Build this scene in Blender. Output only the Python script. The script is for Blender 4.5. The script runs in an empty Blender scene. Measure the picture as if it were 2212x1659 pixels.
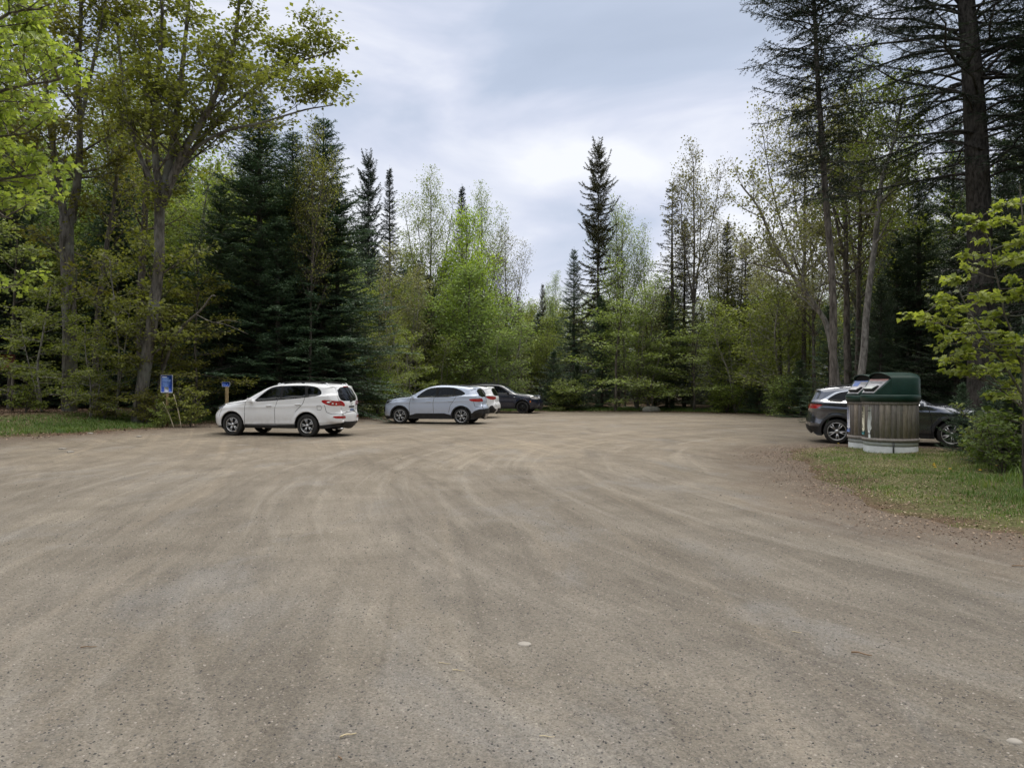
import bpy, math, random
import numpy as np
from math import sin, cos, pi, radians, sqrt, atan2, hypot
from mathutils import Vector, Matrix
from mathutils.geometry import delaunay_2d_cdt

scene = bpy.context.scene
# ------------------------------------------------------------------ camera
CAM_H = 1.6
cam_d = bpy.data.cameras.new("Camera")
cam = bpy.data.objects.new("Camera", cam_d)
scene.collection.objects.link(cam)
scene.camera = cam
cam_d.sensor_fit = 'HORIZONTAL'
cam_d.sensor_width = 36.0
cam_d.lens = 36.0 * 1534.0 / 2212.0
cam_d.clip_start = 0.05
cam_d.clip_end = 3000
cam.location = (0, 0, CAM_H)
cam.rotation_euler = (radians(90 + 0.17), 0, 0)

# ------------------------------------------------------------------ world: overcast sky with soft cloud banks
SUN_EL, SUN_AZ = radians(52), radians(25)
world = bpy.data.worlds.new("World")
scene.world = world
world.use_nodes = True
wt = world.node_tree
wt.nodes.clear()
def wn(t, **kw):
    n = wt.nodes.new(t)
    for k, v in kw.items():
        setattr(n, k, v)
    return n
w_out = wn('ShaderNodeOutputWorld')
w_sky = wn('ShaderNodeTexSky', sky_type='NISHITA')
w_sky.sun_disc = False
w_sky.sun_elevation = SUN_EL
w_sky.sun_rotation = SUN_AZ
w_sky.air_density = 1.0
w_sky.dust_density = 2.0
w_bg1 = wn('ShaderNodeBackground'); w_bg1.inputs['Strength'].default_value = 0.10
wt.links.new(w_sky.outputs[0], w_bg1.inputs['Color'])
w_tc = wn('ShaderNodeTexCoord')
w_map = wn('ShaderNodeMapping')
w_map.inputs['Scale'].default_value = (1.0, 1.0, 2.6)
w_map.inputs['Location'].default_value = (3.1, 0.4, 0.0)
w_map.inputs['Rotation'].default_value = (0.0, radians(-14), 0.0)
wt.links.new(w_tc.outputs['Generated'], w_map.inputs['Vector'])
w_n1 = wn('ShaderNodeTexNoise'); w_n1.inputs['Scale'].default_value = 2.3
w_n1.inputs['Detail'].default_value = 6.0; w_n1.inputs['Roughness'].default_value = 0.50
w_n1.inputs['Distortion'].default_value = 0.45
wt.links.new(w_map.outputs[0], w_n1.inputs['Vector'])
w_sep = wn('ShaderNodeSeparateXYZ')
wt.links.new(w_tc.outputs['Generated'], w_sep.inputs[0])
w_mr = wn('ShaderNodeMapRange')
w_mr.inputs['From Min'].default_value = 0.02; w_mr.inputs['From Max'].default_value = 0.62
w_mr.inputs['To Min'].default_value = 0.205; w_mr.inputs['To Max'].default_value = -0.10
wt.links.new(w_sep.outputs['Z'], w_mr.inputs['Value'])
w_add = wn('ShaderNodeMath', operation='ADD')
wt.links.new(w_n1.outputs['Fac'], w_add.inputs[0]); wt.links.new(w_mr.outputs[0], w_add.inputs[1])
w_cr = wn('ShaderNodeValToRGB')
e = w_cr.color_ramp.elements
e[0].position = 0.30; e[0].color = (0.345, 0.405, 0.515, 1)
e[1].position = 0.68; e[1].color = (0.72, 0.735, 0.785, 1)
m_ = e.new(0.44); m_.color = (0.39, 0.45, 0.565, 1)
m_ = e.new(0.56); m_.color = (0.53, 0.565, 0.67, 1)
wt.links.new(w_add.outputs[0], w_cr.inputs['Fac'])
w_bg2 = wn('ShaderNodeBackground')
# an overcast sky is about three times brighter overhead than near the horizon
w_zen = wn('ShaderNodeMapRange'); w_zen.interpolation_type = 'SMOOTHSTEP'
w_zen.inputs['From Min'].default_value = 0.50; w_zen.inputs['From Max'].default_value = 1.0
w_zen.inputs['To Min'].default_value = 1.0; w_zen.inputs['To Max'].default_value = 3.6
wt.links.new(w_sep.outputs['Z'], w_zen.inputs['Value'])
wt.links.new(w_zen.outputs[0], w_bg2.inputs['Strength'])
w_wm = wn('ShaderNodeMapRange'); w_wm.inputs['From Min'].default_value = 0.50; w_wm.inputs['From Max'].default_value = 0.75
wt.links.new(w_sep.outputs['Z'], w_wm.inputs['Value'])
w_mc = wn('ShaderNodeMix', data_type='RGBA'); w_mc.inputs[7].default_value = (0.60, 0.585, 0.55, 1)
wt.links.new(w_wm.outputs[0], w_mc.inputs[0]); wt.links.new(w_cr.outputs[0], w_mc.inputs[6])
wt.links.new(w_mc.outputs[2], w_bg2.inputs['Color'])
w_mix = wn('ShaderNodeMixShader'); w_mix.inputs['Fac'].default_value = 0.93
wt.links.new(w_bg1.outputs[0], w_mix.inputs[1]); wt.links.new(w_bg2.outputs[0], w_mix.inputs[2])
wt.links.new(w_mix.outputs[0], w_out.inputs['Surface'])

# ------------------------------------------------------------------ sun (veiled by cloud)
sun_d = bpy.data.lights.new("Sun", 'SUN')
sun = bpy.data.objects.new("Sun", sun_d)
scene.collection.objects.link(sun)
sun_d.energy = 1.5
sun_d.angle = radians(28)
sun_d.color = (1.0, 0.96, 0.90)
sd_ = Vector((sin(SUN_AZ) * cos(SUN_EL), cos(SUN_AZ) * cos(SUN_EL), sin(SUN_EL)))
sun.rotation_euler = sd_.to_track_quat('Z', 'Y').to_euler()

scene.view_settings.view_transform = 'Standard'
scene.view_settings.look = 'None'
scene.view_settings.exposure = 0.42
scene.view_settings.gamma = 1.0
scene.render.engine = 'CYCLES'
try:
    scene.cycles.use_denoising = True
    scene.cycles.max_bounces = 6
    scene.cycles.diffuse_bounces = 3
    scene.cycles.glossy_bounces = 3
    scene.cycles.transmission_bounces = 4
    scene.cycles.transparent_max_bounces = 6
    scene.cycles.caustics_reflective = False
    scene.cycles.caustics_refractive = False
except Exception:
    pass

# ------------------------------------------------------------------ helpers
COL = scene.collection
def tag(o, label=None, cat=None, group=None, kind=None):
    if label: o['label'] = label
    if cat: o['category'] = cat
    if group: o['group'] = group
    if kind: o['kind'] = kind
    return o
def empty(name, loc=(0, 0, 0), rz=0.0):
    o = bpy.data.objects.new(name, None)
    o.empty_display_size = 0.2
    COL.objects.link(o)
    o.location = loc
    o.rotation_euler = (0, 0, rz)
    return o
def mesh_np(name, verts, faces, smooth=False, attrs=None, matidx=None):
    """faces: list of (F,k) int arrays"""
    verts = np.asarray(verts, dtype=np.float32).reshape(-1, 3)
    faces = [np.asarray(f, dtype=np.int32) for f in faces if len(f)]
    me = bpy.data.meshes.new(name)
    me.vertices.add(len(verts))
    me.vertices.foreach_set('co', verts.ravel())
    if faces:
        loops = np.concatenate([f.ravel() for f in faces])
        tot = np.concatenate([np.full(len(f), f.shape[1], dtype=np.int32) for f in faces])
        start = np.concatenate([[0], np.cumsum(tot)[:-1]]).astype(np.int32)
        me.loops.add(len(loops))
        me.loops.foreach_set('vertex_index', loops)
        me.polygons.add(len(tot))
        me.polygons.foreach_set('loop_start', start)
        me.polygons.foreach_set('loop_total', tot)
        if smooth:
            me.polygons.foreach_set('use_smooth', np.ones(len(tot), dtype=bool))
        if matidx is not None:
            me.polygons.foreach_set('material_index', np.asarray(matidx, dtype=np.int32))
    me.update(calc_edges=True)
    if attrs:
        for k, v in attrs.items():
            a = me.attributes.new(k, 'FLOAT', 'POINT')
            a.data.foreach_set('value', np.asarray(v, dtype=np.float32))
    me.validate()
    return me
def link(name, me, mats, parent=None, loc=None):
    if not isinstance(mats, (list, tuple)):
        mats = [mats]
    if len(me.materials) == 0:
        for m in mats:
            me.materials.append(m)
    o = bpy.data.objects.new(name, me)
    COL.objects.link(o)
    if parent is not None:
        o.parent = parent
    if loc is not None:
        o.location = loc
    return o
class MB:
    """collects simple shapes into one mesh"""
    def __init__(s):
        s.v = []; s.f = {}; s.n = 0
    def add(s, V, F):
        V = np.asarray(V, dtype=float).reshape(-1, 3)
        for f in F:
            f = np.asarray(f, dtype=int)
            if f.size == 0: continue
            s.f.setdefault(f.shape[1], []).append(f + s.n)
        s.v.append(V); s.n += len(V)
        return s
    def box(s, c, d, rot=None, taper=1.0):
        x, y, z = d[0] / 2, d[1] / 2, d[2] / 2
        V = np.array([[-x, -y, -z], [x, -y, -z], [x, y, -z], [-x, y, -z],
                      [-x * taper, -y * taper, z], [x * taper, -y * taper, z], [x * taper, y * taper, z], [-x * taper, y * taper, z]])
        if rot is not None:
            V = V @ np.array(Matrix(rot).to_3x3() if not isinstance(rot, np.ndarray) else rot).T
        V = V + np.array(c)
        s.add(V, [np.array([[0, 3, 2, 1], [4, 5, 6, 7], [0, 1, 5, 4], [1, 2, 6, 5], [2, 3, 7, 6], [3, 0, 4, 7]])])
        return s
    def tube(s, P, R, k=8, cap=True):
        P = np.asarray(P, dtype=float); R = np.broadcast_to(np.asarray(R, dtype=float), (len(P),))
        V, F = tube_np([P], [R], k)
        if cap:
            n0 = len(V)
            F2 = [np.array([list(range(k))[::-1]]), np.array([list(range((len(P) - 1) * k, len(P) * k))])]
            s.add(V, [F] + F2)
        else:
            s.add(V, [F])
        return s
    def mesh(s, name, smooth=False):
        return mesh_np(name, np.concatenate(s.v), [np.concatenate(a) for a in s.f.values()], smooth)
    def build(s, name, mats, parent=None, smooth=False, loc=None):
        return link(name, s.mesh(name, smooth), mats, parent, loc)
def frames(P):
    T = np.gradient(P, axis=0)
    T /= np.linalg.norm(T, axis=1)[:, None] + 1e-9
    ref = np.array([0.0, 0, 1]) if abs(T[0][2]) < 0.9 else np.array([1.0, 0, 0])
    N = np.zeros_like(T); 
    n = ref - T[0] * ref.dot(T[0]); n /= np.linalg.norm(n)
    for i in range(len(P)):
        n = n - T[i] * n.dot(T[i]); n /= np.linalg.norm(n) + 1e-9
        N[i] = n
    return T, N, np.cross(T, N)
def tube_np(PS, RS, k=6):
    V = []; F = []; n = 0
    a = np.arange(k) * 2 * pi / k
    ca, sa = np.cos(a), np.sin(a)
    for P, R in zip(PS, RS):
        T, N, B = frames(P)
        ring = P[:, None, :] + R[:, None, None] * (N[:, None, :] * ca[None, :, None] + B[:, None, :] * sa[None, :, None])
        V.append(ring.reshape(-1, 3))
        m = len(P)
        i = np.arange(m - 1)[:, None] * k; j = np.arange(k)[None, :]; j2 = (j + 1) % k
        q = np.stack([i + j, i + j2, i + k + j2, i + k + j], -1).reshape(-1, 4) + n
        F.append(q); n += m * k
    return np.concatenate(V), np.concatenate(F)
def smoothstep(a, b, x):
    t = np.clip((x - a) / (b - a), 0, 1)
    return t * t * (3 - 2 * t)
# value noise in numpy (2-D)
_rs = np.random.RandomState(7)
_NT = _rs.rand(256, 256)
def vnoise(x, y):
    x = np.asarray(x, dtype=float); y = np.asarray(y, dtype=float)
    xi = np.floor(x).astype(int); yi = np.floor(y).astype(int)
    xf = x - xi; yf = y - yi
    xf = xf * xf * (3 - 2 * xf); yf = yf * yf * (3 - 2 * yf)
    g = lambda a, b: _NT[a % 256, b % 256]
    return (g(xi, yi) * (1 - xf) + g(xi + 1, yi) * xf) * (1 - yf) + (g(xi, yi + 1) * (1 - xf) + g(xi + 1, yi + 1) * xf) * yf - 0.5
def fbm(x, y, o=4):
    s = 0; a = 1.0
    for i in range(o):
        s = s + a * vnoise(x * 2 ** i + 17 * i, y * 2 ** i - 9 * i); a *= 0.5
    return s
def P2(px, Y):            # pixel column of the 2212-wide view -> X at distance Y
    return (px - 1106.0) / 1534.0 * Y
def ZP(py, Y):
    return CAM_H + (834.0 - py) / 1534.0 * Y

# ------------------------------------------------------------------ materials
def new_mat(name):
    m = bpy.data.materials.new(name); m.use_nodes = True
    nt = m.node_tree; nt.nodes.clear()
    out = nt.nodes.new('ShaderNodeOutputMaterial')
    return m, nt, out
def nd(nt, t, ins=None, **kw):
    n = nt.nodes.new(t)
    for k, v in kw.items(): setattr(n, k, v)
    if ins:
        for k, v in ins.items():
            if hasattr(v, 'is_output'): nt.links.new(v, n.inputs[k])
            else: n.inputs[k].default_value = v
    return n
def ramp(nt, fac, stops, interp='LINEAR'):
    r = nt.nodes.new('ShaderNodeValToRGB')
    r.color_ramp.interpolation = interp
    els = r.color_ramp.elements
    els[0].position = stops[0][0]; els[0].color = (*stops[0][1], 1)
    els[1].position = stops[-1][0]; els[1].color = (*stops[-1][1], 1)
    for p, c in stops[1:-1]:
        e_ = els.new(p); e_.color = (*c, 1)
    nt.links.new(fac, r.inputs['Fac'])
    return r.outputs[0]
def mixc(nt, fac, a, b, mode='MIX'):
    n = nt.nodes.new('ShaderNodeMix'); n.data_type = 'RGBA'; n.blend_type = mode
    for sock, v in ((n.inputs[0], fac), (n.inputs[6], a), (n.inputs[7], b)):
        if hasattr(v, 'is_output'): nt.links.new(v, sock)
        elif isinstance(v, (tuple, list)): sock.default_value = (*v[:3], 1)
        else: sock.default_value = v
    return n.outputs[2]
def math_(nt, op, a, b=None, clamp=False):
    n = nt.nodes.new('ShaderNodeMath'); n.operation = op; n.use_clamp = clamp
    for i, v in enumerate((a, b)):
        if v is None: continue
        if hasattr(v, 'is_output'): nt.links.new(v, n.inputs[i])
        else: n.inputs[i].default_value = v
    return n.outputs[0]
def noise(nt, vec, scale, detail=4, rough=0.55, dist=0.0):
    n = nd(nt, 'ShaderNodeTexNoise', {'Scale': scale, 'Detail': detail, 'Roughness': rough, 'Distortion': dist})
    if vec is not None: nt.links.new(vec, n.inputs['Vector'])
    return n.outputs['Fac']
def simple(name, col, rough=0.6, metal=0.0, coat=0.0, spec=0.5, var=0.0, vscale=8.0, bump=0.0):
    m, nt, out = new_mat(name)
    b = nd(nt, 'ShaderNodeBsdfPrincipled', {'Base Color': (*col, 1), 'Roughness': rough, 'Metallic': metal,
                                            'Coat Weight': coat, 'Specular IOR Level': spec})
    tc = nd(nt, 'ShaderNodeTexCoord')
    if var > 0:
        f = noise(nt, tc.outputs['Object'], vscale, 5, 0.6)
        c = ramp(nt, f, [(0.3, tuple(x * (1 - var) for x in col)), (0.7, tuple(min(1, x * (1 + var)) for x in col))])
        nt.links.new(c, b.inputs['Base Color'])
    if bump > 0:
        f2 = noise(nt, tc.outputs['Object'], vscale * 5, 3, 0.6)
        bp = nd(nt, 'ShaderNodeBump', {'Strength': bump, 'Distance': 0.01, 'Height': f2})
        nt.links.new(bp.outputs[0], b.inputs['Normal'])
    nt.links.new(b.outputs[0], out.inputs['Surface'])
    return m
def leaf_mat(name, dark, mid, light, trans=0.45, rough=0.5, tcol=None, objvar=0.25):
    m, nt, out = new_mat(name)
    at = nd(nt, 'ShaderNodeAttribute', attribute_name='rnd')
    geo = nd(nt, 'ShaderNodeNewGeometry')
    tc = nd(nt, 'ShaderNodeTexCoord')
    oi = nd(nt, 'ShaderNodeObjectInfo')
    big = noise(nt, tc.outputs['Object'], 0.7, 2, 0.5)
    f = math_(nt, 'ADD', math_(nt, 'MULTIPLY', at.outputs['Fac'], 0.55), math_(nt, 'MULTIPLY', big, 0.5))
    c = ramp(nt, f, [(0.22, dark), (0.5, mid), (0.85, light)])
    hs = nd(nt, 'ShaderNodeHueSaturation', {'Color': c})
    v = math_(nt, 'ADD', math_(nt, 'MULTIPLY', oi.outputs['Random'], objvar), 1.0 - objvar / 2)
    nt.links.new(v, hs.inputs['Value'])
    h = math_(nt, 'ADD', math_(nt, 'MULTIPLY', oi.outputs['Random'], 0.03), 0.485)
    nt.links.new(h, hs.inputs['Hue'])
    p = nd(nt, 'ShaderNodeBsdfPrincipled', {'Roughness': rough, 'Base Color': hs.outputs[0], 'Specular IOR Level': 0.3})
    if trans > 0:
        tcn = mixc(nt, 1.0, hs.outputs[0], tcol or (1.15, 1.2, 0.55), 'MULTIPLY')
        t = nd(nt, 'ShaderNodeBsdfTranslucent', {'Color': tcn})
        mx = nd(nt, 'ShaderNodeMixShader', {0: trans, 1: p.outputs[0], 2: t.outputs[0]})
        nt.links.new(mx.outputs[0], out.inputs['Surface'])
    else:
        nt.links.new(p.outputs[0], out.inputs['Surface'])
    return m
def bark_mat(name, c1, c2, scale=9.0, stretch=0.18, bump=0.6, lichen=None):
    m, nt, out = new_mat(name)
    tc = nd(nt, 'ShaderNodeTexCoord')
    mp = nd(nt, 'ShaderNodeMapping', {'Vector': tc.outputs['Object'], 'Scale': (1, 1, stretch)})
    f = noise(nt, mp.outputs[0], scale, 6, 0.65, 0.4)
    big = noise(nt, tc.outputs['Object'], 1.3, 3, 0.5)
    c = ramp(nt, f, [(0.36, c1), (0.62, c2)])
    if lichen:
        k = ramp(nt, big, [(0.50, (0, 0, 0)), (0.64, (1, 1, 1))])
        c = mixc(nt, math_(nt, 'MULTIPLY', k, 0.6), c, lichen)
    b = nd(nt, 'ShaderNodeBsdfPrincipled', {'Base Color': c, 'Roughness': 0.9, 'Specular IOR Level': 0.15})
    bp = nd(nt, 'ShaderNodeBump', {'Strength': bump, 'Distance': 0.03, 'Height': f})
    nt.links.new(bp.outputs[0], b.inputs['Normal'])
    nt.links.new(b.outputs[0], out.inputs['Surface'])
    return m
# ================================================================== TERRAIN
LOT = np.array([(-30, -12), (-27, 8), (-19, 16.6), (-14.3, 19.8), (-13.2, 21.3), (-12.5, 23.4), (-12.0, 24.6), (-11.9, 27.2),
                (-9.6, 30.4), (-7.0, 32.3), (-6.3, 33.5), (-5.2, 36.5), (-4.2, 40), (-1.5, 43.8), (2, 44.9), (8.5, 44.6),
                (12.8, 42), (16, 38), (19.5, 33), (22, 27), (24, 20), (27, 10), (27, -12)], dtype=float)
ISL = np.array([(6.3, 16.6), (7.3, 18.2), (9, 18.9), (11, 18.0), (13, 16.8), (16, 15.6), (23, 14), (23, 1), (9, 1), (6.9, 4.6),
                (5.4, 7.3), (4.9, 8.1), (4.7, 9.7), (5.2, 11.8), (5.7, 13.8)], dtype=float)
def poly_sd(P, x, y):
    """signed distance, positive inside"""
    x = np.asarray(x, dtype=float); y = np.asarray(y, dtype=float)
    d = np.full(x.shape, 1e9); ins = np.zeros(x.shape, dtype=bool)
    n = len(P)
    for i in range(n):
        ax, ay = P[i]; bx, by = P[(i + 1) % n]
        ex, ey = bx - ax, by - ay
        t = np.clip(((x - ax) * ex + (y - ay) * ey) / (ex * ex + ey * ey), 0, 1)
        d = np.minimum(d, np.hypot(x - ax - t * ex, y - ay - t * ey))
        if ay != by:
            c = ((ay > y) != (by > y)) & (x < ex * (y - ay) / ey + ax)
            ins ^= c
    return np.where(ins, d, -d)
def sd_at(x, y):
    a = -poly_sd(LOT, x, y); b = poly_sd(ISL, x, y)
    return np.maximum(a, b), a, b
def gravel_z(x, y, a=None):
    if a is None: a = -poly_sd(LOT, x, y)
    left = smoothstep(-3, -9, x)
    return 0.15 * left * smoothstep(-3.2, 0.3, a) + 0.012 * fbm(x * 0.35, y * 0.35, 3)
def floor_z(x, y):
    s, a, b = sd_at(x, y)
    j = 0.45 * fbm(x * 0.9, y * 0.9, 3)
    sj = s + j
    base = gravel_z(x, y, a)
    z = -0.16 + 0.16 * smoothstep(-0.9, 0.0, sj) + 0.03 * smoothstep(0, 0.8, sj)
    left = smoothstep(-2, -9, x)
    z = z + (0.42 * left + 0.12 * (1 - left)) * smoothstep(0.6, 5.5, a) + (0.02 + 0.10 * smoothstep(10.5, 14, x)) * smoothstep(0.2, 2.5, b)
    z = z + 0.05 * fbm(x * 0.6, y * 0.6, 3) * smoothstep(0.3, 2, s) + 0.25 * fbm(x * 0.12, y * 0.12, 2) * smoothstep(3, 12, a)
    return base + z
def gz(x, y):
    x = np.asarray(x, dtype=float); y = np.asarray(y, dtype=float)
    s, a, b = sd_at(x, y)
    return np.maximum(np.where((s < 0.3), gravel_z(x, y, a), -9), floor_z(x, y))
def gz1(x, y):
    return float(gz(np.array([x]), np.array([y]))[0])
def grid_mesh(name, xs, ys, zf, attr=True):
    X, Y = np.meshgrid(xs, ys)
    Z = zf(X, Y)
    V = np.stack([X, Y, Z], -1).reshape(-1, 3)
    nx, ny = len(xs), len(ys)
    i = np.arange(ny - 1)[:, None] * nx; j = np.arange(nx - 1)[None, :]
    q = np.stack([i + j, i + j + 1, i + nx + j + 1, i + nx + j], -1).reshape(-1, 4)
    s, a, b = sd_at(X, Y)
    at = {'sd': s.ravel(), 'sdlot': a.ravel()} if attr else None
    return mesh_np(name, V, [q], True, at)

# ---- gravel material
def gravel_material():
    m, nt, out = new_mat('gravel')
    tc = nd(nt, 'ShaderNodeTexCoord'); P = tc.outputs['Object']
    sd = nd(nt, 'ShaderNodeAttribute', attribute_name='sd').outputs['Fac']
    sep = nd(nt, 'ShaderNodeSeparateXYZ', {0: P})
    # sand / grey base
    big = noise(nt, P, 0.22, 5, 0.6, 0.5)
    mid = noise(nt, P, 1.1, 6, 0.65)
    # wheel tracks: curved coordinate systems
    def arc(cx, cy, s_across, s_along, seed):
        v = nd(nt, 'ShaderNodeVectorMath', {0: P, 1: (cx, cy, 0)}, operation='SUBTRACT').outputs[0]
        r = nd(nt, 'ShaderNodeVectorMath', {0: v}, operation='LENGTH').outputs['Value']
        s2 = nd(nt, 'ShaderNodeSeparateXYZ', {0: v})
        an = math_(nt, 'ARCTAN2', s2.outputs[1], s2.outputs[0])
        c = nd(nt, 'ShaderNodeCombineXYZ', {0: math_(nt, 'MULTIPLY', r, s_across), 1: math_(nt, 'MULTIPLY', an, s_along), 2: seed})
        return noise(nt, c.outputs[0], 1.0, 5, 0.62, 0.3)
    t1 = arc(-26.0, 2.0, 2.6, 2.2, 1.3)
    t2 = arc(15.0, 13.5, 2.8, 1.8, 4.1)
    t3 = arc(-3.0, 46.0, 0.0, 0.0, 7.7)
    lin = nd(nt, 'ShaderNodeCombineXYZ', {0: math_(nt, 'MULTIPLY', math_(nt, 'ADD', sep.outputs[0], math_(nt, 'MULTIPLY', math_(nt, 'POWER', math_(nt, 'MULTIPLY', sep.outputs[1], 0.1), 2.0), 0.9)), 2.6),
                                          1: math_(nt, 'MULTIPLY', sep.outputs[1], 0.12), 2: 2.0})
    t3 = noise(nt, lin.outputs[0], 1.0, 5, 0.6, 0.4)
    base = ramp(nt, mid, [(0.30, (0.150, 0.133, 0.111)), (0.55, (0.200, 0.180, 0.153)), (0.75, (0.255, 0.231, 0.197))])
    grey = ramp(nt, big, [(0.42, (0, 0, 0)), (0.68, (1, 1, 1))])
    c = mixc(nt, math_(nt, 'MULTIPLY', grey, 0.35), base, (0.205, 0.196, 0.188))
    dk1 = ramp(nt, t1, [(0.36, (1, 1, 1)), (0.50, (0, 0, 0))])
    c = mixc(nt, math_(nt, 'MULTIPLY', dk1, 0.30), c, (0.125, 0.112, 0.097))
    dk3 = ramp(nt, t3, [(0.38, (1, 1, 1)), (0.47, (0, 0, 0))])
    c = mixc(nt, math_(nt, 'MULTIPLY', dk3, 0.32), c, (0.125, 0.112, 0.097))
    lt2 = ramp(nt, t2, [(0.54, (0, 0, 0)), (0.68, (1, 1, 1))])
    c = mixc(nt, math_(nt, 'MULTIPLY', lt2, 0.45), c, (0.285, 0.265, 0.235))
    lt3 = ramp(nt, t3, [(0.56, (0, 0, 0)), (0.70, (1, 1, 1))])
    c = mixc(nt, math_(nt, 'MULTIPLY', lt3, 0.35), c, (0.31, 0.27, 0.22))
    # damp patches
    damp = noise(nt, nd(nt, 'ShaderNodeMapping', {'Vector': P, 'Scale': (1.0, 0.35, 1), 'Rotation': (0, 0, 0.35)}).outputs[0], 0.9, 4, 0.6, 0.3)
    dm = ramp(nt, damp, [(0.30, (1, 1, 1)), (0.42, (0, 0, 0))])
    c = mixc(nt, math_(nt, 'MULTIPLY', dm, 0.55), c, (0.115, 0.105, 0.096))
    # fine scuffed ruts following the sweep of the wheels
    r4 = arc(-26.0, 2.0, 11.0, 7.0, 2.2); r5 = arc(15.0, 13.5, 12.0, 6.0, 6.1)
    rk = ramp(nt, mixc(nt, ramp(nt, big, [(0.45, (0, 0, 0)), (0.55, (1, 1, 1))]), r4, r5), [(0.30, (0.80, 0.79, 0.78)), (0.5, (1, 1, 1)), (0.72, (1.16, 1.16, 1.15))])
    c = mixc(nt, 0.6, c, rk, 'MULTIPLY')
    br = ramp(nt, arc(15.0, 13.5, 0.55, 0.9, 9.3), [(0.38, (0.84, 0.83, 0.82)), (0.5, (1, 1, 1)), (0.62, (1.08, 1.07, 1.05))])
    c = mixc(nt, 0.9, c, br, 'MULTIPLY')
    # blue-grey crushed stone showing through
    bg = noise(nt, nd(nt, 'ShaderNodeMapping', {'Vector': P, 'Scale': (1.0, 0.55, 1), 'Location': (4.3, 1.2, 0)}).outputs[0], 0.75, 5, 0.65, 0.6)
    bgm = ramp(nt, bg, [(0.54, (0, 0, 0)), (0.66, (1, 1, 1))])
    c = mixc(nt, math_(nt, 'MULTIPLY', bgm, 0.30), c, (0.235, 0.238, 0.245))
    # drier, sandier surface towards the middle of the lot
    far = nd(nt, 'ShaderNodeMapRange', {'Value': math_(nt, 'ADD', sep.outputs[1], math_(nt, 'MULTIPLY', big, 14.0)), 'From Min': 12.0, 'From Max': 26.0}).outputs[0]
    c = mixc(nt, math_(nt, 'MULTIPLY', far, 0.7), c, mixc(nt, 1.0, c, (1.22, 1.13, 1.0), 'MULTIPLY'))
    # pebble speckle
    v1 = nd(nt, 'ShaderNodeTexVoronoi', {'Vector': P, 'Scale': 55.0})
    v2 = nd(nt, 'ShaderNodeTexVoronoi', {'Vector': P, 'Scale': 130.0})
    fine = noise(nt, P, 38.0, 5, 0.75)
    sp = ramp(nt, v1.outputs['Color'], [(0.05, (0.42, 0.42, 0.44)), (0.22, (0.92, 0.92, 0.92)), (0.8, (1.05, 1.04, 1.02)), (1.0, (1.3, 1.27, 1.24))])
    c = mixc(nt, 0.48, c, sp, 'MULTIPLY')
    sp2 = ramp(nt, v2.outputs['Color'], [(0.05, (0.55, 0.55, 0.58)), (0.5, (1.0, 1.0, 1.0)), (1.0, (1.35, 1.32, 1.3))])
    c = mixc(nt, 0.6, c, sp2, 'MULTIPLY')
    fn = ramp(nt, fine, [(0.3, (0.68, 0.67, 0.66)), (0.7, (1.28, 1.28, 1.27))])
    c = mixc(nt, 0.8, c, fn, 'MULTIPLY')
    # needle litter band along the verge
    en = noise(nt, P, 1.6, 5, 0.7)
    ed = math_(nt, 'ADD', sd, math_(nt, 'MULTIPLY', math_(nt, 'SUBTRACT', en, 0.5), 2.4))
    em = nd(nt, 'ShaderNodeMapRange', {'Value': ed, 'From Min': -1.9, 'From Max': -0.1, 'To Min': 0.0, 'To Max': 1.0}).outputs[0]
    lit = ramp(nt, noise(nt, P, 26.0, 4, 0.7), [(0.3, (0.065, 0.046, 0.034)), (0.55, (0.145, 0.105, 0.078)), (0.8, (0.28, 0.23, 0.18))])
    c = mixc(nt, math_(nt, 'MULTIPLY', em, 0.8), c, lit)
    b = nd(nt, 'ShaderNodeBsdfPrincipled', {'Base Color': c, 'Roughness': 0.93, 'Specular IOR Level': 0.2})
    h = math_(nt, 'ADD', math_(nt, 'MULTIPLY', v1.outputs['Distance'], -0.5), math_(nt, 'ADD', math_(nt, 'MULTIPLY', fine, 0.9), math_(nt, 'MULTIPLY', t3, 1.5)))
    h = math_(nt, 'ADD', h, math_(nt, 'MULTIPLY', mid, 1.5))
    bp = nd(nt, 'ShaderNodeBump', {'Strength': 0.75, 'Distance': 0.02, 'Height': h})
    nt.links.new(bp.outputs[0], b.inputs['Normal'])
    nt.links.new(b.outputs[0], out.inputs['Surface'])
    return m
M_GRAVEL = gravel_material()
xs = np.concatenate([np.arange(-34, -14, 0.5), np.arange(-14, 14, 0.2), np.arange(14, 31, 0.5)])
ys = np.concatenate([np.arange(-14, 0, 1.0), np.arange(0, 24, 0.2), np.arange(24, 48, 0.35)])
o = link('gravel_lot', grid_mesh('gravel_lot', xs, ys, gravel_z), M_GRAVEL)
tag(o, 'packed sandy gravel surface of the parking lot', kind='structure')

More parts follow.
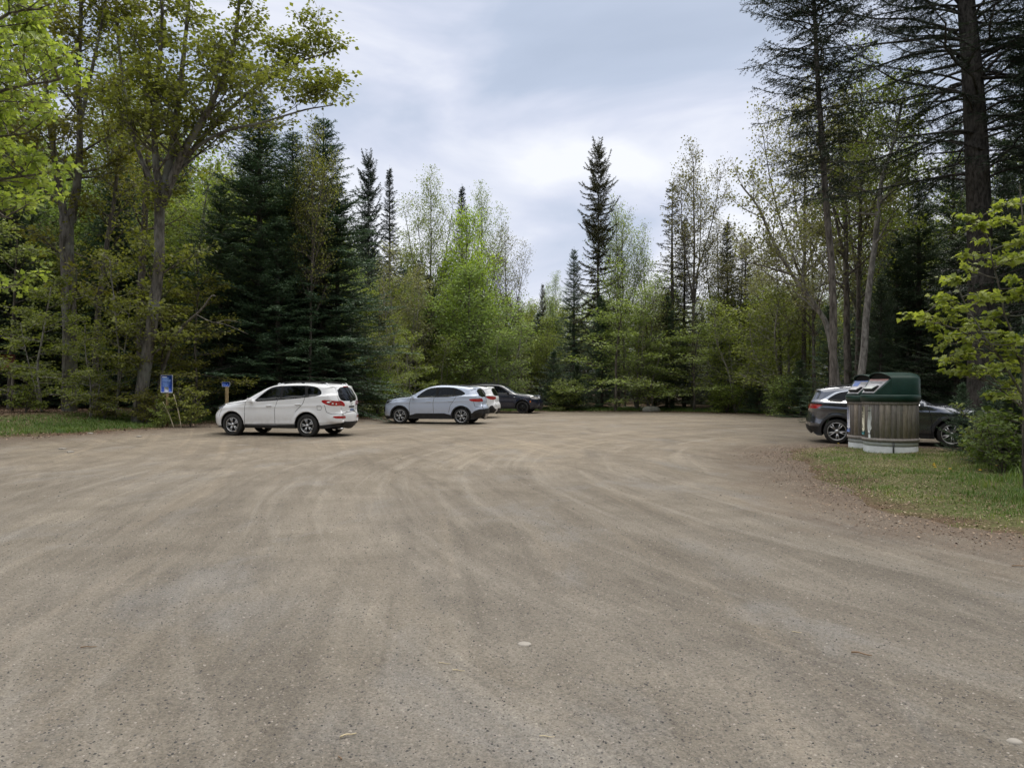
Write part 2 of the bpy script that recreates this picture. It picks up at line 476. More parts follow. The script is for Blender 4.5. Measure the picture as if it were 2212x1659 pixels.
def floor_material():
    m, nt, out = new_mat('forest_floor')
    tc = nd(nt, 'ShaderNodeTexCoord'); P = tc.outputs['Object']
    sd = nd(nt, 'ShaderNodeAttribute', attribute_name='sd').outputs['Fac']
    n1 = noise(nt, P, 1.4, 5, 0.65); n2 = noise(nt, P, 22.0, 5, 0.75)
    soil = ramp(nt, n2, [(0.3, (0.055, 0.038, 0.026)), (0.55, (0.13, 0.09, 0.06)), (0.8, (0.27, 0.20, 0.14))])
    gr = ramp(nt, noise(nt, P, 30.0, 4, 0.7), [(0.3, (0.045, 0.07, 0.02)), (0.7, (0.17, 0.19, 0.07))])
    e1 = math_(nt, 'ADD', sd, math_(nt, 'MULTIPLY', math_(nt, 'SUBTRACT', n1, 0.5), 3.0))
    up = nd(nt, 'ShaderNodeMapRange', {'Value': e1, 'From Min': 0.1, 'From Max': 0.9}).outputs[0]
    dn = nd(nt, 'ShaderNodeMapRange', {'Value': e1, 'From Min': 4.0, 'From Max': 6.5, 'To Min': 1.0, 'To Max': 0.0}).outputs[0]
    k = math_(nt, 'MULTIPLY', math_(nt, 'MULTIPLY', up, dn), 0.8)
    c = mixc(nt, k, soil, gr)
    b = nd(nt, 'ShaderNodeBsdfPrincipled', {'Base Color': c, 'Roughness': 0.95, 'Specular IOR Level': 0.1})
    bp = nd(nt, 'ShaderNodeBump', {'Strength': 0.8, 'Distance': 0.03, 'Height': n2})
    nt.links.new(bp.outputs[0], b.inputs['Normal'])
    nt.links.new(b.outputs[0], out.inputs['Surface'])
    return m
M_FLOOR = floor_material()
xs = np.concatenate([np.arange(-90, -24, 3.0), np.arange(-24, 24, 0.25), np.arange(24, 93, 3.0)])
ys = np.concatenate([np.arange(-16, 0, 2.0), np.arange(0, 50, 0.25), np.arange(50, 130, 3.0)])
o = link('forest_floor', grid_mesh('forest_floor', xs, ys, floor_z), M_FLOOR)
tag(o, 'leaf littered woodland floor and grassy verge around the lot', kind='structure')
# far land to the horizon
M_FAR = simple('far_ground', (0.06, 0.075, 0.035), 0.95, var=0.3, vscale=0.05, spec=0.1)
g = MB(); g.add([(-1500, -900, -0.9), (1500, -900, -0.9), (1500, 1800, -0.9), (-1500, 1800, -0.9)], [np.array([[0, 1, 2, 3]])])
o = g.build('ground', M_FAR); tag(o, 'wooded land reaching to the horizon', kind='structure')
# ================================================================== TREES
UP = np.array([0.0, 0, 1])
def unit(v):
    v = np.asarray(v, dtype=float); return v / (np.linalg.norm(v) + 1e-9)
def catmull(P, n):
    P = np.asarray(P, dtype=float)
    if len(P) < 3:
        t = np.linspace(0, 1, n)[:, None]; return P[0] * (1 - t) + P[-1] * t
    Q = np.vstack([2 * P[0] - P[1], P, 2 * P[-1] - P[-2]])
    u = np.linspace(0, len(P) - 1 - 1e-6, n); i = u.astype(int); t = (u - i)[:, None]
    a, b, c, d = Q[i], Q[i + 1], Q[i + 2], Q[i + 3]
    return 0.5 * ((2 * b) + (c - a) * t + (2 * a - 5 * b + 4 * c - d) * t ** 2 + (3 * b - a - 3 * c + d) * t ** 3)
def grow(p0, d, L, n, rng, up=0.0, wob=0.12, droop=0.0):
    P = [np.array(p0, dtype=float)]; d = unit(d); st = L / n
    for i in range(n):
        d = unit(d + rng.normal(0, wob, 3) + UP * (up / n) - UP * (droop * (i / n) / n * 2))
        P.append(P[-1] + d * st)
    return np.array(P)
def leaf_rot(axis, nrm):
    a = axis / (np.linalg.norm(axis, axis=1)[:, None] + 1e-9)
    n = nrm - a * (nrm * a).sum(1)[:, None]
    n /= np.linalg.norm(n, axis=1)[:, None] + 1e-9
    s = np.cross(n, a)
    return a, s, n
RHOMB = (np.array([(0, 0, 0), (0.45, 0.42, 0.10), (1.0, 0, -0.12), (0.45, -0.42, 0.10)]), [np.array([[0, 1, 2, 3]])])
_ml = [(0, 0), (-0.10, 0.30), (0.12, 0.34), (0.20, 0.58), (0.42, 0.30), (0.62, 0.36), (0.66, 0.16), (1.0, 0.0)]
_ml = _ml + [(x, -y) for x, y in _ml[-2:0:-1]]
MAPLE = (np.array([(x, y, 0.16 * abs(y) - 0.22 * x * x) for x, y in _ml]), [np.array([list(range(len(_ml)))])])
def scatter_leaves(P, A, N, S, tmpl, rng, wscale=1.0):
    T, F = tmpl
    a, s, n = leaf_rot(A, N)
    V = P[:, None, :] + S[:, None, None] * (T[None, :, 0, None] * a[:, None, :] + wscale * T[None, :, 1, None] * s[:, None, :] + T[None, :, 2, None] * n[:, None, :])
    k = len(T); m = len(P)
    Fo = [(np.arange(m)[:, None, None] * k + f[None]).reshape(-1, f.shape[1]) for f in F]
    r = np.repeat(rng.rand(m), k)
    return V.reshape(-1, 3), Fo, r
def deciduous(seed, stems, h0=0.3, n1=16, len1=(2.5, 1.2), elev=(35, 55), n2=6, n3=4, leaf=0.10, leaves=7, flat=0.3, up1=0.5,
              tmpl=RHOMB, keep=1.0, tw=0.55, len2=0.42, len3=0.55, limbs=None, radial=None, r_twig=0.006, clus=0.10):
    """stems: list of (points, r_base, r_tip, h0, n1).  returns (woodV, woodF), (leafV, leafF, rnd)"""
    rng = np.random.RandomState(seed)
    tubes = {8: ([], []), 5: ([], []), 4: ([], []), 3: ([], [])}
    twigs = []
    def add(P, r0, r1, k, pw=1.0):
        t = np.linspace(0, 1, len(P)) ** pw
        tubes[k][0].append(P); tubes[k][1].append(r0 + (r1 - r0) * t)
    def twiglets(P, r, L, lvl3=True):
        m = len(P)
        for j in range(n3):
            t = rng.uniform(0.25, 1.0); q = P[min(m - 1, int(t * (m - 1)))]
            d = unit(P[-1] - P[0])
            sd = np.cross(d, UP); sd = unit(sd) * (1 if j % 2 else -1)
            dd = unit(d * rng.uniform(0.4, 0.9) + sd * rng.uniform(0.4, 1.0) + UP * rng.normal(0.05, 0.35) * (1 - flat))
            tl = L * len3 * rng.uniform(0.5, 1.1)
            T = grow(q, dd, tl, 3, rng, up=0.1, wob=0.12)
            add(T, r_twig, r_twig * 0.5, 3); twigs.append((T[0], T[-1]))
        twigs.append((P[m // 2], P[-1]))
    def branch(p, d, L, r, up):
        n = 7
        P = grow(p, d, L, n, rng, up=up, wob=0.10)
        add(P, r, max(r * 0.18, r_twig), 5 if r > 0.03 else 4)
        m2 = max(2, int(n2 * (0.5 + 0.5 * L / len1[0])))
        for j in range(m2):
            t = 0.22 + 0.78 * (j + rng.uniform(0, 1)) / m2
            q = P[min(n, int(t * n))]
            ax = unit(P[-1] - P[0]); sd = unit(np.cross(ax, UP)) * (1 if j % 2 else -1)
            dd = unit(ax * rng.uniform(0.5, 1.0) + sd * rng.uniform(0.5, 1.0) + UP * rng.normal(0.10, 0.45) * (1 - flat))
            L2 = L * len2 * (1.15 - 0.6 * t) * rng.uniform(0.7, 1.25)
            Q = grow(q, dd, L2, 4, rng, up=up * 0.4, wob=0.12)
            add(Q, max(r * 0.35, r_twig * 1.4), r_twig, 4 if r > 0.02 else 3)
            twiglets(Q, r, max(L2, 0.35))
        twiglets(P[n // 2:], r, L * 0.35)
    for (pts, r0, r1, hh, nn) in stems:
        P = catmull(pts, max(10, int(len(pts) * 4)))
        P = P + np.cumsum(rng.normal(0, 0.010, P.shape), 0) * np.array([1, 1, 0.2])
        add(P, r0, r1, 8, 0.8)
        # root flare is given by the first ring
        H = P[-1][2] - P[0][2]
        az = rng.uniform(0, 2 * pi)
        for j in range(nn):
            t = hh + (1 - hh) * (j + rng.uniform(0, 0.9)) / nn
            q = P[min(len(P) - 1, int(round(t * (len(P) - 1))))]
            az += 2.4 + rng.normal(0, 0.35)
            if radial is not None:
                a = radial[0] + rng.normal(0, radial[1]) if rng.rand() < radial[2] else az
            else: a = az
            u = (t - hh) / (1 - hh + 1e-6)
            el = radians(elev[0] + (elev[1] - elev[0]) * u + rng.normal(0, 8))
            L = (len1[0] + (len1[1] - len1[0]) * u) * rng.uniform(0.75, 1.2)
            rr = max((r0 + (r1 - r0) * t) * 0.42, 0.012)
            branch(q, (cos(a) * cos(el), sin(a) * cos(el), sin(el)), L, min(rr, 0.02 + L * 0.016), up1)
    for (pts, r0, r1) in (limbs or []):
        P = catmull(pts, 14); add(P, r0, r1, 5)
    WV = []; WF = []; n = 0
    for k, (PS, RS) in tubes.items():
        if not PS: continue
        V, F = tube_np(PS, RS, k); WV.append(V); WF.append(F + n); n += len(V)
    if not twigs or leaves <= 0:
        return (np.concatenate(WV), np.concatenate(WF)), None
    tw_a = np.array([a for a, b in twigs]); tw_b = np.array([b for a, b in twigs])
    k = rng.rand(len(tw_a)) < keep
    tw_a, tw_b = tw_a[k], tw_b[k]
    m = len(tw_a)
    idx = np.repeat(np.arange(m), leaves)
    t = rng.uniform(0.15, 1.08, len(idx))[:, None]
    P = tw_a[idx] * (1 - t) + tw_b[idx] * t
    ax = tw_b[idx] - tw_a[idx]; ax /= np.linalg.norm(ax, axis=1)[:, None] + 1e-9
    off = rng.normal(0, 1, P.shape); off[:, 2] *= (0.45 if flat > 0.5 else 0.8)
    P = P + off * clus * 0.6
    A = ax * 0.5 + off * 0.8; A[:, 2] -= 0.25
    N = np.tile(UP, (len(P), 1)) + rng.normal(0, 0.75 if flat < 0.6 else 0.5, P.shape)
    S = leaf * rng.uniform(0.6, 1.25, len(P))
    LV, LF, LR = scatter_leaves(P - A * S[:, None] * 0.4, A, N, S, tmpl, rng)
    return (np.concatenate(WV), np.concatenate(WF)), (LV, LF, LR)
def conifer(seed, H, R, z0=0.3, taper=0.9, gap=0.30, per=5, droop=0.35, el0=20, bl=0.42, bsp=0.11, nl=0.075, nw=0.028, nsp=0.055,
            r0=0.15, prof=None, sparse=0.0, tipup=0.12, lean=(0, 0), hang=0.15, only=None, elj=6, wob=0.012, qmin=0.10, avoid=None, tk=0.55, stick=0.0, tr=None, path=None):
    rng = np.random.RandomState(seed)
    zt = np.linspace(0, H, 14)
    if path is None:
        TP = np.stack([lean[0] * (zt / H) ** 1.5, lean[1] * (zt / H) ** 1.5, zt], -1) + np.cumsum(rng.normal(0, 0.012, (14, 3)), 0) * [1, 1, 0]
    else:
        TP = catmull(path, 14)
    TRr = r0 * (1 - (zt / H)) ** 0.85 + 0.008
    if tr: TRr = np.interp(zt / H, tr[0], tr[1])
    WP = {8: ([TP], [TRr]), 4: ([], [])}
    S = []; D = []; L_ = []; U = []
    z = z0; az = rng.uniform(0, 6.28)
    while z < H * 0.985:
        t = z / H
        rad = R * ((1 - t) ** taper) if prof is None else R * np.interp(t, prof[0], prof[1])
        rad += 0.10
        npr = per if rng.rand() < 0.7 else per - 1
        for j in range(npr):
            if rng.rand() < sparse: continue
            az += 2 * pi / npr + rng.normal(0, 0.25)
            if only is not None and abs(((az - only[0] + pi) % (2 * pi)) - pi) > only[1]: continue
            if avoid is not None and abs(((az - avoid[0] + pi) % (2 * pi)) - pi) < avoid[1] and rng.rand() < 0.85: continue
            L = rad * rng.uniform(0.62, 1.15) * (1.0 if rng.rand() > 0.12 else 1.2)
            zz = z + rng.uniform(-0.5, 0.5) * gap
            c = np.array([np.interp(zz, zt, TP[:, 0]), np.interp(zz, zt, TP[:, 1]), zz])
            if path is not None: c = np.array([np.interp(t, np.linspace(0, 1, 14), TP[:, q]) for q in range(3)])
            el = radians(el0 + 35 * t ** 2 + rng.normal(0, elj))
            n = 7; s = np.linspace(0, 1, n)
            dr = droop * (1 - 0.7 * t)
            r_ = s * L * cos(el); h = sin(el) * s * L - dr * L * s ** 1.7 + tipup * L * s ** 4
            wb = np.cumsum(rng.normal(0, wob * L, n))
            dx, dy = cos(az), sin(az)
            B = np.stack([c[0] + r_ * dx - wb * dy, c[1] + r_ * dy + wb * dx, c[2] + h], -1)
            WP[4][0].append(B); WP[4][1].append(np.linspace(0.006 + 0.009 * L, 0.003, n))
            if stick > 0 and rng.rand() < stick: continue
            nb = max(3, int(L * 0.88 / bsp))
            q = (qmin + (1 - qmin) * (np.arange(nb * 2) // 2 + rng.rand(nb * 2) * 0.8) / nb)
            q = np.clip(q, 0, 0.999)
            i = q * (n - 1); k = i.astype(int); f = (i - k)[:, None]
            pp = B[k] * (1 - f) + B[np.minimum(k + 1, n - 1)] * f
            dd = B[np.minimum(k + 1, n - 1)] - B[k]; dd /= np.linalg.norm(dd, axis=1)[:, None] + 1e-9
            sd = np.cross(dd, UP); sd /= np.linalg.norm(sd, axis=1)[:, None] + 1e-9
            sg = np.where(np.arange(nb * 2) % 2, 1.0, -1.0)[:, None]
            an = rng.uniform(0.7, 1.1, (nb * 2, 1))
            bd = dd * np.cos(an) + sd * sg * np.sin(an) + UP * (rng.normal(0, 0.10, (nb * 2, 1)) - hang)
            ln = bl * min(1.0, 0.45 + L * 0.3) * (1.08 - 0.72 * q) * rng.uniform(0.6, 1.25, nb * 2)
            S.append(pp); D.append(bd); L_.append(ln); U.append(np.tile(UP, (nb * 2, 1)))
            # leader of the branch itself
            S.append(B[3:-1]); D.append(B[4:] - B[3:-1]); L_.append(np.linalg.norm(B[4:] - B[3:-1], axis=1)); U.append(np.tile(UP, (n - 4, 1)))
        z += gap * (1.0 - 0.45 * t) * rng.uniform(0.75, 1.25)
    # spire
    S.append(np.array([TP[-1] - [0, 0, 0.35]])); D.append(np.array([[0, 0, 1.0]])); L_.append(np.array([0.55])); U.append(np.array([[1.0, 0, 0]]))
    S = np.concatenate(S); D = np.concatenate(D); L_ = np.concatenate(L_); U = np.concatenate(U)
    D /= np.linalg.norm(D, axis=1)[:, None] + 1e-9
    cnt = np.maximum(2, (L_ / nsp).astype(int)) * 2
    idx = np.repeat(np.arange(len(S)), cnt)
    o = np.concatenate([np.arange(c) for c in cnt])
    t = ((o // 2) + rng.rand(len(o))) / (cnt[idx] / 2.0)
    P = S[idx] + D[idx] * (L_[idx] * t)[:, None]
    sd = np.cross(D[idx], U[idx]); sd /= np.linalg.norm(sd, axis=1)[:, None] + 1e-9
    sg = np.where(o % 2, 1.0, -1.0)[:, None]
    A = D[idx] * 0.8 + sd * sg * 0.9 + rng.normal(0, 0.35, P.shape)
    A /= np.linalg.norm(A, axis=1)[:, None]
    W = np.cross(A, U[idx] + rng.normal(0, 0.5, P.shape)); W /= np.linalg.norm(W, axis=1)[:, None] + 1e-9
    ll = nl * rng.uniform(0.7, 1.3, len(P)) * (1.12 - 0.4 * t)
    V = np.empty((len(P), 3, 3))
    V[:, 0] = P - W * nw / 2; V[:, 1] = P + W * nw / 2; V[:, 2] = P + A * ll[:, None]
    F = np.arange(len(P) * 3).reshape(-1, 3)
    r = np.repeat(np.clip(0.25 + 0.55 * t * rng.uniform(0.4, 1.2, len(P)) + rng.normal(0, 0.08, len(P)), 0, 1), 3)
    WV = []; WF = []; n = 0
    for k, (PS, RS) in WP.items():
        if not PS: continue
        Vv, Ff = tube_np(PS, RS, k); WV.append(Vv); WF.append(Ff + n); n += len(Vv)
    return (np.concatenate(WV), np.concatenate(WF)), (V.reshape(-1, 3), [F], r)

# ---- foliage and bark materials
M_FIR = leaf_mat('fir_needles', (0.036, 0.066, 0.038), (0.072, 0.118, 0.066), (0.145, 0.210, 0.110), trans=0.12, tcol=(1, 1.1, 0.7))
M_SPRUCE = leaf_mat('spruce_needles', (0.020, 0.032, 0.023), (0.036, 0.056, 0.036), (0.065, 0.092, 0.054), trans=0.10, tcol=(1, 1.1, 0.7))
M_SPRUCE_B = leaf_mat('brown_tinged_needles', (0.040, 0.046, 0.028), (0.080, 0.082, 0.042), (0.16, 0.135, 0.07), trans=0.15, tcol=(1, 1.1, 0.7))
M_MAPLE = leaf_mat('spring_maple_leaves', (0.11, 0.115, 0.030), (0.195, 0.205, 0.052), (0.32, 0.325, 0.095), trans=0.45)
M_UNDER = leaf_mat('understorey_leaves', (0.12, 0.155, 0.038), (0.21, 0.26, 0.065), (0.34, 0.39, 0.12), trans=0.45)
M_BRIGHT = leaf_mat('bright_maple_leaves', (0.17, 0.225, 0.05), (0.29, 0.36, 0.085), (0.45, 0.51, 0.15), trans=0.5)
M_GREEN = leaf_mat('young_green_leaves', (0.155, 0.205, 0.070), (0.255, 0.325, 0.115), (0.39, 0.465, 0.20), trans=0.45)
M_LIME = leaf_mat('lime_leaves', (0.20, 0.27, 0.03), (0.31, 0.40, 0.05), (0.43, 0.50, 0.09), trans=0.5)
M_OLIVE = leaf_mat('olive_bud_leaves', (0.125, 0.12, 0.062), (0.205, 0.20, 0.10), (0.31, 0.30, 0.16), trans=0.4)
M_BUSH = leaf_mat('dark_bush_leaves', (0.06, 0.09, 0.025), (0.115, 0.16, 0.045), (0.22, 0.28, 0.085), trans=0.4)
M_BARK = bark_mat('maple_bark', (0.05, 0.045, 0.038), (0.185, 0.168, 0.148), 10, 0.2, 0.8, (0.24, 0.25, 0.22))
M_BARK_D = bark_mat('dark_bark', (0.055, 0.048, 0.042), (0.19, 0.168, 0.148), 12, 0.25, 0.8)
M_BARK_X = bark_mat('spruce_bark', (0.028, 0.025, 0.022), (0.10, 0.090, 0.080), 12, 0.4, 0.9)
M_BARK_P = bark_mat('pale_bark', (0.12, 0.11, 0.10), (0.36, 0.34, 0.31), 9, 0.35, 0.6)
M_DEAD = bark_mat('dead_wood', (0.07, 0.062, 0.052), (0.22, 0.205, 0.18), 9, 0.3, 0.5)

def meshes(kind, wood, leaf):
    me_w = mesh_np(kind + '_trunk', wood[0], [wood[1]], True)
    me_l = None
    if leaf is not None:
        me_l = mesh_np(kind + '_crown', leaf[0], leaf[1], False, {'rnd': leaf[2]})
    return me_w, me_l
def plant(kind, lib, x, y, label, cat, group=None, s=1.0, rz=0.0, sz=None, z=None, bark=None, leafm=None, tilt=(0, 0)):
    """one tree = Empty > trunk, crown; meshes may be shared"""
    me_w, me_l, mb, ml = lib
    r = empty(kind, (x, y, (gz1(x, y) if z is None else z) - 0.05), rz)
    r.rotation_euler = (tilt[0], tilt[1], rz)
    r.scale = (s, s, sz or s)
    tag(r, label, cat, group)
    t = bpy.data.objects.new('trunk', me_w); COL.objects.link(t); t.parent = r
    if len(me_w.materials) == 0: me_w.materials.append(mb)
    if bark: t.material_slots[0].link = 'OBJECT'; t.material_slots[0].material = bark
    if me_l is not None:
        c = bpy.data.objects.new('crown', me_l); COL.objects.link(c); c.parent = r
        if len(me_l.materials) == 0: me_l.materials.append(ml)
        if leafm: c.material_slots[0].link = 'OBJECT'; c.material_slots[0].material = leafm
    return r
# ================================================================== HERO TREES
def W(px, py, Y):
    return np.array([P2(px, Y), Y, ZP(py, Y)])
def hero(kind, base_px, Y, label, cat, stems_px, bark, leafm, group=None, limbs_px=(), pmap=None, **kw):
    bx = P2(base_px, Y); bz = gz1(bx, Y) - 0.05
    b = np.array([bx, Y, bz])
    def conv(pts):
        out = []
        for p in pts:
            dy = p[2] if len(p) > 2 else 0.0
            w = W(p[0], p[1], Y + dy) - b
            out.append(w)
        if out[0][2] < 0.8: out[0] = np.array([0, 0, 0.0])
        return out
    stems = [(conv(s[0]), s[1], s[2], s[3], s[4]) for s in stems_px]
    limbs = [(conv(l[0]), l[1], l[2]) for l in limbs_px]
    wood, leaf = deciduous(stems=stems, limbs=limbs, **kw)
    mw, ml = meshes(kind, wood, leaf)
    return plant(kind, (mw, ml, bark, leafm), bx, Y, label, cat, group)

G_MAT = 'mature maples on the left verge'
hero('maple_tree', 296, 26.5, 'tall grey maple forking into several upright limbs just behind the large blue sign', 'tree',
     [([(296, 895), (318, 780), (332, 680), (345, 560), (346, 430)], 0.245, 0.18, 0.25, 9),
      ([(346, 440), (336, 330, -.3), (338, 200, -.5), (350, 60, -.8), (345, -130, -1)], 0.16, 0.04, 0.12, 15),
      ([(348, 440), (372, 310), (392, 160, .6), (405, 10, 1), (400, -150, 1)], 0.17, 0.04, 0.15, 15),
      ([(350, 440), (395, 330, -.4), (450, 235, -1), (500, 110, -1.5), (525, -60, -2)], 0.18, 0.04, 0.15, 17),
      ([(360, 400), (430, 300, .5), (530, 200, 1), (625, 140, .8), (705, 110, .2)], 0.12, 0.02, 0.30, 15),
      ([(385, 345), (470, 290, -.6), (560, 265, -1.2), (660, 235, -1.5), (715, 225, -2)], 0.08, 0.015, 0.30, 10),
      ([(346, 430), (300, 330, .5), (270, 200, 1), (255, 60, 1.5), (250, -80, 2)], 0.10, 0.03, 0.25, 11)],
     M_BARK, M_MAPLE, G_MAT, seed=11, len1=(2.3, 1.0), elev=(20, 50), n2=6, n3=5, leaf=0.165, leaves=6, flat=0.6, clus=0.42, len2=0.75)
hero('maple_tree', 150, 28.5, 'thick trunked double maple, leftmost large trunk on the verge', 'tree',
     [([(152, 890), (150, 760), (149, 620), (146, 470)], 0.29, 0.25, 0.45, 4),
      ([(140, 480), (126, 400), (112, 300, .4), (98, 150, .6), (85, 0, .8), (75, -140, 1)], 0.17, 0.05, 0.2, 17),
      ([(152, 480), (166, 400), (172, 300), (168, 150), (175, 0, -.5), (172, -160, -1)], 0.19, 0.05, 0.2, 17),
      ([(170, 270), (200, 150, -.6), (225, 30, -1), (250, -110, -1.2)], 0.09, 0.03, 0.2, 11),
      ([(135, 450), (70, 390, -1), (20, 340, -2), (-40, 300, -2.5)], 0.07, 0.015, 0.3, 8)],
     M_BARK, M_MAPLE, G_MAT, seed=12, len1=(2.6, 1.1), elev=(15, 50), n2=6, n3=5, leaf=0.165, leaves=6, flat=0.6, clus=0.42, len2=0.75)
hero('maple_tree', 207, 29.5, 'slender maple between the two thick maple trunks on the left', 'tree',
     [([(205, 885), (206, 760), (212, 640), (226, 540), (240, 450), (252, 350), (262, 250)], 0.15, 0.05, 0.35, 16)],
     M_BARK_D, M_MAPLE, None, seed=13, len1=(2.0, 0.8), elev=(15, 45), n2=5, n3=4, leaf=0.115, leaves=5, flat=0.5, clus=0.4, len2=0.6)
hero('maple_tree', 310, 33.0, 'dark trunk leaning between the left maples, half lost in leaves', 'tree',
     [([(296, 885), (302, 700), (310, 520), (318, 400), (322, 280), (318, 150)], 0.2, 0.10, 0.4, 18)],
     M_BARK_D, M_MAPLE, None, seed=14, len1=(2.6, 1.2), elev=(15, 50), n2=6, n3=4, leaf=0.115, leaves=6, flat=0.4, clus=0.4, len2=0.6)
# foreground maple reaching in at the left edge of the picture
hero('maple_tree', -250, 9.6, 'bright yellow green maple whose leafy limbs reach in at the left edge', 'tree',
     [([(-250, 1000), (-240, 700), (-225, 300), (-215, -100)], 0.13, 0.05, 0.5, 9),
      ([(-232, 520), (-130, 420), (-20, 390), (90, 375)], 0.045, 0.012, 0.25, 16),
      ([(-228, 380), (-120, 270, -.2), (0, 200, -.3), (130, 175, -.3)], 0.045, 0.012, 0.25, 20),
      ([(-228, 330), (-130, 330, .4), (-40, 300, .6), (60, 290, .7)], 0.035, 0.010, 0.2, 16),
      ([(-226, 300), (-120, 170, .8), (-20, 110, 1), (90, 90, 1.1)], 0.035, 0.010, 0.2, 16),
      ([(-230, 420), (-140, 470, -.3), (-60, 460, -.5), (20, 470, -.6)], 0.025, 0.008, 0.3, 10),
      ([(-222, 250), (-100, 110, .3), (20, 30, .5), (80, 20, .5)], 0.04, 0.012, 0.3, 14),
      ([(-235, 690), (-130, 640), (-60, 625), (10, 625)], 0.02, 0.008, 0.5, 4)],
     M_BARK_D, M_BRIGHT, None, seed=15, len1=(0.85, 0.55), elev=(0, 25), n2=4, n3=3, leaf=0.078, leaves=4, flat=0.5, clus=0.12, tmpl=MAPLE, r_twig=0.004)
# right-hand sapling close to the camera
hero('maple_sapling', 2210, 10.6, 'young maple with large bright yellow green leaves at the right edge', 'sapling',
     [([(2214, 1010), (2208, 900), (2212, 760), (2218, 600), (2200, 400)], 0.022, 0.010, 0.25, 20),
      ([(2208, 850), (2165, 770, -.2), (2110, 700, -.3), (2060, 600, -.3)], 0.02, 0.007, 0.2, 15),
      ([(2175, 785), (2110, 735, .2), (2050, 705, .3), (1992, 680, .3)], 0.014, 0.006, 0.35, 10),
      ([(2205, 880), (2150, 840, .3), (2090, 800, .5), (2040, 770, .6)], 0.014, 0.006, 0.3, 9),
      ([(2210, 700), (2240, 600, .2), (2260, 480, .3)], 0.016, 0.006, 0.2, 10),
      ([(2210, 800), (2165, 650), (2140, 540), (2120, 470)], 0.018, 0.006, 0.25, 13)],
     M_BARK, M_BRIGHT, None, seed=16, len1=(0.60, 0.35), elev=(0, 22), n2=3, n3=3, leaf=0.088, leaves=3, flat=0.92, clus=0.08, up1=0.1, tmpl=MAPLE, r_twig=0.0035)

# leaning and multi-stem trees behind the right-hand car
hero('leaning_tree', 1808, 27.0, 'pale barked tree leaning and bending to the left above the dark car', 'tree',
     [([(1812, 850), (1802, 780), (1788, 705), (1760, 655), (1715, 595), (1672, 520), (1640, 450), (1600, 400)], 0.15, 0.03, 0.35, 22),
      ([(1757, 655), (1735, 600, .4), (1742, 530, .6)], 0.06, 0.02, 0.4, 5),
      ([(1715, 595), (1650, 575, -.5), (1590, 560, -1)], 0.05, 0.012, 0.3, 8)],
     M_BARK_P, M_OLIVE, None, seed=21, len1=(2.4, 1.2), elev=(15, 45), n2=6, n3=4, leaf=0.10, leaves=4, flat=0.2, clus=0.2)
hero('aspen_tree', 1830, 28.5, 'straight dark stemmed tree behind the green bins with sparse spring leaves', 'tree',
     [([(1832, 850), (1828, 700), (1824, 550), (1818, 400), (1812, 300)], 0.17, 0.05, 0.35, 20),
      ([(1824, 560), (1800, 450, -.3), (1786, 340, -.5), (1775, 240, -.6)], 0.08, 0.02, 0.2, 14)],
     M_BARK_D, M_OLIVE, None, seed=22, len1=(2.6, 1.3), elev=(15, 45), n2=6, n3=4, leaf=0.11, leaves=6, flat=0.2, clus=0.25)
hero('aspen_tree', 1858, 25.5, 'pale stemmed tree leaning right, rising from behind the left green bin', 'tree',
     [([(1856, 850), (1866, 740), (1878, 600), (1896, 450), (1905, 380), (1932, 300), (1950, 210)], 0.155, 0.04, 0.4, 20)],
     M_BARK_P, M_UNDER, None, seed=23, len1=(2.4, 1.2), elev=(10, 45), n2=6, n3=4, leaf=0.11, leaves=6, flat=0.2, clus=0.25)

# ---- big spruce on the right
def con_hero(kind, px, Y, label, cat, path_px, bark, leafm, group=None, **kw):
    bx = P2(px, Y); b = np.array([bx, Y, gz1(bx, Y) - 0.05])
    path = [W(p[0], p[1], Y + (p[2] if len(p) > 2 else 0)) - b for p in path_px]
    path[0] = np.array([0, 0, 0.0])
    wood, leaf = conifer(H=path[-1][2], path=path, **kw)
    mw, ml = meshes(kind, wood, leaf)
    return plant(kind, (mw, ml, bark, leafm), bx, Y, label, cat, group)
con_hero('spruce_tree', 2122, 22.5, 'massive old spruce with a thick straight trunk at the right edge', 'tree',
         [(2122, 880), (2116, 480), (2104, 200), (2088, 0), (2070, -200), (2062, -560)], M_BARK_X, M_SPRUCE, None,
         seed=31, R=6.0, z0=5.6, gap=0.42, per=5, elj=13, wob=0.035, droop=0.55, el0=16, bl=1.15, bsp=0.15, nl=0.085, nw=0.024, nsp=0.042,
         prof=([0, 0.28, 0.42, 0.6, 1], [0.5, 0.62, 0.95, 0.85, 0.1]), tr=([0, 0.1, 0.3, 0.6, 1], [0.46, 0.37, 0.335, 0.25, 0.03]),
         tipup=0.28, hang=0.45, sparse=0.04, stick=0.12, qmin=0.22, avoid=(-2.15, 0.5))
con_hero('spruce_tree', 1798, 21.5, 'tall thin spruce with a bare lower trunk and dark ragged top, above the dark car', 'tree',
         [(1806, 860), (1800, 640), (1785, 440), (1772, 250), (1762, 60), (1755, -120), (1750, -300)], M_BARK_D, M_SPRUCE, None,
         seed=32, R=2.4, z0=6.0, gap=0.32, per=5, elj=14, wob=0.03, droop=0.42, el0=10, bl=0.75, bsp=0.13, nl=0.08, nw=0.026, nsp=0.045,
         prof=([0, 0.35, 0.5, 0.75, 1], [0.3, 0.5, 0.75, 1.0, 0.3]), tr=([0, 0.3, 1], [0.125, 0.10, 0.03]), hang=0.35, sparse=0.15)
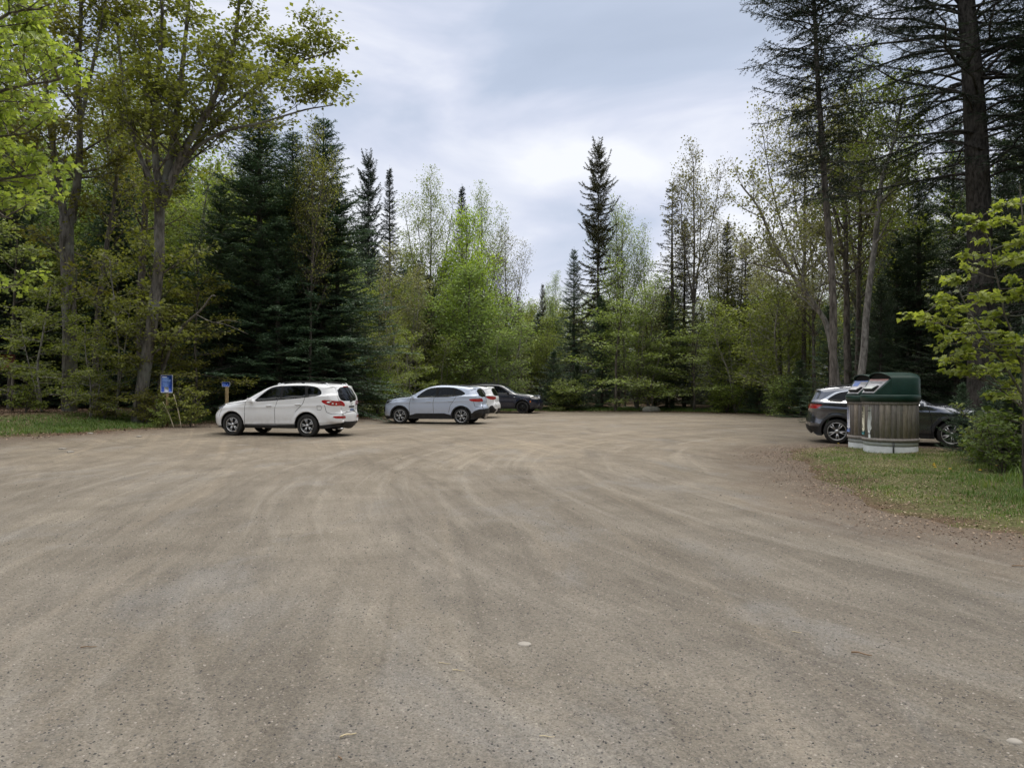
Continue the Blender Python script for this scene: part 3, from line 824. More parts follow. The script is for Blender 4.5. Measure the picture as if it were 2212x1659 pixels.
con_hero('spruce_tree', 2370, 21.5, 'dark dense spruce filling the top right corner', 'tree',
         [(2370, 900), (2370, 400), (2370, -100), (2370, -500)], M_BARK_D, M_SPRUCE, None,
         seed=33, R=4.2, z0=2.0, gap=0.33, per=6, elj=12, wob=0.03, droop=0.42, el0=12, bl=0.95, bsp=0.14, nl=0.09, nw=0.030, nsp=0.045,
         prof=([0, 0.2, 0.5, 1], [0.8, 1.0, 0.9, 0.1]), tr=([0, 1], [0.3, 0.03]), hang=0.35, sparse=0.05)

# ================================================================== LIBRARY OF SHARED TREE MESHES
LIB = {}
def rad98(leaf):
    return float(np.percentile(np.hypot(leaf[0][:, 0], leaf[0][:, 1]), 96))
def lib_con(key, kind, H, R, bark, leafm, **kw):
    wood, leaf = conifer(H=H, R=R, **kw)
    mw, ml = meshes(kind, wood, leaf)
    LIB[key] = ((mw, ml, bark, leafm), H, R, kind)
def lib_dec(key, kind, H, R, bark, leafm, **kw):
    wood, leaf = deciduous(**kw)
    mw, ml = meshes(kind, wood, leaf)
    LIB[key] = ((mw, ml, bark, leafm), H, rad98(leaf), kind)
lib_con('fir', 'fir_tree', 12.5, 3.4, M_BARK_D, M_FIR, seed=41, taper=0.72, elj=12, wob=0.025, gap=0.26, per=6, droop=0.34, el0=5, bl=0.55, bsp=0.11, nl=0.085, nw=0.034, nsp=0.05, r0=0.17, hang=0.12)
lib_con('fir2', 'fir_tree', 10.0, 2.6, M_BARK_D, M_FIR, seed=42, elj=12, wob=0.025, gap=0.25, per=6, droop=0.30, el0=10, bl=0.50, bsp=0.11, nl=0.08, nw=0.034, nsp=0.05, r0=0.14, hang=0.10, taper=0.65)
lib_con('spire', 'spruce_tree', 16.0, 2.2, M_BARK_D, M_SPRUCE, seed=43, z0=1.0, gap=0.27, per=6, elj=10, wob=0.02, droop=0.42, el0=8, bl=0.48, bsp=0.12, nl=0.10, nw=0.042, nsp=0.06, r0=0.16, sparse=0.06, hang=0.2, taper=0.75)
lib_con('thin', 'spruce_tree', 14.0, 1.7, M_BARK_D, M_SPRUCE_B, seed=44, z0=1.5, gap=0.32, per=5, elj=14, wob=0.03, droop=0.42, el0=5, bl=0.42, bsp=0.14, nl=0.11, nw=0.045, nsp=0.07, r0=0.13, sparse=0.22, hang=0.25, taper=0.7)
lib_con('pine', 'spruce_tree', 18.0, 2.6, M_BARK_D, M_SPRUCE_B, seed=45, z0=3.0, gap=0.30, per=6, elj=20, wob=0.04, droop=0.45, el0=8, bl=0.55, bsp=0.12, nl=0.14, nw=0.055, nsp=0.055, r0=0.20, sparse=0.36, hang=0.12, tipup=0.2,
        prof=([0, 0.22, 0.45, 0.6, 0.8, 0.93, 1.0], [0.5, 0.85, 1.0, 0.9, 0.75, 0.52, 0.34]))
lib_con('small', 'young_fir', 4.5, 1.5, M_BARK_D, M_FIR, seed=46, z0=0.15, gap=0.20, per=6, droop=0.12, el0=15, bl=0.42, bsp=0.10, nl=0.085, nw=0.034, nsp=0.05, r0=0.05, hang=0.05)
st = lambda H, r, n, h=0.3, lean=0.0: [([(0, 0, 0), (0.1, 0.05, H * 0.35), (lean * 0.6, 0.1, H * 0.7), (lean, 0, H)], r, 0.02, h, n)]
lib_dec('tall', 'aspen_tree', 15.0, 3.2, M_BARK, M_GREEN, seed=51,
        stems=st(15.0, 0.16, 26, 0.35) + [([(0.05, 0.05, 5.5), (1.5, 0.5, 8.5), (2.6, 0.8, 12.6)], 0.08, 0.02, 0.15, 14), ([(0.05, 0.05, 6.5), (-1.4, -0.5, 9.5), (-2.3, -0.6, 13.2)], 0.08, 0.02, 0.15, 14), ([(0.05, 0.05, 7.5), (0.2, -1.4, 10), (0.3, -2.2, 13.4)], 0.06, 0.02, 0.15, 10)],
        len1=(2.4, 1.3), elev=(20, 55), n2=6, n3=4, leaf=0.115, leaves=6, flat=0.2, clus=0.5, len2=0.6)
lib_dec('airy', 'birch_tree', 15.0, 3.0, M_BARK_D, M_OLIVE, seed=52,
        stems=st(15.0, 0.15, 26, 0.35, 0.4) + [([(0.05, 0.05, 6.0), (-1.5, 0.4, 9.5), (-2.5, 0.5, 13.0)], 0.07, 0.015, 0.15, 14), ([(0.1, 0.05, 6.5), (1.5, -0.5, 10), (2.6, -0.6, 12.8)], 0.07, 0.015, 0.15, 14), ([(0.1, 0.05, 7.5), (0.6, 1.2, 11), (0.9, 1.8, 13.8)], 0.05, 0.015, 0.15, 10)],
        len1=(2.5, 1.3), elev=(25, 60), n2=6, n3=4, leaf=0.12, leaves=3, flat=0.1, clus=0.45, up1=0.6, len2=0.55)
lib_dec('bushy', 'beech_tree', 9.0, 3.2, M_BARK_D, M_GREEN, seed=53,
        stems=st(9.0, 0.12, 34, 0.08) + [([(0.05, 0.05, 2.0), (1.2, 0.3, 4.5), (1.8, 0.4, 7.0)], 0.06, 0.015, 0.15, 14), ([(0.05, 0.05, 1.8), (-1.1, -0.4, 4), (-1.8, -0.2, 6.5)], 0.06, 0.015, 0.15, 14)],
        len1=(2.5, 1.1), elev=(12, 60), n2=6, n3=5, leaf=0.11, leaves=5, flat=0.35, clus=0.42, len2=0.55)
lib_dec('bushy2', 'beech_tree', 9.5, 3.0, M_BARK_P, M_GREEN, seed=63,
        stems=[([(0, 0, 0), (-0.3, 0.1, 3), (-1.0, 0.2, 6), (-1.2, 0, 8.8)], 0.09, 0.015, 0.2, 18), ([(0, 0, 0), (0.5, -0.2, 3.2), (1.0, -0.1, 6.5), (1.6, 0.2, 9.5)], 0.08, 0.015, 0.25, 18), ([(0, 0, 0), (0.1, 0.6, 2.6), (0.2, 1.1, 5.0), (0.1, 1.3, 7.6)], 0.07, 0.015, 0.2, 14)],
        len1=(2.0, 1.0), elev=(10, 60), n2=6, n3=4, leaf=0.11, leaves=5, flat=0.3, clus=0.42, len2=0.55)
lib_dec('layer', 'understorey_maple', 6.0, 2.4, M_BARK_D, M_UNDER, seed=54,
        stems=st(6.0, 0.06, 20, 0.12, 0.3), len1=(2.5, 0.9), elev=(0, 35), n2=6, n3=5, leaf=0.11, leaves=6, flat=0.78, clus=0.28, up1=0.15)
lib_dec('layer2', 'understorey_maple', 5.0, 2.2, M_BARK_P, M_UNDER, seed=55,
        stems=st(5.0, 0.045, 14, 0.10, -0.4) + [([(0, 0, 0), (0.5, -0.1, 1.6), (0.9, 0, 3.6)], 0.03, 0.01, 0.2, 8)], len1=(2.2, 0.8), elev=(0, 30), n2=6, n3=5, leaf=0.11, leaves=5, flat=0.75, clus=0.28, up1=0.1)
_sh = [([(0, 0, 0), (0.2 * cos(a), 0.2 * sin(a), 0.6), (0.55 * cos(a), 0.55 * sin(a), 1.3 + 0.3 * sin(3 * a))], 0.018, 0.006, 0.1, 8) for a in np.linspace(0, 5.2, 6)]
lib_dec('shrub', 'leafy_shrub', 1.7, 1.1, M_BARK_D, M_UNDER, seed=56, stems=_sh, len1=(0.75, 0.45), elev=(0, 45), n2=3, n3=3, leaf=0.065, leaves=7, flat=0.4, clus=0.14, r_twig=0.004)
lib_dec('sprig', 'leafy_shrub', 1.8, 1.2, M_BARK_D, M_UNDER, seed=58, stems=_sh[:4], len1=(0.8, 0.5), elev=(0, 30), n2=3, n3=2, leaf=0.10, leaves=4, flat=0.7, clus=0.14, r_twig=0.004)
lib_dec('bare', 'bare_sapling', 5.0, 1.2, M_BARK_P, M_OLIVE, seed=57,
        stems=st(5.0, 0.035, 12, 0.2, 0.5), len1=(1.3, 0.5), elev=(15, 50), n2=4, n3=3, leaf=0.09, leaves=2, flat=0.2, clus=0.2)

def put(key, px, top, Y, wpx, label, cat='tree', group=None, leafm=None, bark=None, rz=None, seed=[100]):
    lib, H, R, kind = LIB[key]
    seed[0] += 1
    x = P2(px, Y); z = gz1(x, Y) - 0.05
    h = ZP(top, Y) - z
    sz = h / H
    sx = (wpx / 1534.0 * Y) / (2 * R) if wpx else sz
    if rz is None: rz = random.Random(seed[0]).uniform(0, 6.28)
    return plant(kind, lib, x, Y, label, cat, group, s=sx, sz=sz, rz=rz, leafm=leafm, bark=bark)
G_FIR = 'dark firs on the left'; G_SPIRE = 'spruce spires above the far trees'; G_UN = 'understorey maples along the left verge'
# ---- left group
put('fir', 560, 205, 32.5, 470, 'largest dark fir on the left, its top rising above the white car', group=G_FIR)
put('fir', 698, 255, 34, 420, 'tall dark fir standing right of the largest fir', group=G_FIR)
put('fir2', 728, 400, 34.5, 310, 'dense lower fir at the right end of the dark fir group', group=G_FIR)
put('fir2', 600, 470, 31.5, 300, 'low bushy fir at the foot of the largest fir, right above the white car roof', group=G_FIR)
put('fir2', 478, 400, 33, 260, 'shaded fir behind the small blue sign', group=G_FIR)
put('fir', 632, 285, 36, 430, 'fir top showing between the two tallest dark firs', group=G_FIR)
put('fir2', 30, 330, 33, 300, 'dark fir at the left edge behind the double maple', group=G_FIR)
put('fir2', 235, 430, 36, 260, 'shaded fir deep between the left maple trunks', group=G_FIR)
put('layer', 425, 620, 28.8, 230, 'understorey maple with flat leaf layers left of the white car', group=G_UN, leafm=M_MAPLE)
put('layer2', 250, 560, 27, 230, 'understorey maple between the thick maple trunks', group=G_UN, leafm=M_MAPLE)
put('layer', 345, 660, 27.5, 230, 'understorey maple with low layers directly behind the large blue sign', group=G_UN, leafm=M_MAPLE)
put('layer2', 90, 620, 27, 250, 'understorey maple left of the double trunk', group=G_UN)
put('layer', 20, 520, 31, 260, 'understorey maple at the left edge below the bright limbs', group=G_UN, leafm=M_GREEN)
put('layer2', 195, 700, 26, 170, 'low understorey maple at the foot of the slender maple', group=G_UN)
put('bushy', 60, 330, 38, 330, 'fresh green beech behind the double trunk at the far left', leafm=M_GREEN)
put('bushy2', 440, 380, 37, 280, 'green beech crown showing between the forked maple and the firs', leafm=M_UNDER)
put('tall', 260, 150, 42, 300, 'tall leafy aspen far behind the left maples', leafm=M_UNDER)
put('tall', 20, 80, 40, 300, 'tall leafy aspen behind the foreground limbs at the far left', leafm=M_UNDER)
put('tall', 560, 330, 44, 240, 'leafy aspen behind the largest fir', leafm=M_MAPLE)
put('sprig', 412, 822, 25.6, 90, 'leafy shrub growing right of the large blue sign', 'shrub', 'shrubs near the blue signs', leafm=M_MAPLE)
put('sprig', 318, 832, 25.9, 80, 'leafy shrub growing left of the large blue sign', 'shrub', 'shrubs near the blue signs', leafm=M_MAPLE)
put('sprig', 352, 862, 25.0, 50, 'low leafy sprig covering the foot of the large blue sign', 'shrub', 'shrubs near the blue signs', leafm=M_UNDER)
put('sprig', 225, 835, 26, 70, 'low shrub between the thick maple trunks', 'shrub', leafm=M_MAPLE)
put('sprig', 55, 815, 26, 90, 'low green shrub at the far left verge', 'shrub', leafm=M_UNDER)
put('airy', 668, 300, 31.8, 150, 'slender maple whose thin crown overlaps the dark firs', leafm=M_MAPLE, bark=M_BARK_D)
# ---- middle left
put('pine', 795, 343, 56, 92, 'dark spruce top left of the thin spire, beyond the firs', group=G_SPIRE, leafm=M_SPRUCE)
put('spire', 843, 362, 54, 120, 'thin dark spruce spire left of the pale aspen', group=G_SPIRE)
put('spire', 998, 402, 58, 120, 'small spruce spire poking out of the lime green crown', group=G_SPIRE)
put('tall', 930, 400, 52, 150, 'tall pale green aspen in front of the open sky on the left of the gap', leafm=M_GREEN)
put('tall', 1040, 430, 54, 120, 'airy aspen with a crown bent right beside the small spire', leafm=M_GREEN)
put('bushy', 1010, 490, 50, 190, 'lime green maple glowing in the middle of the left tree line', leafm=M_LIME)
put('airy', 1098, 508, 52, 110, 'sparse budding birch at the left edge of the sky gap', leafm=M_OLIVE)
put('bushy', 1015, 600, 47.5, 260, 'broad soft green beech above the silver car', leafm=M_GREEN)
put('bushy2', 1085, 690, 46.5, 150, 'rounded light green beech above the navy car', leafm=M_GREEN)
put('bushy2', 870, 560, 45, 140, 'brownish budding tree right of the dark firs', leafm=M_OLIVE)
put('bare', 838, 600, 40.5, 60, 'pale bare stemmed sapling leaning right of the dark firs', 'sapling')
put('bushy2', 820, 690, 36.5, 110, 'yellow green young maple behind the silver car bonnet', leafm=M_UNDER)
put('layer2', 885, 725, 40, 130, 'yellow green maple thicket above the silver car roof', leafm=M_UNDER)
put('shrub', 815, 800, 35.5, 75, 'bright shrub between the white car and the silver car', 'shrub', leafm=M_UNDER)
put('bushy2', 960, 740, 45.5, 140, 'low green beech right behind the silver car roof', leafm=M_UNDER)
put('thin', 1120, 640, 52, 70, 'small brown tinged spruce at the foot of the sky gap')
put('thin', 905, 560, 50, 100, 'brown tinged spruce below the pale aspen')
put('small', 925, 790, 46.5, 75, 'small fir in the shade behind the silver car', 'young fir')
# ---- middle right
put('fir2', 1172, 615, 62, 60, 'distant pale fir at the bottom of the sky gap', leafm=M_SPRUCE_B)
put('tall', 1200, 605, 66, 70, 'distant aspen at the bottom of the sky gap', leafm=M_GREEN)
put('fir', 1240, 538, 52, 140, 'dark spruce right of the sky gap, left of the tallest spire', group='dark spruces along the far edge')
put('pine', 1292, 320, 50, 108, 'tallest ragged spruce standing alone against the sky', group='dark spruces along the far edge', leafm=M_SPRUCE_B)
put('airy', 1350, 480, 52, 110, 'thin birch in light green leaf right of the tallest spruce', leafm=M_GREEN)
put('thin', 1452, 398, 50, 150, 'brown tinged spruce in front of the big bare birch', leafm=M_SPRUCE_B)
put('spire', 1478, 470, 51, 120, 'darker spruce against the birch trunk', leafm=M_SPRUCE)
put('airy', 1497, 347, 49, 185, 'large dark stemmed birch with a rounded crown of buds against the sky', bark=M_BARK_D, leafm=M_OLIVE)
put('spire', 1573, 478, 48, 140, 'lone spruce right of the large birch', leafm=M_SPRUCE_B)
put('thin', 1610, 520, 46, 130, 'ragged spruce with brown tinged boughs next to the lone spruce', leafm=M_SPRUCE_B)
put('airy', 1640, 560, 50, 140, 'budding birch behind the leaning tree', leafm=M_OLIVE)
put('airy', 1338, 455, 51, 130, 'budding birch just right of the tallest spruce', leafm=M_GREEN)
put('airy', 1400, 560, 52, 130, 'low airy birch left of the brown tinged spruce', leafm=M_UNDER)
put('tall', 1415, 640, 48, 130, 'leafy aspen between the tallest spruce and the large birch', leafm=M_OLIVE)
put('airy', 1550, 490, 50, 140, 'fine twigged birch overlapping the right side of the large birch', leafm=M_OLIVE)
put('tall', 1545, 640, 47, 120, 'leafy aspen left of the lone spruce', leafm=M_UNDER)
put('airy', 1600, 540, 47, 150, 'budding birch with a ragged top right of the lone spruce', leafm=M_OLIVE)
put('bushy2', 1375, 585, 47, 150, 'light green beech left of the birch trunk', leafm=M_GREEN)
put('layer', 1330, 675, 45.3, 230, 'young maple with flat bright layers on the far edge left of the boulder', leafm=M_GREEN)
put('layer2', 1410, 740, 45.8, 190, 'young maple spreading above the boulder', leafm=M_GREEN)
put('layer', 1500, 720, 44.8, 200, 'young maple with drooping layers right of the boulder', leafm=M_GREEN)
put('bushy2', 1590, 640, 42.5, 170, 'back lit yellow green maple right of the birch trunk', leafm=M_UNDER)
put('bushy2', 1690, 620, 39, 210, 'yellow green maple thicket below the leaning tree', leafm=M_UNDER)
put('bushy2', 1640, 600, 47, 180, 'lime tinted beech at the right end of the far edge', leafm=M_UNDER)
put('bushy', 1745, 620, 40, 150, 'yellow green beech left of the dark car', leafm=M_UNDER)
put('fir2', 1440, 640, 48, 130, 'shaded fir behind the young maples at the boulder', leafm=M_FIR)
put('fir2', 1560, 700, 46, 120, 'shaded low fir right of the birch trunk', leafm=M_FIR)
put('fir2', 1300, 640, 48, 120, 'shaded fir under the tallest spruce', leafm=M_FIR)
put('small', 1195, 760, 47, 110, 'young fir right of the navy car', 'young fir', leafm=M_FIR)
put('small', 1245, 790, 46.5, 90, 'second young fir from the navy car', 'young fir', leafm=M_FIR)
put('small', 1640, 775, 41.5, 110, 'young fir at the far edge below the lime thicket', 'young fir', leafm=M_FIR)
put('small', 1730, 780, 36.5, 120, 'young fir left of the dark car', 'young fir', leafm=M_FIR)
put('shrub', 1220, 820, 46, 90, 'green shrub on the far edge near the navy car', 'shrub', leafm=M_GREEN)
put('shrub', 1700, 815, 37.5, 110, 'green shrub on the far edge left of the dark car', 'shrub', leafm=M_GREEN)
put('shrub', 1570, 830, 42.5, 90, 'dim shrub on the far edge right of the boulder', 'shrub', leafm=M_UNDER)
put('bare', 1384, 690, 44.9, 30, 'thin bare stemmed sapling just left of the boulder', 'sapling')
# ---- right
put('fir', 1985, 395, 29, 330, 'dark fir left of the massive spruce trunk', group='dark firs on the right')
put('fir2', 1905, 600, 27.5, 190, 'lower dark fir behind the green bins', group='dark firs on the right')
put('fir', 2170, 330, 27, 300, 'dark fir behind the massive spruce trunk', group='dark firs on the right')
put('fir2', 1935, 500, 30, 240, 'dark fir between the pale leaning stem and the tall fir on the right', group='dark firs on the right')
put('fir2', 2070, 520, 25.5, 300, 'dark fir with low boughs above the bonnet of the dark car', group='dark firs on the right')
put('fir2', 1790, 660, 31, 140, 'shaded fir between the leaning tree and the bins', group='dark firs on the right')
put('fir', 2215, 40, 29, 420, 'towering dark fir in the top right corner behind the dense spruce', group='dark firs on the right')
put('fir', 2060, 250, 33, 300, 'tall fir directly behind the massive spruce trunk', group='dark firs on the right')
put('tall', 1960, 330, 34, 260, 'leafy aspen crown seen between the right spruces', leafm=M_UNDER)
put('tall', 1860, 300, 36, 220, 'aspen crown behind the straight dark stem', leafm=M_OLIVE)
put('airy', 1735, 190, 38.5, 230, 'tall sparse birch rising through the thin spruce above the dark car', leafm=M_OLIVE, bark=M_BARK_D)
put('airy', 1850, 150, 29, 260, 'tall sparse birch between the two pale stems behind the bins', leafm=M_UNDER, bark=M_BARK_D)
put('airy', 1690, 560, 40, 170, 'budding birch left of the thin spruce with fine twigs', leafm=M_OLIVE)
put('airy', 1760, 480, 37, 200, 'budding birch between the leaning tree and the thin spruce', leafm=M_OLIVE)
put('small', 2150, 790, 15.5, 160, 'young fir thicket at the nose of the dark car', 'young fir', leafm=M_FIR)
put('sprig', 2120, 870, 14.6, 130, 'loose green bush covering the front wheel of the dark car', 'shrub', 'bushes at the right edge', leafm=M_GREEN)
put('sprig', 2215, 790, 13.4, 300, 'tall green bush at the right edge under the young maple', 'shrub', 'bushes at the right edge', leafm=M_BUSH)
put('small', 2080, 830, 16.6, 110, 'low fir sprays in front of the dark car bonnet', 'young fir', leafm=M_FIR)
put('sprig', 2165, 880, 12.8, 150, 'low leafy bush at the edge of the tall grass', 'shrub', 'bushes at the right edge', leafm=M_BUSH)
put('small', 2190, 800, 14.2, 170, 'short dark fir behind the leafy bushes at the right edge', 'young fir', leafm=M_FIR)
put('small', 2240, 640, 14.5, 260, 'dark young fir at the right edge behind the young maple', 'young fir', leafm=M_FIR)

# ================================================================== FAR-OFF WOOD (one mass)
def far_wood():
    rng = np.random.RandomState(5)
    pts = []
    tops_x = [-400, 0, 500, 700, 850, 1000, 1150, 1250, 1400, 1600, 1800, 1900, 2212, 2600]
    tops_y = [250, 260, 330, 430, 540, 590, 665, 655, 640, 650, 600, 500, 330, 300]
    tries = 0
    while len(pts) < 330 and tries < 9000:
        tries += 1
        px = rng.uniform(-420, 2640); 
        near = np.interp(px, [0, 450, 800, 1160, 1500, 1760, 2212], [33, 36, 44, 56, 52, 42, 31])
        Y = near + rng.rand() ** 1.3 * 42
        x = P2(px, Y)
        if any((x - p[0]) ** 2 + (Y - p[1]) ** 2 < 2.2 ** 2 for p in pts): continue
        top = np.interp(px, tops_x, tops_y)
        h = (ZP(top, Y)) * rng.uniform(0.6, 1.0) + 0.3
        h = min(h, 20)
        k = rng.randint(0, 6)
        pts.append((x, Y, gz1(x, Y) - 0.1, h, k, rng.uniform(0, 6.28)))
    # the same wood goes on round the rest of the clearing, beside and behind the camera
    for i in range(150):
        a = rng.uniform(pi * 0.86, pi * 2.14); r = 21 + 22 * rng.rand()
        x, Y = r * cos(a), r * sin(a) + 2
        if Y > 9: continue
        pts.append((x, Y, gz1(x, Y) - 0.1, rng.uniform(12, 19), rng.randint(0, 6), rng.uniform(0, 6.28)))
    return pts
FAR = far_wood()
def joined_template(key):
    (mw, ml, mb, mlf), H, R, kind = LIB[key]
    def arr(me):
        v = np.empty(len(me.vertices) * 3, dtype=np.float32); me.vertices.foreach_get('co', v)
        l = np.empty(len(me.loops), dtype=np.int32); me.loops.foreach_get('vertex_index', l)
        tt = np.empty(len(me.polygons), dtype=np.int32); me.polygons.foreach_get('loop_total', tt)
        return v.reshape(-1, 3), l, tt
    v1, l1, t1 = arr(mw); v2, l2, t2 = arr(ml)
    rr = np.empty(len(v2), dtype=np.float32); ml.attributes['rnd'].data.foreach_get('value', rr)
    me = bpy.data.meshes.new('far_tree')
    V = np.concatenate([v1, v2]); L = np.concatenate([l1, l2 + len(v1)]); T = np.concatenate([t1, t2])
    me.vertices.add(len(V)); me.vertices.foreach_set('co', V.ravel())
    me.loops.add(len(L)); me.loops.foreach_set('vertex_index', L)
    me.polygons.add(len(T)); me.polygons.foreach_set('loop_start', np.concatenate([[0], np.cumsum(T)[:-1]]).astype(np.int32)); me.polygons.foreach_set('loop_total', T)
    me.polygons.foreach_set('material_index', np.concatenate([np.zeros(len(t1)), np.ones(len(t2))]).astype(np.int32))
    me.update(calc_edges=True)
    a = me.attributes.new('rnd', 'FLOAT', 'POINT'); a.data.foreach_set('value', np.concatenate([np.zeros(len(v1), dtype=np.float32), rr]))
    return me, H, R
def gn_scatter(name, tmpl_me_mats, pts, label, cat):
    """one object scattering a template mesh over its vertices"""
    n = len(pts)
    me = bpy.data.meshes.new(name); me.from_pydata([p[:3] for p in pts], [], [])
    a = me.attributes.new('rotz', 'FLOAT', 'POINT'); a.data.foreach_set('value', np.array([p[3] for p in pts], dtype=np.float32))
    a = me.attributes.new('scl', 'FLOAT_VECTOR', 'POINT'); a.data.foreach_set('vector', np.array([p[4] for p in pts], dtype=np.float32).ravel())
    o = bpy.data.objects.new(name, me); COL.objects.link(o)
    tag(o, label, cat, kind='stuff')
    t_ob = bpy.data.objects.new(name + '_template', tmpl_me_mats[0])
    for m in tmpl_me_mats[1]:
        if len(t_ob.data.materials) < len(tmpl_me_mats[1]): t_ob.data.materials.append(m)
    ng = bpy.data.node_groups.new(name, 'GeometryNodeTree')
    ng.interface.new_socket('Geometry', in_out='INPUT', socket_type='NodeSocketGeometry')
    ng.interface.new_socket('Geometry', in_out='OUTPUT', socket_type='NodeSocketGeometry')
    N = ng.nodes
    gi = N.new('NodeGroupInput'); go = N.new('NodeGroupOutput')
    oi = N.new('GeometryNodeObjectInfo'); oi.inputs['Object'].default_value = t_ob; oi.inputs['As Instance'].default_value = True
    ip = N.new('GeometryNodeInstanceOnPoints')
    ra = N.new('GeometryNodeInputNamedAttribute'); ra.data_type = 'FLOAT'; ra.inputs['Name'].default_value = 'rotz'
    sa = N.new('GeometryNodeInputNamedAttribute'); sa.data_type = 'FLOAT_VECTOR'; sa.inputs['Name'].default_value = 'scl'
    cx = N.new('ShaderNodeCombineXYZ')
    ng.links.new(ra.outputs['Attribute'], cx.inputs['Z'])
    ng.links.new(gi.outputs[0], ip.inputs['Points']); ng.links.new(oi.outputs['Geometry'], ip.inputs['Instance'])
    ng.links.new(cx.outputs[0], ip.inputs['Rotation']); ng.links.new(sa.outputs['Attribute'], ip.inputs['Scale'])
    ng.links.new(ip.outputs[0], go.inputs[0])
    md = o.modifiers.new('scatter', 'NODES'); md.node_group = ng
    return o
for i, (key, lm, words) in enumerate([('fir', M_FIR, 'dark fir'), ('bushy', M_UNDER, 'yellow green beech'), ('spire', M_SPRUCE, 'slim spruce'),
                                      ('tall', M_GREEN, 'pale green aspen'), ('layer', M_UNDER, 'low maple'), ('fir2', M_FIR, 'bushy fir')]):
    tme, H, R = joined_template(key)
    pts = []
    for (x, y, z, h, k, rz) in FAR:
        if k != i: continue
        if key == 'layer': h = min(h, 7.5)
        s = h / H
        pts.append((x, y, z, rz, (max(s, 0.75) * 1.15, max(s, 0.75) * 1.15, s)))
    gn_scatter('background_forest', (tme, [M_BARK_D, lm]), pts, 'background mass of %s woods behind the nearer trees' % words, 'forest')
# ================================================================== CARS
def paint(name, col, metal=0.0, rough=0.35, dirt=(0.30, 0.26, 0.21)):
    m, nt, out = new_mat(name)
    tc = nd(nt, 'ShaderNodeTexCoord')
    sp = nd(nt, 'ShaderNodeSeparateXYZ', {0: tc.outputs['Object']})
    n = noise(nt, tc.outputs['Object'], 5.0, 5, 0.7)
    lo = nd(nt, 'ShaderNodeMapRange', {'Value': sp.outputs['Z'], 'From Min': 0.25, 'From Max': 0.75, 'To Min': 0.42, 'To Max': 0.0}).outputs[0]
    k = math_(nt, 'MULTIPLY', lo, ramp(nt, n, [(0.35, (0.1, 0.1, 0.1)), (0.65, (1, 1, 1))]))
    k = math_(nt, 'ADD', k, 0.02)
    c = mixc(nt, k, col, dirt)
    b = nd(nt, 'ShaderNodeBsdfPrincipled', {'Base Color': c, 'Metallic': metal, 'Coat Weight': 1.0, 'Coat Roughness': 0.04})
    nt.links.new(math_(nt, 'ADD', math_(nt, 'MULTIPLY', k, 0.5), rough), b.inputs['Roughness'])
    nt.links.new(math_(nt, 'SUBTRACT', 1.0, k), b.inputs['Coat Weight'])
    nt.links.new(b.outputs[0], out.inputs['Surface'])
    return m
def glass(name, tint, fac=0.5):
    m, nt, out = new_mat(name)
    t = nd(nt, 'ShaderNodeBsdfTransparent', {'Color': (*tint, 1)})
    g = nd(nt, 'ShaderNodeBsdfGlossy', {'Color': (0.95, 0.97, 1.0, 1), 'Roughness': 0.02})
    f = nd(nt, 'ShaderNodeFresnel', {'IOR': 1.42})
    ff = math_(nt, 'ADD', math_(nt, 'MULTIPLY', f.outputs[0], 1.0), 0.0, True)
    mx = nd(nt, 'ShaderNodeMixShader', {0: ff, 1: t.outputs[0], 2: g.outputs[0]})
    nt.links.new(mx.outputs[0], out.inputs['Surface'])
    return m
M_GLASS = glass('clear_car_glass', (0.17, 0.20, 0.20))
M_GLASS_T = glass('tinted_car_glass', (0.05, 0.052, 0.055))
M_TRIM = simple('black_trim', (0.008, 0.008, 0.009), 0.5, spec=0.25)
M_CLAD = simple('black_plastic', (0.022, 0.022, 0.024), 0.6, var=0.3, vscale=6)
M_UNDERB = simple('underbody', (0.012, 0.012, 0.012), 0.8)
M_SEAM = simple('panel_gap', (0.03, 0.03, 0.03), 0.8)
M_TYRE = simple('tyre_rubber', (0.022, 0.021, 0.020), 0.8, var=0.35, vscale=10, bump=0.2)
M_ALLOY = simple('silver_alloy', (0.55, 0.55, 0.56), 0.32, 0.85)
M_ALLOY_D = simple('black_alloy', (0.02, 0.02, 0.022), 0.3, 0.5)
M_HUB = simple('brake_disc', (0.025, 0.025, 0.026), 0.6)
M_RED = simple('red_lamp_lens', (0.42, 0.012, 0.015), 0.12, coat=1.0)
M_LAMPW = simple('clear_lamp_lens', (0.62, 0.60, 0.60), 0.12, 0.4, coat=1.0)
M_HEAD = simple('headlight_lens', (0.16, 0.16, 0.17), 0.08, 0.6, coat=1.0)
M_AMBER = simple('amber_lens', (0.55, 0.14, 0.02), 0.2, coat=1.0)
M_CHROME = simple('chrome', (0.75, 0.75, 0.76), 0.12, 1.0)
M_PLATE = simple('plate_white', (0.62, 0.66, 0.72), 0.5)
M_PLATE_B = simple('plate_blue', (0.10, 0.16, 0.35), 0.5)
M_SEAT = simple('seat_cloth', (0.05, 0.05, 0.052), 0.9)

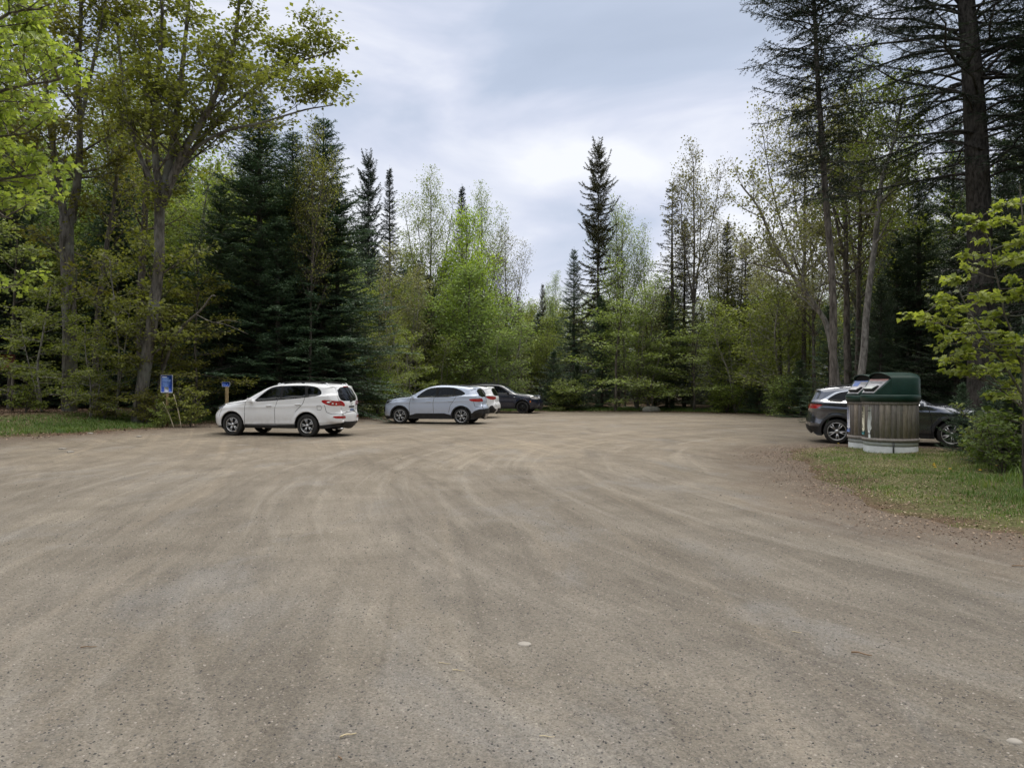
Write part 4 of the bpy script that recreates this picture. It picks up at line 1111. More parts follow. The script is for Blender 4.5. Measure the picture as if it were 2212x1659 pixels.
def resample(P, step):
    P = np.asarray(P, dtype=float)
    d = np.concatenate([[0], np.cumsum(np.linalg.norm(np.diff(P[:, :2], axis=0), axis=1))])
    n = max(2, int(round(d[-1] / step)) + 1)
    s = np.linspace(0, d[-1], n)
    return np.stack([np.interp(s, d, P[:, i]) for i in range(P.shape[1])], 1)
def round_poly(P, n=3):
    P = np.asarray(P, dtype=float)
    for _ in range(n):
        Q = np.roll(P, -1, axis=0)
        P = np.stack([0.8 * P + 0.2 * Q, 0.2 * P + 0.8 * Q], 1).reshape(-1, 2)
    return P
def in_poly(P, pts):
    x, y = pts[:, 0], pts[:, 1]; ins = np.zeros(len(pts), dtype=bool); n = len(P)
    for i in range(n):
        ax, ay = P[i]; bx, by = P[(i + 1) % n]
        if ay == by: continue
        ins ^= ((ay > y) != (by > y)) & (x < (bx - ax) * (y - ay) / (by - ay) + ax)
    return ins
def cdt(outline, polys, grid):
    pts = [tuple(p) for p in outline]; n = len(pts)
    edges = [(i, (i + 1) % n) for i in range(n)]
    for P in polys:
        k = len(pts); m = len(P)
        pts += [tuple(p) for p in P]; edges += [(k + i, k + (i + 1) % m) for i in range(m)]
    pts += [tuple(p) for p in grid]
    r = delaunay_2d_cdt([Vector((float(a), float(b))) for a, b in pts], edges, [], 0, 1e-4)
    V = np.array([(v.x, v.y) for v in r[0]]); F = np.array([f for f in r[2] if len(f) == 3])
    c = V[F].mean(1)
    F = F[in_poly(np.asarray(outline), c)]
    return V, F
def strip(pts, w=0.014):
    P = np.asarray(pts, dtype=float); P = resample(P, 0.06)
    T = np.gradient(P, axis=0); T /= np.linalg.norm(T, axis=1)[:, None]
    N = np.stack([-T[:, 1], T[:, 0]], 1) * w / 2
    return np.vstack([P + N, (P - N)[::-1]])

def build_car(name, sp, loc, rz, label, pitch=0.0):
    L = sp['L']; hw = sp['hw']; wr = sp['wr']; xf, xr = sp['wx']; ar = sp['arch']; zu = sp.get('zu', 0.25)
    xc = (xf + xr) / 2
    if 'squeeze' in sp:
        kf, kr = sp['squeeze']
        sqx = lambda x: xf - (xf - x) * kf if x < xf else (xr + (x - xr) * kr if x > xr else x)
        sp = dict(sp); sp['top'] = [(sqx(p[0]),) + tuple(p[1:]) for p in sp['top']]
        sp['side'] = [f[:2] + ([(sqx(a), b) for a, b in f[2]],) + f[3:] for f in sp['side']]
        L = sqx(L)
    root = empty(name, loc, rz); root.rotation_euler = (0, pitch, rz)
    tag(root, label, 'car', 'cars parked on the gravel')
    C = np.array(sp['top'], dtype=float)                     # x z r rin crown
    nc = len(C); sub = 8
    dense = catmull(C, (nc - 1) * sub + 1)
    dense[:, 2:] = np.stack([np.interp(np.linspace(0, nc - 1, len(dense)), np.arange(nc), C[:, i]) for i in (2, 3, 4)], 1)
    ctrl_s = np.concatenate([[0], np.cumsum(np.linalg.norm(np.diff(dense[:, :2], axis=0), axis=1))])[::sub]
    top = resample(dense, 0.035)
    top_s = np.concatenate([[0], np.cumsum(np.linalg.norm(np.diff(top[:, :2], axis=0), axis=1))])
    def arc(xw):
        R = ar; dz = zu - wr; a0 = math.asin(dz / R)
        an = np.linspace(a0, pi - a0, 34)
        return np.stack([xw + R * np.cos(an), wr + R * np.sin(an)], 1)
    end = top[-1, :2]; beg = top[0, :2]
    rear_arc, front_arc = arc(xr), arc(xf)
    und = np.vstack([resample(np.array([end, [min(end[0] - 0.1, rear_arc[0][0] + 0.12), zu], rear_arc[0]]), 0.05)[1:-1], rear_arc,
                     resample(np.array([rear_arc[-1], front_arc[0]]), 0.06)[1:-1], front_arc,
                     resample(np.array([front_arc[-1], [beg[0] + 0.15, zu], beg]), 0.05)[1:-1]])
    und = np.hstack([und, np.tile([0.025, 0.02, 0.0], (len(und), 1))])
    sil = np.vstack([top, und]); S2 = sil[:, :2]
    bx0, bz0, bx1, bz1 = sp['belt']
    def Bf(x, z):
        zb = bz0 + (bz1 - bz0) * (x - bx0) / (bx1 - bx0)
        t = np.maximum(0, z - zb)
        y = hw - 0.035 * smoothstep(0, 0.07, t) - sp.get('tumble', 0.27) * t
        y = y - 0.07 * np.clip((0.78 - z) / 0.5, 0, 1) ** 2
        for zc, am, wd in sp.get('crease', [(0.95, 0.010, 0.04), (0.42, 0.012, 0.05)]):
            zz = zc + 0.03 * (x - 2.3)
            y = y + am * np.exp(-((z - zz) / wd) ** 2)
        for xw in (xf, xr):
            d = np.hypot(x - xw, z - wr)
            y = y + sp.get('flare', 0.02) * np.exp(-((d - ar) / 0.07) ** 2)
        y = y - sp.get('pf', 0.13) * np.clip((1.0 - x) / 1.0, 0, 1) ** 2.2 - sp.get('pr', 0.12) * np.clip((x - (L - 0.9)) / 0.9, 0, 1) ** 2
        return y
    A = S2; Bn = np.roll(S2, -1, axis=0); E = Bn - A; EE = (E ** 2).sum(1) + 1e-12
    Rn = np.roll(sil[:, 2:4], -1, axis=0)
    def yf(x, z):
        out = np.empty(len(x))
        for c in range(0, len(x), 4000):
            px = x[c:c + 4000, None]; pz = z[c:c + 4000, None]
            t = np.clip(((px - A[None, :, 0]) * E[None, :, 0] + (pz - A[None, :, 1]) * E[None, :, 1]) / EE[None], 0, 1)
            d = np.hypot(px - A[None, :, 0] - t * E[None, :, 0], pz - A[None, :, 1] - t * E[None, :, 1])
            r = sil[None, :, 2] * (1 - t) + Rn[None, :, 0] * t; ri = sil[None, :, 3] * (1 - t) + Rn[None, :, 1] * t
            q = np.clip(d / r, 0, 1)
            ins = (ri * (1 - np.sqrt(1 - (1 - q) ** 2)))
            out[c:c + 4000] = ins.max(1)
        return Bf(x, z) - out
    parts = {}
    def put_part(key, V, F, N, mi=0):
        parts.setdefault(key, []).append((V, F, N, mi))
    # ---------------- side sheets
    feats = sp['side']
    polys = []; fl = []
    for f in feats:
        if f[1] == 'seam': P = strip(f[2], f[4] if len(f) > 4 else 0.014)
        else:
            P = np.asarray(f[2], dtype=float)
            if f[3] > 0: P = round_poly(P, f[3])
            P = resample(np.vstack([P, P[:1]]), 0.05)[:-1]
        polys.append(P); fl.append((f[0], P, f[1]))
    fl_arch = [('arch_cladding', None, 'M_CLAD')] if sp.get('arch_clad') else []
    if fl_arch:
        R2 = ar + sp['arch_clad']
        for xw in (xf, xr):
            an = np.linspace(-0.45, pi + 0.45, 40)
            P = np.stack([xw + R2 * np.cos(an), wr + R2 * np.sin(an)], 1)
            polys.append(P); fl.append(('cladding', P, 'clad'))
    x0, x1 = S2[:, 0].min(), S2[:, 0].max(); z0, z1 = S2[:, 1].min(), S2[:, 1].max()
    gx, gy = np.meshgrid(np.arange(x0, x1, 0.045), np.arange(z0, z1, 0.045))
    G = np.stack([gx.ravel(), gy.ravel()], 1); G = G[in_poly(S2, G)]
    T = np.roll(S2, -1, axis=0) - np.roll(S2, 1, axis=0); T /= np.linalg.norm(T, axis=1)[:, None] + 1e-9
    Nn = np.stack([T[:, 1], -T[:, 0]], 1)
    rings = [S2 - s_ * Nn * sil[:, 2:3] * q for q in (0.04, 0.12, 0.25, 0.45, 0.7) for s_ in (1.0,)]
    rg = np.vstack(rings); 
    if not in_poly(S2, rg[:len(S2)]).mean() > 0.5: rg = np.vstack([S2 + Nn * sil[:, 2:3] * q for q in (0.04, 0.12, 0.25, 0.45, 0.7)])
    rg = rg[in_poly(S2, rg)]
    # keep grid points away from the silhouette
    V2, F2 = cdt(S2, polys, np.vstack([G, rg]))
    cen = V2[F2].mean(1)
    cls = np.full(len(F2), -1)
    for i, (nm, P, part) in enumerate(fl):
        cls[(cls < 0) & in_poly(P, cen)] = i
    x, z = V2[:, 0], V2[:, 1]; y = yf(x, z)
    h = 0.004
    gx_ = (yf(x + h, z) - yf(x - h, z)) / (2 * h); gz_ = (yf(x, z + h) - yf(x, z - h)) / (2 * h)
    gx_ = np.clip(gx_, -6, 6); gz_ = np.clip(gz_, -6, 6)
    OFF = {'glass': -0.008, 'clad': 0.012, 'trim': -0.003, 'seam': -0.012}
    for sgn in (1, -1):
        side = 'L' if sgn > 0 else 'R'
        N = np.stack([gx_, np.full(len(x), float(sgn)), -gz_], 1) if False else np.stack([gx_ * 1.0, np.full(len(x), 1.0) * sgn, -gz_], 1)
        N /= np.linalg.norm(N, axis=1)[:, None]
        for i in range(-1, len(fl)):
            k = cls == i
            if not k.any(): continue
            nm, mt = (('body', 'body') if i < 0 else (fl[i][0], fl[i][2]))
            Fk = F2[k]; u, inv = np.unique(Fk, return_inverse=True); Fk = inv.reshape(-1, 3)
            o_ = OFF.get('glass' if mt.startswith('glass') else mt, 0.0)
            Vv = np.stack([xc - x[u], sgn * (y[u] + o_), z[u]], 1)
            Nv = N[u].copy()
            a_, b_, c_ = Vv[Fk[:, 0]], Vv[Fk[:, 1]], Vv[Fk[:, 2]]
            fn = np.cross(b_ - a_, c_ - a_); flip = (fn * Nv[Fk[:, 0]]).sum(1) < 0
            Fk = np.where(flip[:, None], Fk[:, ::-1], Fk)
            key = (nm, side if nm not in ('body', 'cladding') else '', mt)
            if mt == 'seam': key = ('body', '', 'seam')
            put_part(key, Vv, Fk, Nv)
    # ---------------- ribbon (front, bonnet, roof, tail)
    Stot = top_s[-1]
    def rib(s, v, off=0.0):
        s = np.clip(s, 0, Stot)
        X = np.interp(s, top_s, top[:, 0]); Z = np.interp(s, top_s, top[:, 1]); ri = np.interp(s, top_s, top[:, 3]); cr = np.interp(s, top_s, top[:, 4])
        e_ = 0.02
        tx = np.interp(s + e_, top_s, top[:, 0]) - np.interp(s - e_, top_s, top[:, 0]); tz = np.interp(s + e_, top_s, top[:, 1]) - np.interp(s - e_, top_s, top[:, 1])
        l = np.hypot(tx, tz) + 1e-9; nx, nz = -tz / l, tx / l
        ye = Bf(X, Z) - ri
        c = cr * (1 - v ** 2) + off
        return np.stack([xc - (X + nx * c), v * ye, Z + nz * c], 1)
    VS = 0.75
    rp = []; rl = []
    def s_of(u): return np.interp(u, np.arange(nc), ctrl_s)
    for f in sp['ribbon']:
        for m_ in ((1, -1) if f[4:] and f[4] else (1,)):
            P = np.array([(s_of(a), b * m_ * VS) for a, b in f[2]])
            if f[1] == 'seam': P = strip(P, 0.014)
            else:
                if f[3] > 0: P = round_poly(P, f[3])
                P = resample(np.vstack([P, P[:1]]), 0.05)[:-1]
            P[:, 0] = np.clip(P[:, 0], 0.001, Stot - 0.001); P[:, 1] = np.clip(P[:, 1], -VS, VS)
            rp.append(P); rl.append((f[0], P, f[1], ('L' if m_ > 0 else 'R') if f[4:] and f[4] else ''))
    so = top_s
    outl = np.vstack([np.stack([so, np.full(len(so), -VS)], 1), np.stack([so[::-1], np.full(len(so), VS)], 1)])
    gs, gv = np.meshgrid(so[::1], np.linspace(-VS, VS, 25)[1:-1])
    V3, F3 = cdt(outl, rp, np.stack([gs.ravel()[::1], gv.ravel()[::1]], 1))
    cen = V3[F3].mean(1); cls = np.full(len(F3), -1)
    for i, (nm, P, mt, sd) in enumerate(rl):
        cls[(cls < 0) & in_poly(P, cen)] = i
    s, v = V3[:, 0], V3[:, 1] / VS
    Nr = np.cross(rib(s + .01, v) - rib(s - .01, v), rib(s, v + .01) - rib(s, v - .01))
    Nr /= np.linalg.norm(Nr, axis=1)[:, None] + 1e-9
    cc = np.array([0, 0, 0.8])
    base_p = rib(s, v)
    fl_ = (Nr * (rib(s, v, 0.05) - base_p)).sum(1) < 0
    Nr[fl_] *= -1
    for i in range(-1, len(rl)):
        k = cls == i
        if not k.any(): continue
        nm, mt, sd = ('body', 'body', '') if i < 0 else (rl[i][0], rl[i][2], rl[i][3])
        if mt == 'seam': nm = 'body'; sd = ''
        Fk = F3[k]; u, inv = np.unique(Fk, return_inverse=True); Fk = inv.reshape(-1, 3)
        Vv = rib(s[u], v[u], OFF.get('glass' if mt.startswith('glass') else mt, 0.0)); Nv = Nr[u]
        fn = np.cross(Vv[Fk[:, 1]] - Vv[Fk[:, 0]], Vv[Fk[:, 2]] - Vv[Fk[:, 0]])
        flip = (fn * Nv[Fk[:, 0]]).sum(1) < 0
        Fk = np.where(flip[:, None], Fk[:, ::-1], Fk)
        put_part((nm, sd, mt), Vv, Fk, Nv)
    # underside ribbon
    U = np.vstack([top[-1:, :2], und[:, :2], top[:1, :2]])
    ye = np.clip(Bf(U[:, 0], U[:, 1]) - 0.02, 0.3, 2); ye[0] = Bf(U[:1, 0], U[:1, 1])[0] - top[-1, 3]; ye[-1] = Bf(U[-1:, 0], U[-1:, 1])[0] - top[0, 3]
    Vu = np.vstack([np.stack([xc - U[:, 0], ye, U[:, 1]], 1), np.stack([xc - U[:, 0], -ye, U[:, 1]], 1)])
    m = len(U); i = np.arange(m - 1)
    Fu = np.stack([i, i + 1, i + 1 + m, i + m], 1)
    link('underbody', mesh_np('underbody', Vu, [Fu]), M_UNDERB, root)
    # ---------------- assemble parts
    MATS = dict(body=sp['paint'], glass=M_GLASS, glass_t=M_GLASS_T, clad=sp.get('clad_mat', M_CLAD), trim=M_TRIM, seam=M_SEAM, red=M_RED, lampw=M_LAMPW, head=M_HEAD,
                amber=M_AMBER, chrome=M_CHROME, plate=M_PLATE, silver=M_ALLOY)
    byname = {}
    for (nm, sd, mt), lst in parts.items():
        byname.setdefault((nm, sd), []).append((mt, lst))
    objs = {}
    for (nm, sd), groups in byname.items():
        Vs, Fs, Ns, MI = [], [], [], []; n = 0; mats = []
        groups.sort(key=lambda g_: g_[0] == 'seam')
        for gi_, (mt, lst) in enumerate(groups):
            mats.append(MATS[mt])
            for (V, F, N, _) in lst:
                Vs.append(V); Fs.append(F + n); Ns.append(N); MI += [gi_] * len(F); n += len(V)
        me = mesh_np(nm, np.concatenate(Vs), [np.concatenate(Fs)], True, None, MI)
        NN = np.concatenate(Ns)
        if len(me.vertices) == len(NN): me.normals_split_custom_set_from_vertices([tuple(a) for a in NN])
        objs[(nm, sd)] = link(nm, me, mats, root)
    # ---------------- wheels
    tw = 0.235
    prof = [(-tw / 2, wr * 0.70), (-tw / 2 - 0.003, wr * 0.80), (-tw / 2 + 0.004, wr * 0.93), (-tw / 2 + 0.03, wr * 0.99), (-0.04, wr), (0.04, wr), (tw / 2 - 0.03, wr * 0.99),
            (tw / 2 - 0.004, wr * 0.93), (tw / 2 + 0.003, wr * 0.80), (tw / 2, wr * 0.70)]
    na = 56; an = np.arange(na) * 2 * pi / na
    pr_ = np.array(prof)
    grv = np.where(np.arange(na)[:, None] % 2 == 0, 1.0, np.where(pr_[None, :, 1] > wr * 0.985, 0.982, 1.0))
    rr = pr_[None, :, 1] * grv
    TV = np.stack([rr * np.cos(an)[:, None], np.tile(pr_[:, 0], (na, 1)), rr * np.sin(an)[:, None]], -1).reshape(-1, 3)
    k_ = len(prof); ii = np.arange(na)[:, None] * k_; i2 = ((np.arange(na) + 1) % na)[:, None] * k_; jj = np.arange(k_ - 1)[None]
    TF = np.stack([ii + jj, ii + jj + 1, i2 + jj + 1, i2 + jj], -1).reshape(-1, 4)
    me_t = mesh_np('tyre', TV, [TF], True)
    R_ = wr * sp.get('rimr', 0.70)
    # rim: lip ring, barrel, spokes
    rb = MB()
    lip = [(0.118, R_ * 1.005), (0.124, R_ * 0.985), (0.115, R_ * 0.93), (0.05, R_ * 0.90), (-0.10, R_ * 0.90)]
    lp = np.array(lip); kk = len(lip)
    LV = np.stack([lp[None, :, 1] * np.cos(an)[:, None], np.tile(lp[:, 0], (na, 1)), lp[None, :, 1] * np.sin(an)[:, None]], -1).reshape(-1, 3)
    ii = np.arange(na)[:, None] * kk; i2 = ((np.arange(na) + 1) % na)[:, None] * kk; jj = np.arange(kk - 1)[None]
    rb.add(LV, [np.stack([ii + jj, i2 + jj, i2 + jj + 1, ii + jj + 1], -1).reshape(-1, 4)])
    def spoke(a, r0, r1, w0, w1, skew=0.0, y0=0.095, y1=0.112):
        c, s_ = cos(a), sin(a); c2, s2 = cos(a + skew), sin(a + skew)
        P0 = np.array([r0 * c, y0, r0 * s_]); P1 = np.array([r1 * c2, y1, r1 * s2])
        d = unit(P1 - P0); q = unit(np.cross(d, [0, 1, 0])); dn = np.array([0, -0.022, 0])
        V = [P0 - q * w0 / 2 + dn, P0 + q * w0 / 2 + dn, P1 + q * w1 / 2 + dn, P1 - q * w1 / 2 + dn,
             P0 - q * w0 * .35, P0 + q * w0 * .35, P1 + q * w1 * .35, P1 - q * w1 * .35]
        rb.add(V, [np.array([[0, 3, 2, 1], [4, 5, 6, 7], [0, 1, 5, 4], [1, 2, 6, 5], [2, 3, 7, 6], [3, 0, 4, 7]])])
    ns, style = sp['rim']
    for q in range(ns):
        a = q * 2 * pi / ns + 0.3
        if style == 'twin':
            for e_ in (-1, 1): spoke(a + e_ * 0.10, R_ * 0.22, R_ * 0.96, 0.030, 0.034, e_ * 0.07)
        elif style == 'y':
            spoke(a, R_ * 0.15, R_ * 0.55, 0.045, 0.04)
            for e_ in (-1, 1): spoke(a, R_ * 0.5, R_ * 0.96, 0.026, 0.03, e_ * 0.22)
        elif style == 'fan':
            for e_ in (-1, 1): spoke(a + e_ * 0.06, R_ * 0.2, R_ * 0.96, 0.024, 0.028, e_ * 0.16)
    rb.tube([(0, 0.06, 0), (0, 0.108, 0)], [R_ * 0.26, R_ * 0.20], 16)
    me_r = rb.mesh('rim')
    hb = MB(); hb.tube([(0, -0.10, 0), (0, 0.045, 0)], [R_ * 0.9, R_ * 0.88], 24); me_h = hb.mesh('brake_disc')
    yw = hw - tw / 2 - sp.get('inset', 0.025)
    for xw in (xf, xr):
        for sgn in (1, -1):
            w = empty('wheel'); w.parent = root; w.location = (xc - xw, sgn * yw, wr); w.rotation_euler = (0, 0, 0 if sgn > 0 else pi)
            link('tyre', me_t, M_TYRE, w); link('rim', me_r, sp.get('rim_mat', M_ALLOY), w); link('brake_disc', me_h, M_HUB, w)
            w.rotation_euler[1] = sp.get('spin', 0.2)
    # ---------------- mirrors, handles, rails
    for sgn in (1, -1):
        mx, mz = sp['mirror']
        ym = float(yf(np.array([mx]), np.array([mz]))[0])
        mm = MB(); Vm = []
        mm.box((0, 0, 0), (0.10, 0.20, 0.125), taper=0.8); mm.box((0.01, -0.09 * sgn, -0.05), (0.05, 0.12, 0.03))
        ob = mm.build('mirror', [sp.get('mirror_mat', sp['paint'])], root, loc=(xc - mx, sgn * (ym + 0.12), mz + 0.03))
        bv = ob.modifiers.new('b', 'BEVEL'); bv.width = 0.03; bv.segments = 3
        for (hx, hz) in sp['handles']:
            yh = float(yf(np.array([hx]), np.array([hz]))[0])
            hm = MB(); hm.box((0, 0, 0), (0.20, 0.03, 0.035))
            dr = objs.get(('front_door' if hx < sp['mid'] else 'rear_door', 'L' if sgn > 0 else 'R'), root)
            ob = hm.build('handle', [sp['paint']], dr, loc=(xc - hx, sgn * (yh + 0.018), hz))
            bv = ob.modifiers.new('b', 'BEVEL'); bv.width = 0.012; bv.segments = 2
        if 'rail' in sp:
            (ra, rbb, rh) = sp['rail']
            n_ = 14; xs_ = np.linspace(ra, rbb, n_)
            zz = np.interp(xs_, top[np.argsort(top[:, 0]), 0][:], top[np.argsort(top[:, 0]), 1])
            zr = zz + rh * np.sin(np.linspace(0.12, pi - 0.12, n_)) ** 0.35
            yr = Bf(xs_, zz) - 0.17
            rm = MB(); rm.tube(np.stack([xc - xs_, sgn * yr, zr], 1), 0.020, 8)
            for q in (0.04, 0.5, 0.96):
                xq = ra + (rbb - ra) * q; zq = float(np.interp(xq, xs_, zz)); zt_ = float(np.interp(xq, xs_, zr)); yq = float(np.interp(xq, xs_, yr))
                rm.box((xc - xq, sgn * yq, (zq + zt_) / 2 - 0.01), (0.09, 0.035, abs(zt_ - zq) + 0.04))
            rl_ = rm.build('roof_rail', sp.get('rail_mat', M_TRIM), root, smooth=True)
            if sp.get('rail_caps'):
                for q, l_ in ((0.05, 0.30), (0.95, 0.26)):
                    cm = MB()
                    xq = ra + (rbb - ra) * q; zq = float(np.interp(xq, xs_, zz)); yq = float(np.interp(xq, xs_, yr))
                    cm.box((xc - xq, sgn * yq, zq + 0.02), (l_, 0.05, 0.06), taper=0.55)
                    ob = cm.build('rail_cap', sp['paint'], rl_); bv = ob.modifiers.new('b', 'BEVEL'); bv.width = 0.012; bv.segments = 2
    # ---------------- cabin
    bz = bz0
    for (sx, sy) in ((sp['seatx'], 0.38), (sp['seatx'], -0.38), (sp['seatx'] + 0.85, 0.38), (sp['seatx'] + 0.85, -0.38)):
        st_ = MB(); st_.box((0, 0, 0.62), (0.50, 0.50, 0.16)); st_.box((-0.26, 0, 0.95), (0.14, 0.50, 0.62), rot=Matrix.Rotation(-0.2, 3, 'Y')); st_.box((-0.33, 0, 1.33), (0.09, 0.26, 0.17))
        ob = st_.build('seat', M_SEAT, root, loc=(xc - sx, sy, 0))
        bv = ob.modifiers.new('b', 'BEVEL'); bv.width = 0.04; bv.segments = 2
    fl2 = MB(); fl2.box((0, 0, 0.47), (2.6, 1.45, 0.04)); fl2.box((1.15, 0, 0.92), (0.35, 1.35, 0.28), taper=0.7)
    fl2.build('dashboard', M_SEAT, root, loc=(xc - sp['seatx'] + 0.0 - 0.35, 0, 0))
    swm = MB(); a_ = np.linspace(0, 2 * pi, 25)
    swm.tube(np.stack([0.08 * np.sin(a_) * 0.9, 0.18 * np.cos(a_), 0.17 * np.sin(a_)], 1), 0.013, 6)
    swm.build('steering_wheel', M_TRIM, root, loc=(xc - sp['seatx'] + 0.52, 0.38, 1.02))
    return root, yf, xc, rib, s_of

def top_chain(pts, rear_from, cowl, roof0, roof1):
    out = []
    for i, (x, z) in enumerate(pts):
        if i <= 4: r, ri, c = 0.46, 0.46, 0.14
        elif i < cowl: r, ri, c = 0.20, 0.20, 0.04
        elif i < roof0: r, ri, c = 0.10, 0.085, 0.055
        elif i < roof1: r, ri, c = 0.10, 0.13, 0.035
        elif i < rear_from: r, ri, c = 0.14, 0.14, 0.05
        elif i < rear_from + 3: r, ri, c = 0.26, 0.26, 0.07
        else: r, ri, c = 0.40, 0.38, 0.10
        out.append((x, z, r, ri, c))
    return out
WHITE = paint('white_paint', (0.84, 0.85, 0.88))
PALE = paint('pale_silver_paint', (0.53, 0.60, 0.75), metal=0.2, rough=0.3)
NAVY = paint('navy_paint', (0.008, 0.012, 0.035), rough=0.2, dirt=(0.04, 0.036, 0.03))
GREY = paint('dark_grey_paint', (0.15, 0.16, 0.19), metal=0.85, rough=0.2, dirt=(0.06, 0.055, 0.05))
BG = 0
def arch_pt(a, xw, wr, R): return (xw + R * cos(a), wr + R * sin(a))

# ---- car A: white mid-size with five-spoke twin alloys
spA = dict(L=4.70, hw=0.945, wr=0.368, wx=(0.93, 3.63), arch=0.435, zu=0.27, belt=(1.6, 1.12, 4.2, 1.30), paint=WHITE, rim=(5, 'twin'), rimr=0.62,
    top=top_chain([(.12, .24), (.04, .36), (.02, .52), (.04, .70), (.13, .84), (.32, .96), (.65, 1.06), (1.05, 1.13), (1.38, 1.18), (1.75, 1.37), (2.10, 1.545), (2.42, 1.645),
         (2.9, 1.69), (3.5, 1.69), (4.05, 1.66), (4.36, 1.61), (4.41, 1.565), (4.51, 1.36), (4.585, 1.16), (4.61, 1.0), (4.61, .80), (4.655, .72), (4.665, .58), (4.65, .44), (4.55, .33)], 16, 8, 11, 15),
    side=[('front_window', 'glass', [(1.80, 1.135), (2.02, 1.35), (2.27, 1.53), (2.50, 1.59), (2.66, 1.605), (2.66, 1.18)], 0),
          ('rear_window_side', 'glass_t', [(2.76, 1.185), (2.76, 1.61), (3.2, 1.615), (3.50, 1.61), (3.56, 1.255)], 0),
          ('quarter_window', 'glass_t', [(3.66, 1.27), (3.61, 1.60), (3.90, 1.565), (4.06, 1.46), (4.11, 1.37), (4.02, 1.325)], 2),
          ('window_trim', 'trim', [(1.70, 1.105), (1.98, 1.35), (2.25, 1.555), (2.50, 1.615), (3.3, 1.635), (3.62, 1.63), (3.92, 1.59), (4.09, 1.48), (4.13, 1.36), (4.03, 1.30), (3.4, 1.23), (2.5, 1.155)], 1),
          ('tail_light', 'red', [(4.13, 1.16), (4.25, 1.185), (4.42, 1.17), (4.75, 1.11), (4.75, 1.00), (4.50, .985), (4.30, 1.03), (4.16, 1.10)], 2),
          ('reflector', 'red', [(4.46, .68), (4.80, .66), (4.80, .58), (4.50, .60)], 1),
          ('headlight', 'head', [(-.05, .78), (.06, .90), (.46, 1.02), (.68, 1.03), (.60, .93), (.42, .84), (.12, .74)], 2),
          ('front_fog_intake', 'clad', [(-.05, .56), (.12, .56), (.20, .42), (.14, .34), (-.05, .34)], 0),
          ('cladding', 'clad', [(-.1, .1), (-.1, .315), (.4, .315), (1.0, .37), (2.4, .375), (3.5, .40), (4.1, .385), (4.5, .43), (4.9, .50), (4.9, .1)], 0),
          ('body', 'seam', [(1.40, .39), (1.405, .80), (1.44, 1.12)], 0), ('body', 'seam', [(2.50, .39), (2.50, .9), (2.60, 1.15), (2.70, 1.62)], 0),
          ('body', 'seam', [(3.23, .80), (3.36, .92), (3.50, 1.05), (3.58, 1.25), (3.64, 1.62)], 0), ('body', 'seam', [(1.40, .39), (3.2, .405)], 0),
          ('body', 'seam', [(4.24, 1.03), (4.30, .80), (4.45, .73), (4.75, .73)], 0),
          ('body', 'seam', [(.62, .98), (.45, .72), (.42, .60)], 0), ('body', 'seam', [(1.62, 1.14), (1.40, 1.10), (.70, 1.02)], 0),
          ('fuel_flap', 'seam', [(4.0, 1.0), (4.14, 1.0), (4.14, .86), (4.0, .86), (4.0, 1.0)], 0),
          ('front_door', 'body', [(1.40, .39), (1.44, 1.12), (1.60, 1.12), (2.25, 1.58), (2.70, 1.63), (2.50, 1.15), (2.50, .39)], 0),
          ('rear_door', 'body', [(2.50, .39), (2.50, 1.15), (2.70, 1.63), (3.64, 1.62), (3.58, 1.25), (3.50, 1.05), (3.23, .80), (3.2, .405)], 0)],
    ribbon=[('windshield', 'glass', [(8.1, -.93), (8.1, .93), (10.8, .93), (10.8, -.93)], 2),
            ('rear_glass', 'glass_t', [(16.15, -.90), (16.15, .90), (17.85, .90), (18.1, .65), (18.15, 0), (18.1, -.65), (17.85, -.90)], 1),
            ('rear_glass_trim', 'trim', [(16.05, -.95), (16.05, .95), (17.9, .95), (18.22, .65), (18.26, 0), (18.22, -.65), (17.9, -.95)], 1),
            ('tail_light', 'red', [(17.95, 1.0), (18.1, .86), (18.5, .74), (19.05, .72), (19.15, .86), (19.1, 1.0)], 1, True),
            ('reflector', 'red', [(21.35, 1.0), (21.3, .86), (21.9, .84), (22.0, 1.0)], 1, True),
            ('license_plate', 'plate', [(19.35, -.17), (19.35, .17), (20.05, .17), (20.05, -.17)], 0),
            ('plate_recess', 'clad', [(19.1, -.38), (19.1, .38), (19.32, .38), (19.32, -.38)], 0),
            ('body', 'seam', [(20.7, -.99), (20.7, .99)], 0),
            ('body', 'seam', [(7.9, -1), (7.9, 1)], 0),
            ('cladding', 'clad', [(22.6, -1), (22.6, 1), (24, 1), (24, -1)], 0), ('cladding', 'clad', [(0, -1), (0, 1), (1.0, 1), (1.0, -1)], 0),
            ('grille', 'clad', [(2.6, -.45), (2.6, .45), (3.7, .55), (3.7, -.55)], 0)],
    mirror=(1.66, 1.13), handles=[(2.30, .985), (3.33, 1.035)], mid=2.5, rail=(2.45, 4.20, 0.055), rail_mat=M_TRIM, rail_caps=True, seatx=2.15)
def slope_pitch(x0, y0, rz, f, r):
    a = gz1(x0 + cos(rz) * f, y0 + sin(rz) * f); b = gz1(x0 - cos(rz) * r, y0 - sin(rz) * r)
    return -atan2(a - b, f + r), (a + b) / 2
def park(name, sp, rear, front, label):
    """rear / front: ground points (X, Y) of the near-side wheels' contact; body centre is offset to the far side"""
    r = np.array(rear, dtype=float); f = np.array(front, dtype=float)
    d = unit(f - r); wb = sp['wx'][1] - sp['wx'][0]
    mid = (r + f) / 2
    nrm = np.array([-d[1], d[0]])
    if nrm[1] < 0: nrm = -nrm
    c = mid + nrm * (sp['hw'] - 0.12)
    rz = atan2(d[1], d[0])
    p, z = slope_pitch(c[0], c[1], rz, wb / 2, wb / 2)
    return build_car(name, sp, (c[0], c[1], z - 0.01), rz, label, p)
def X_(px27, Y): return (px27 - 1333.5) / 1849.0 * Y
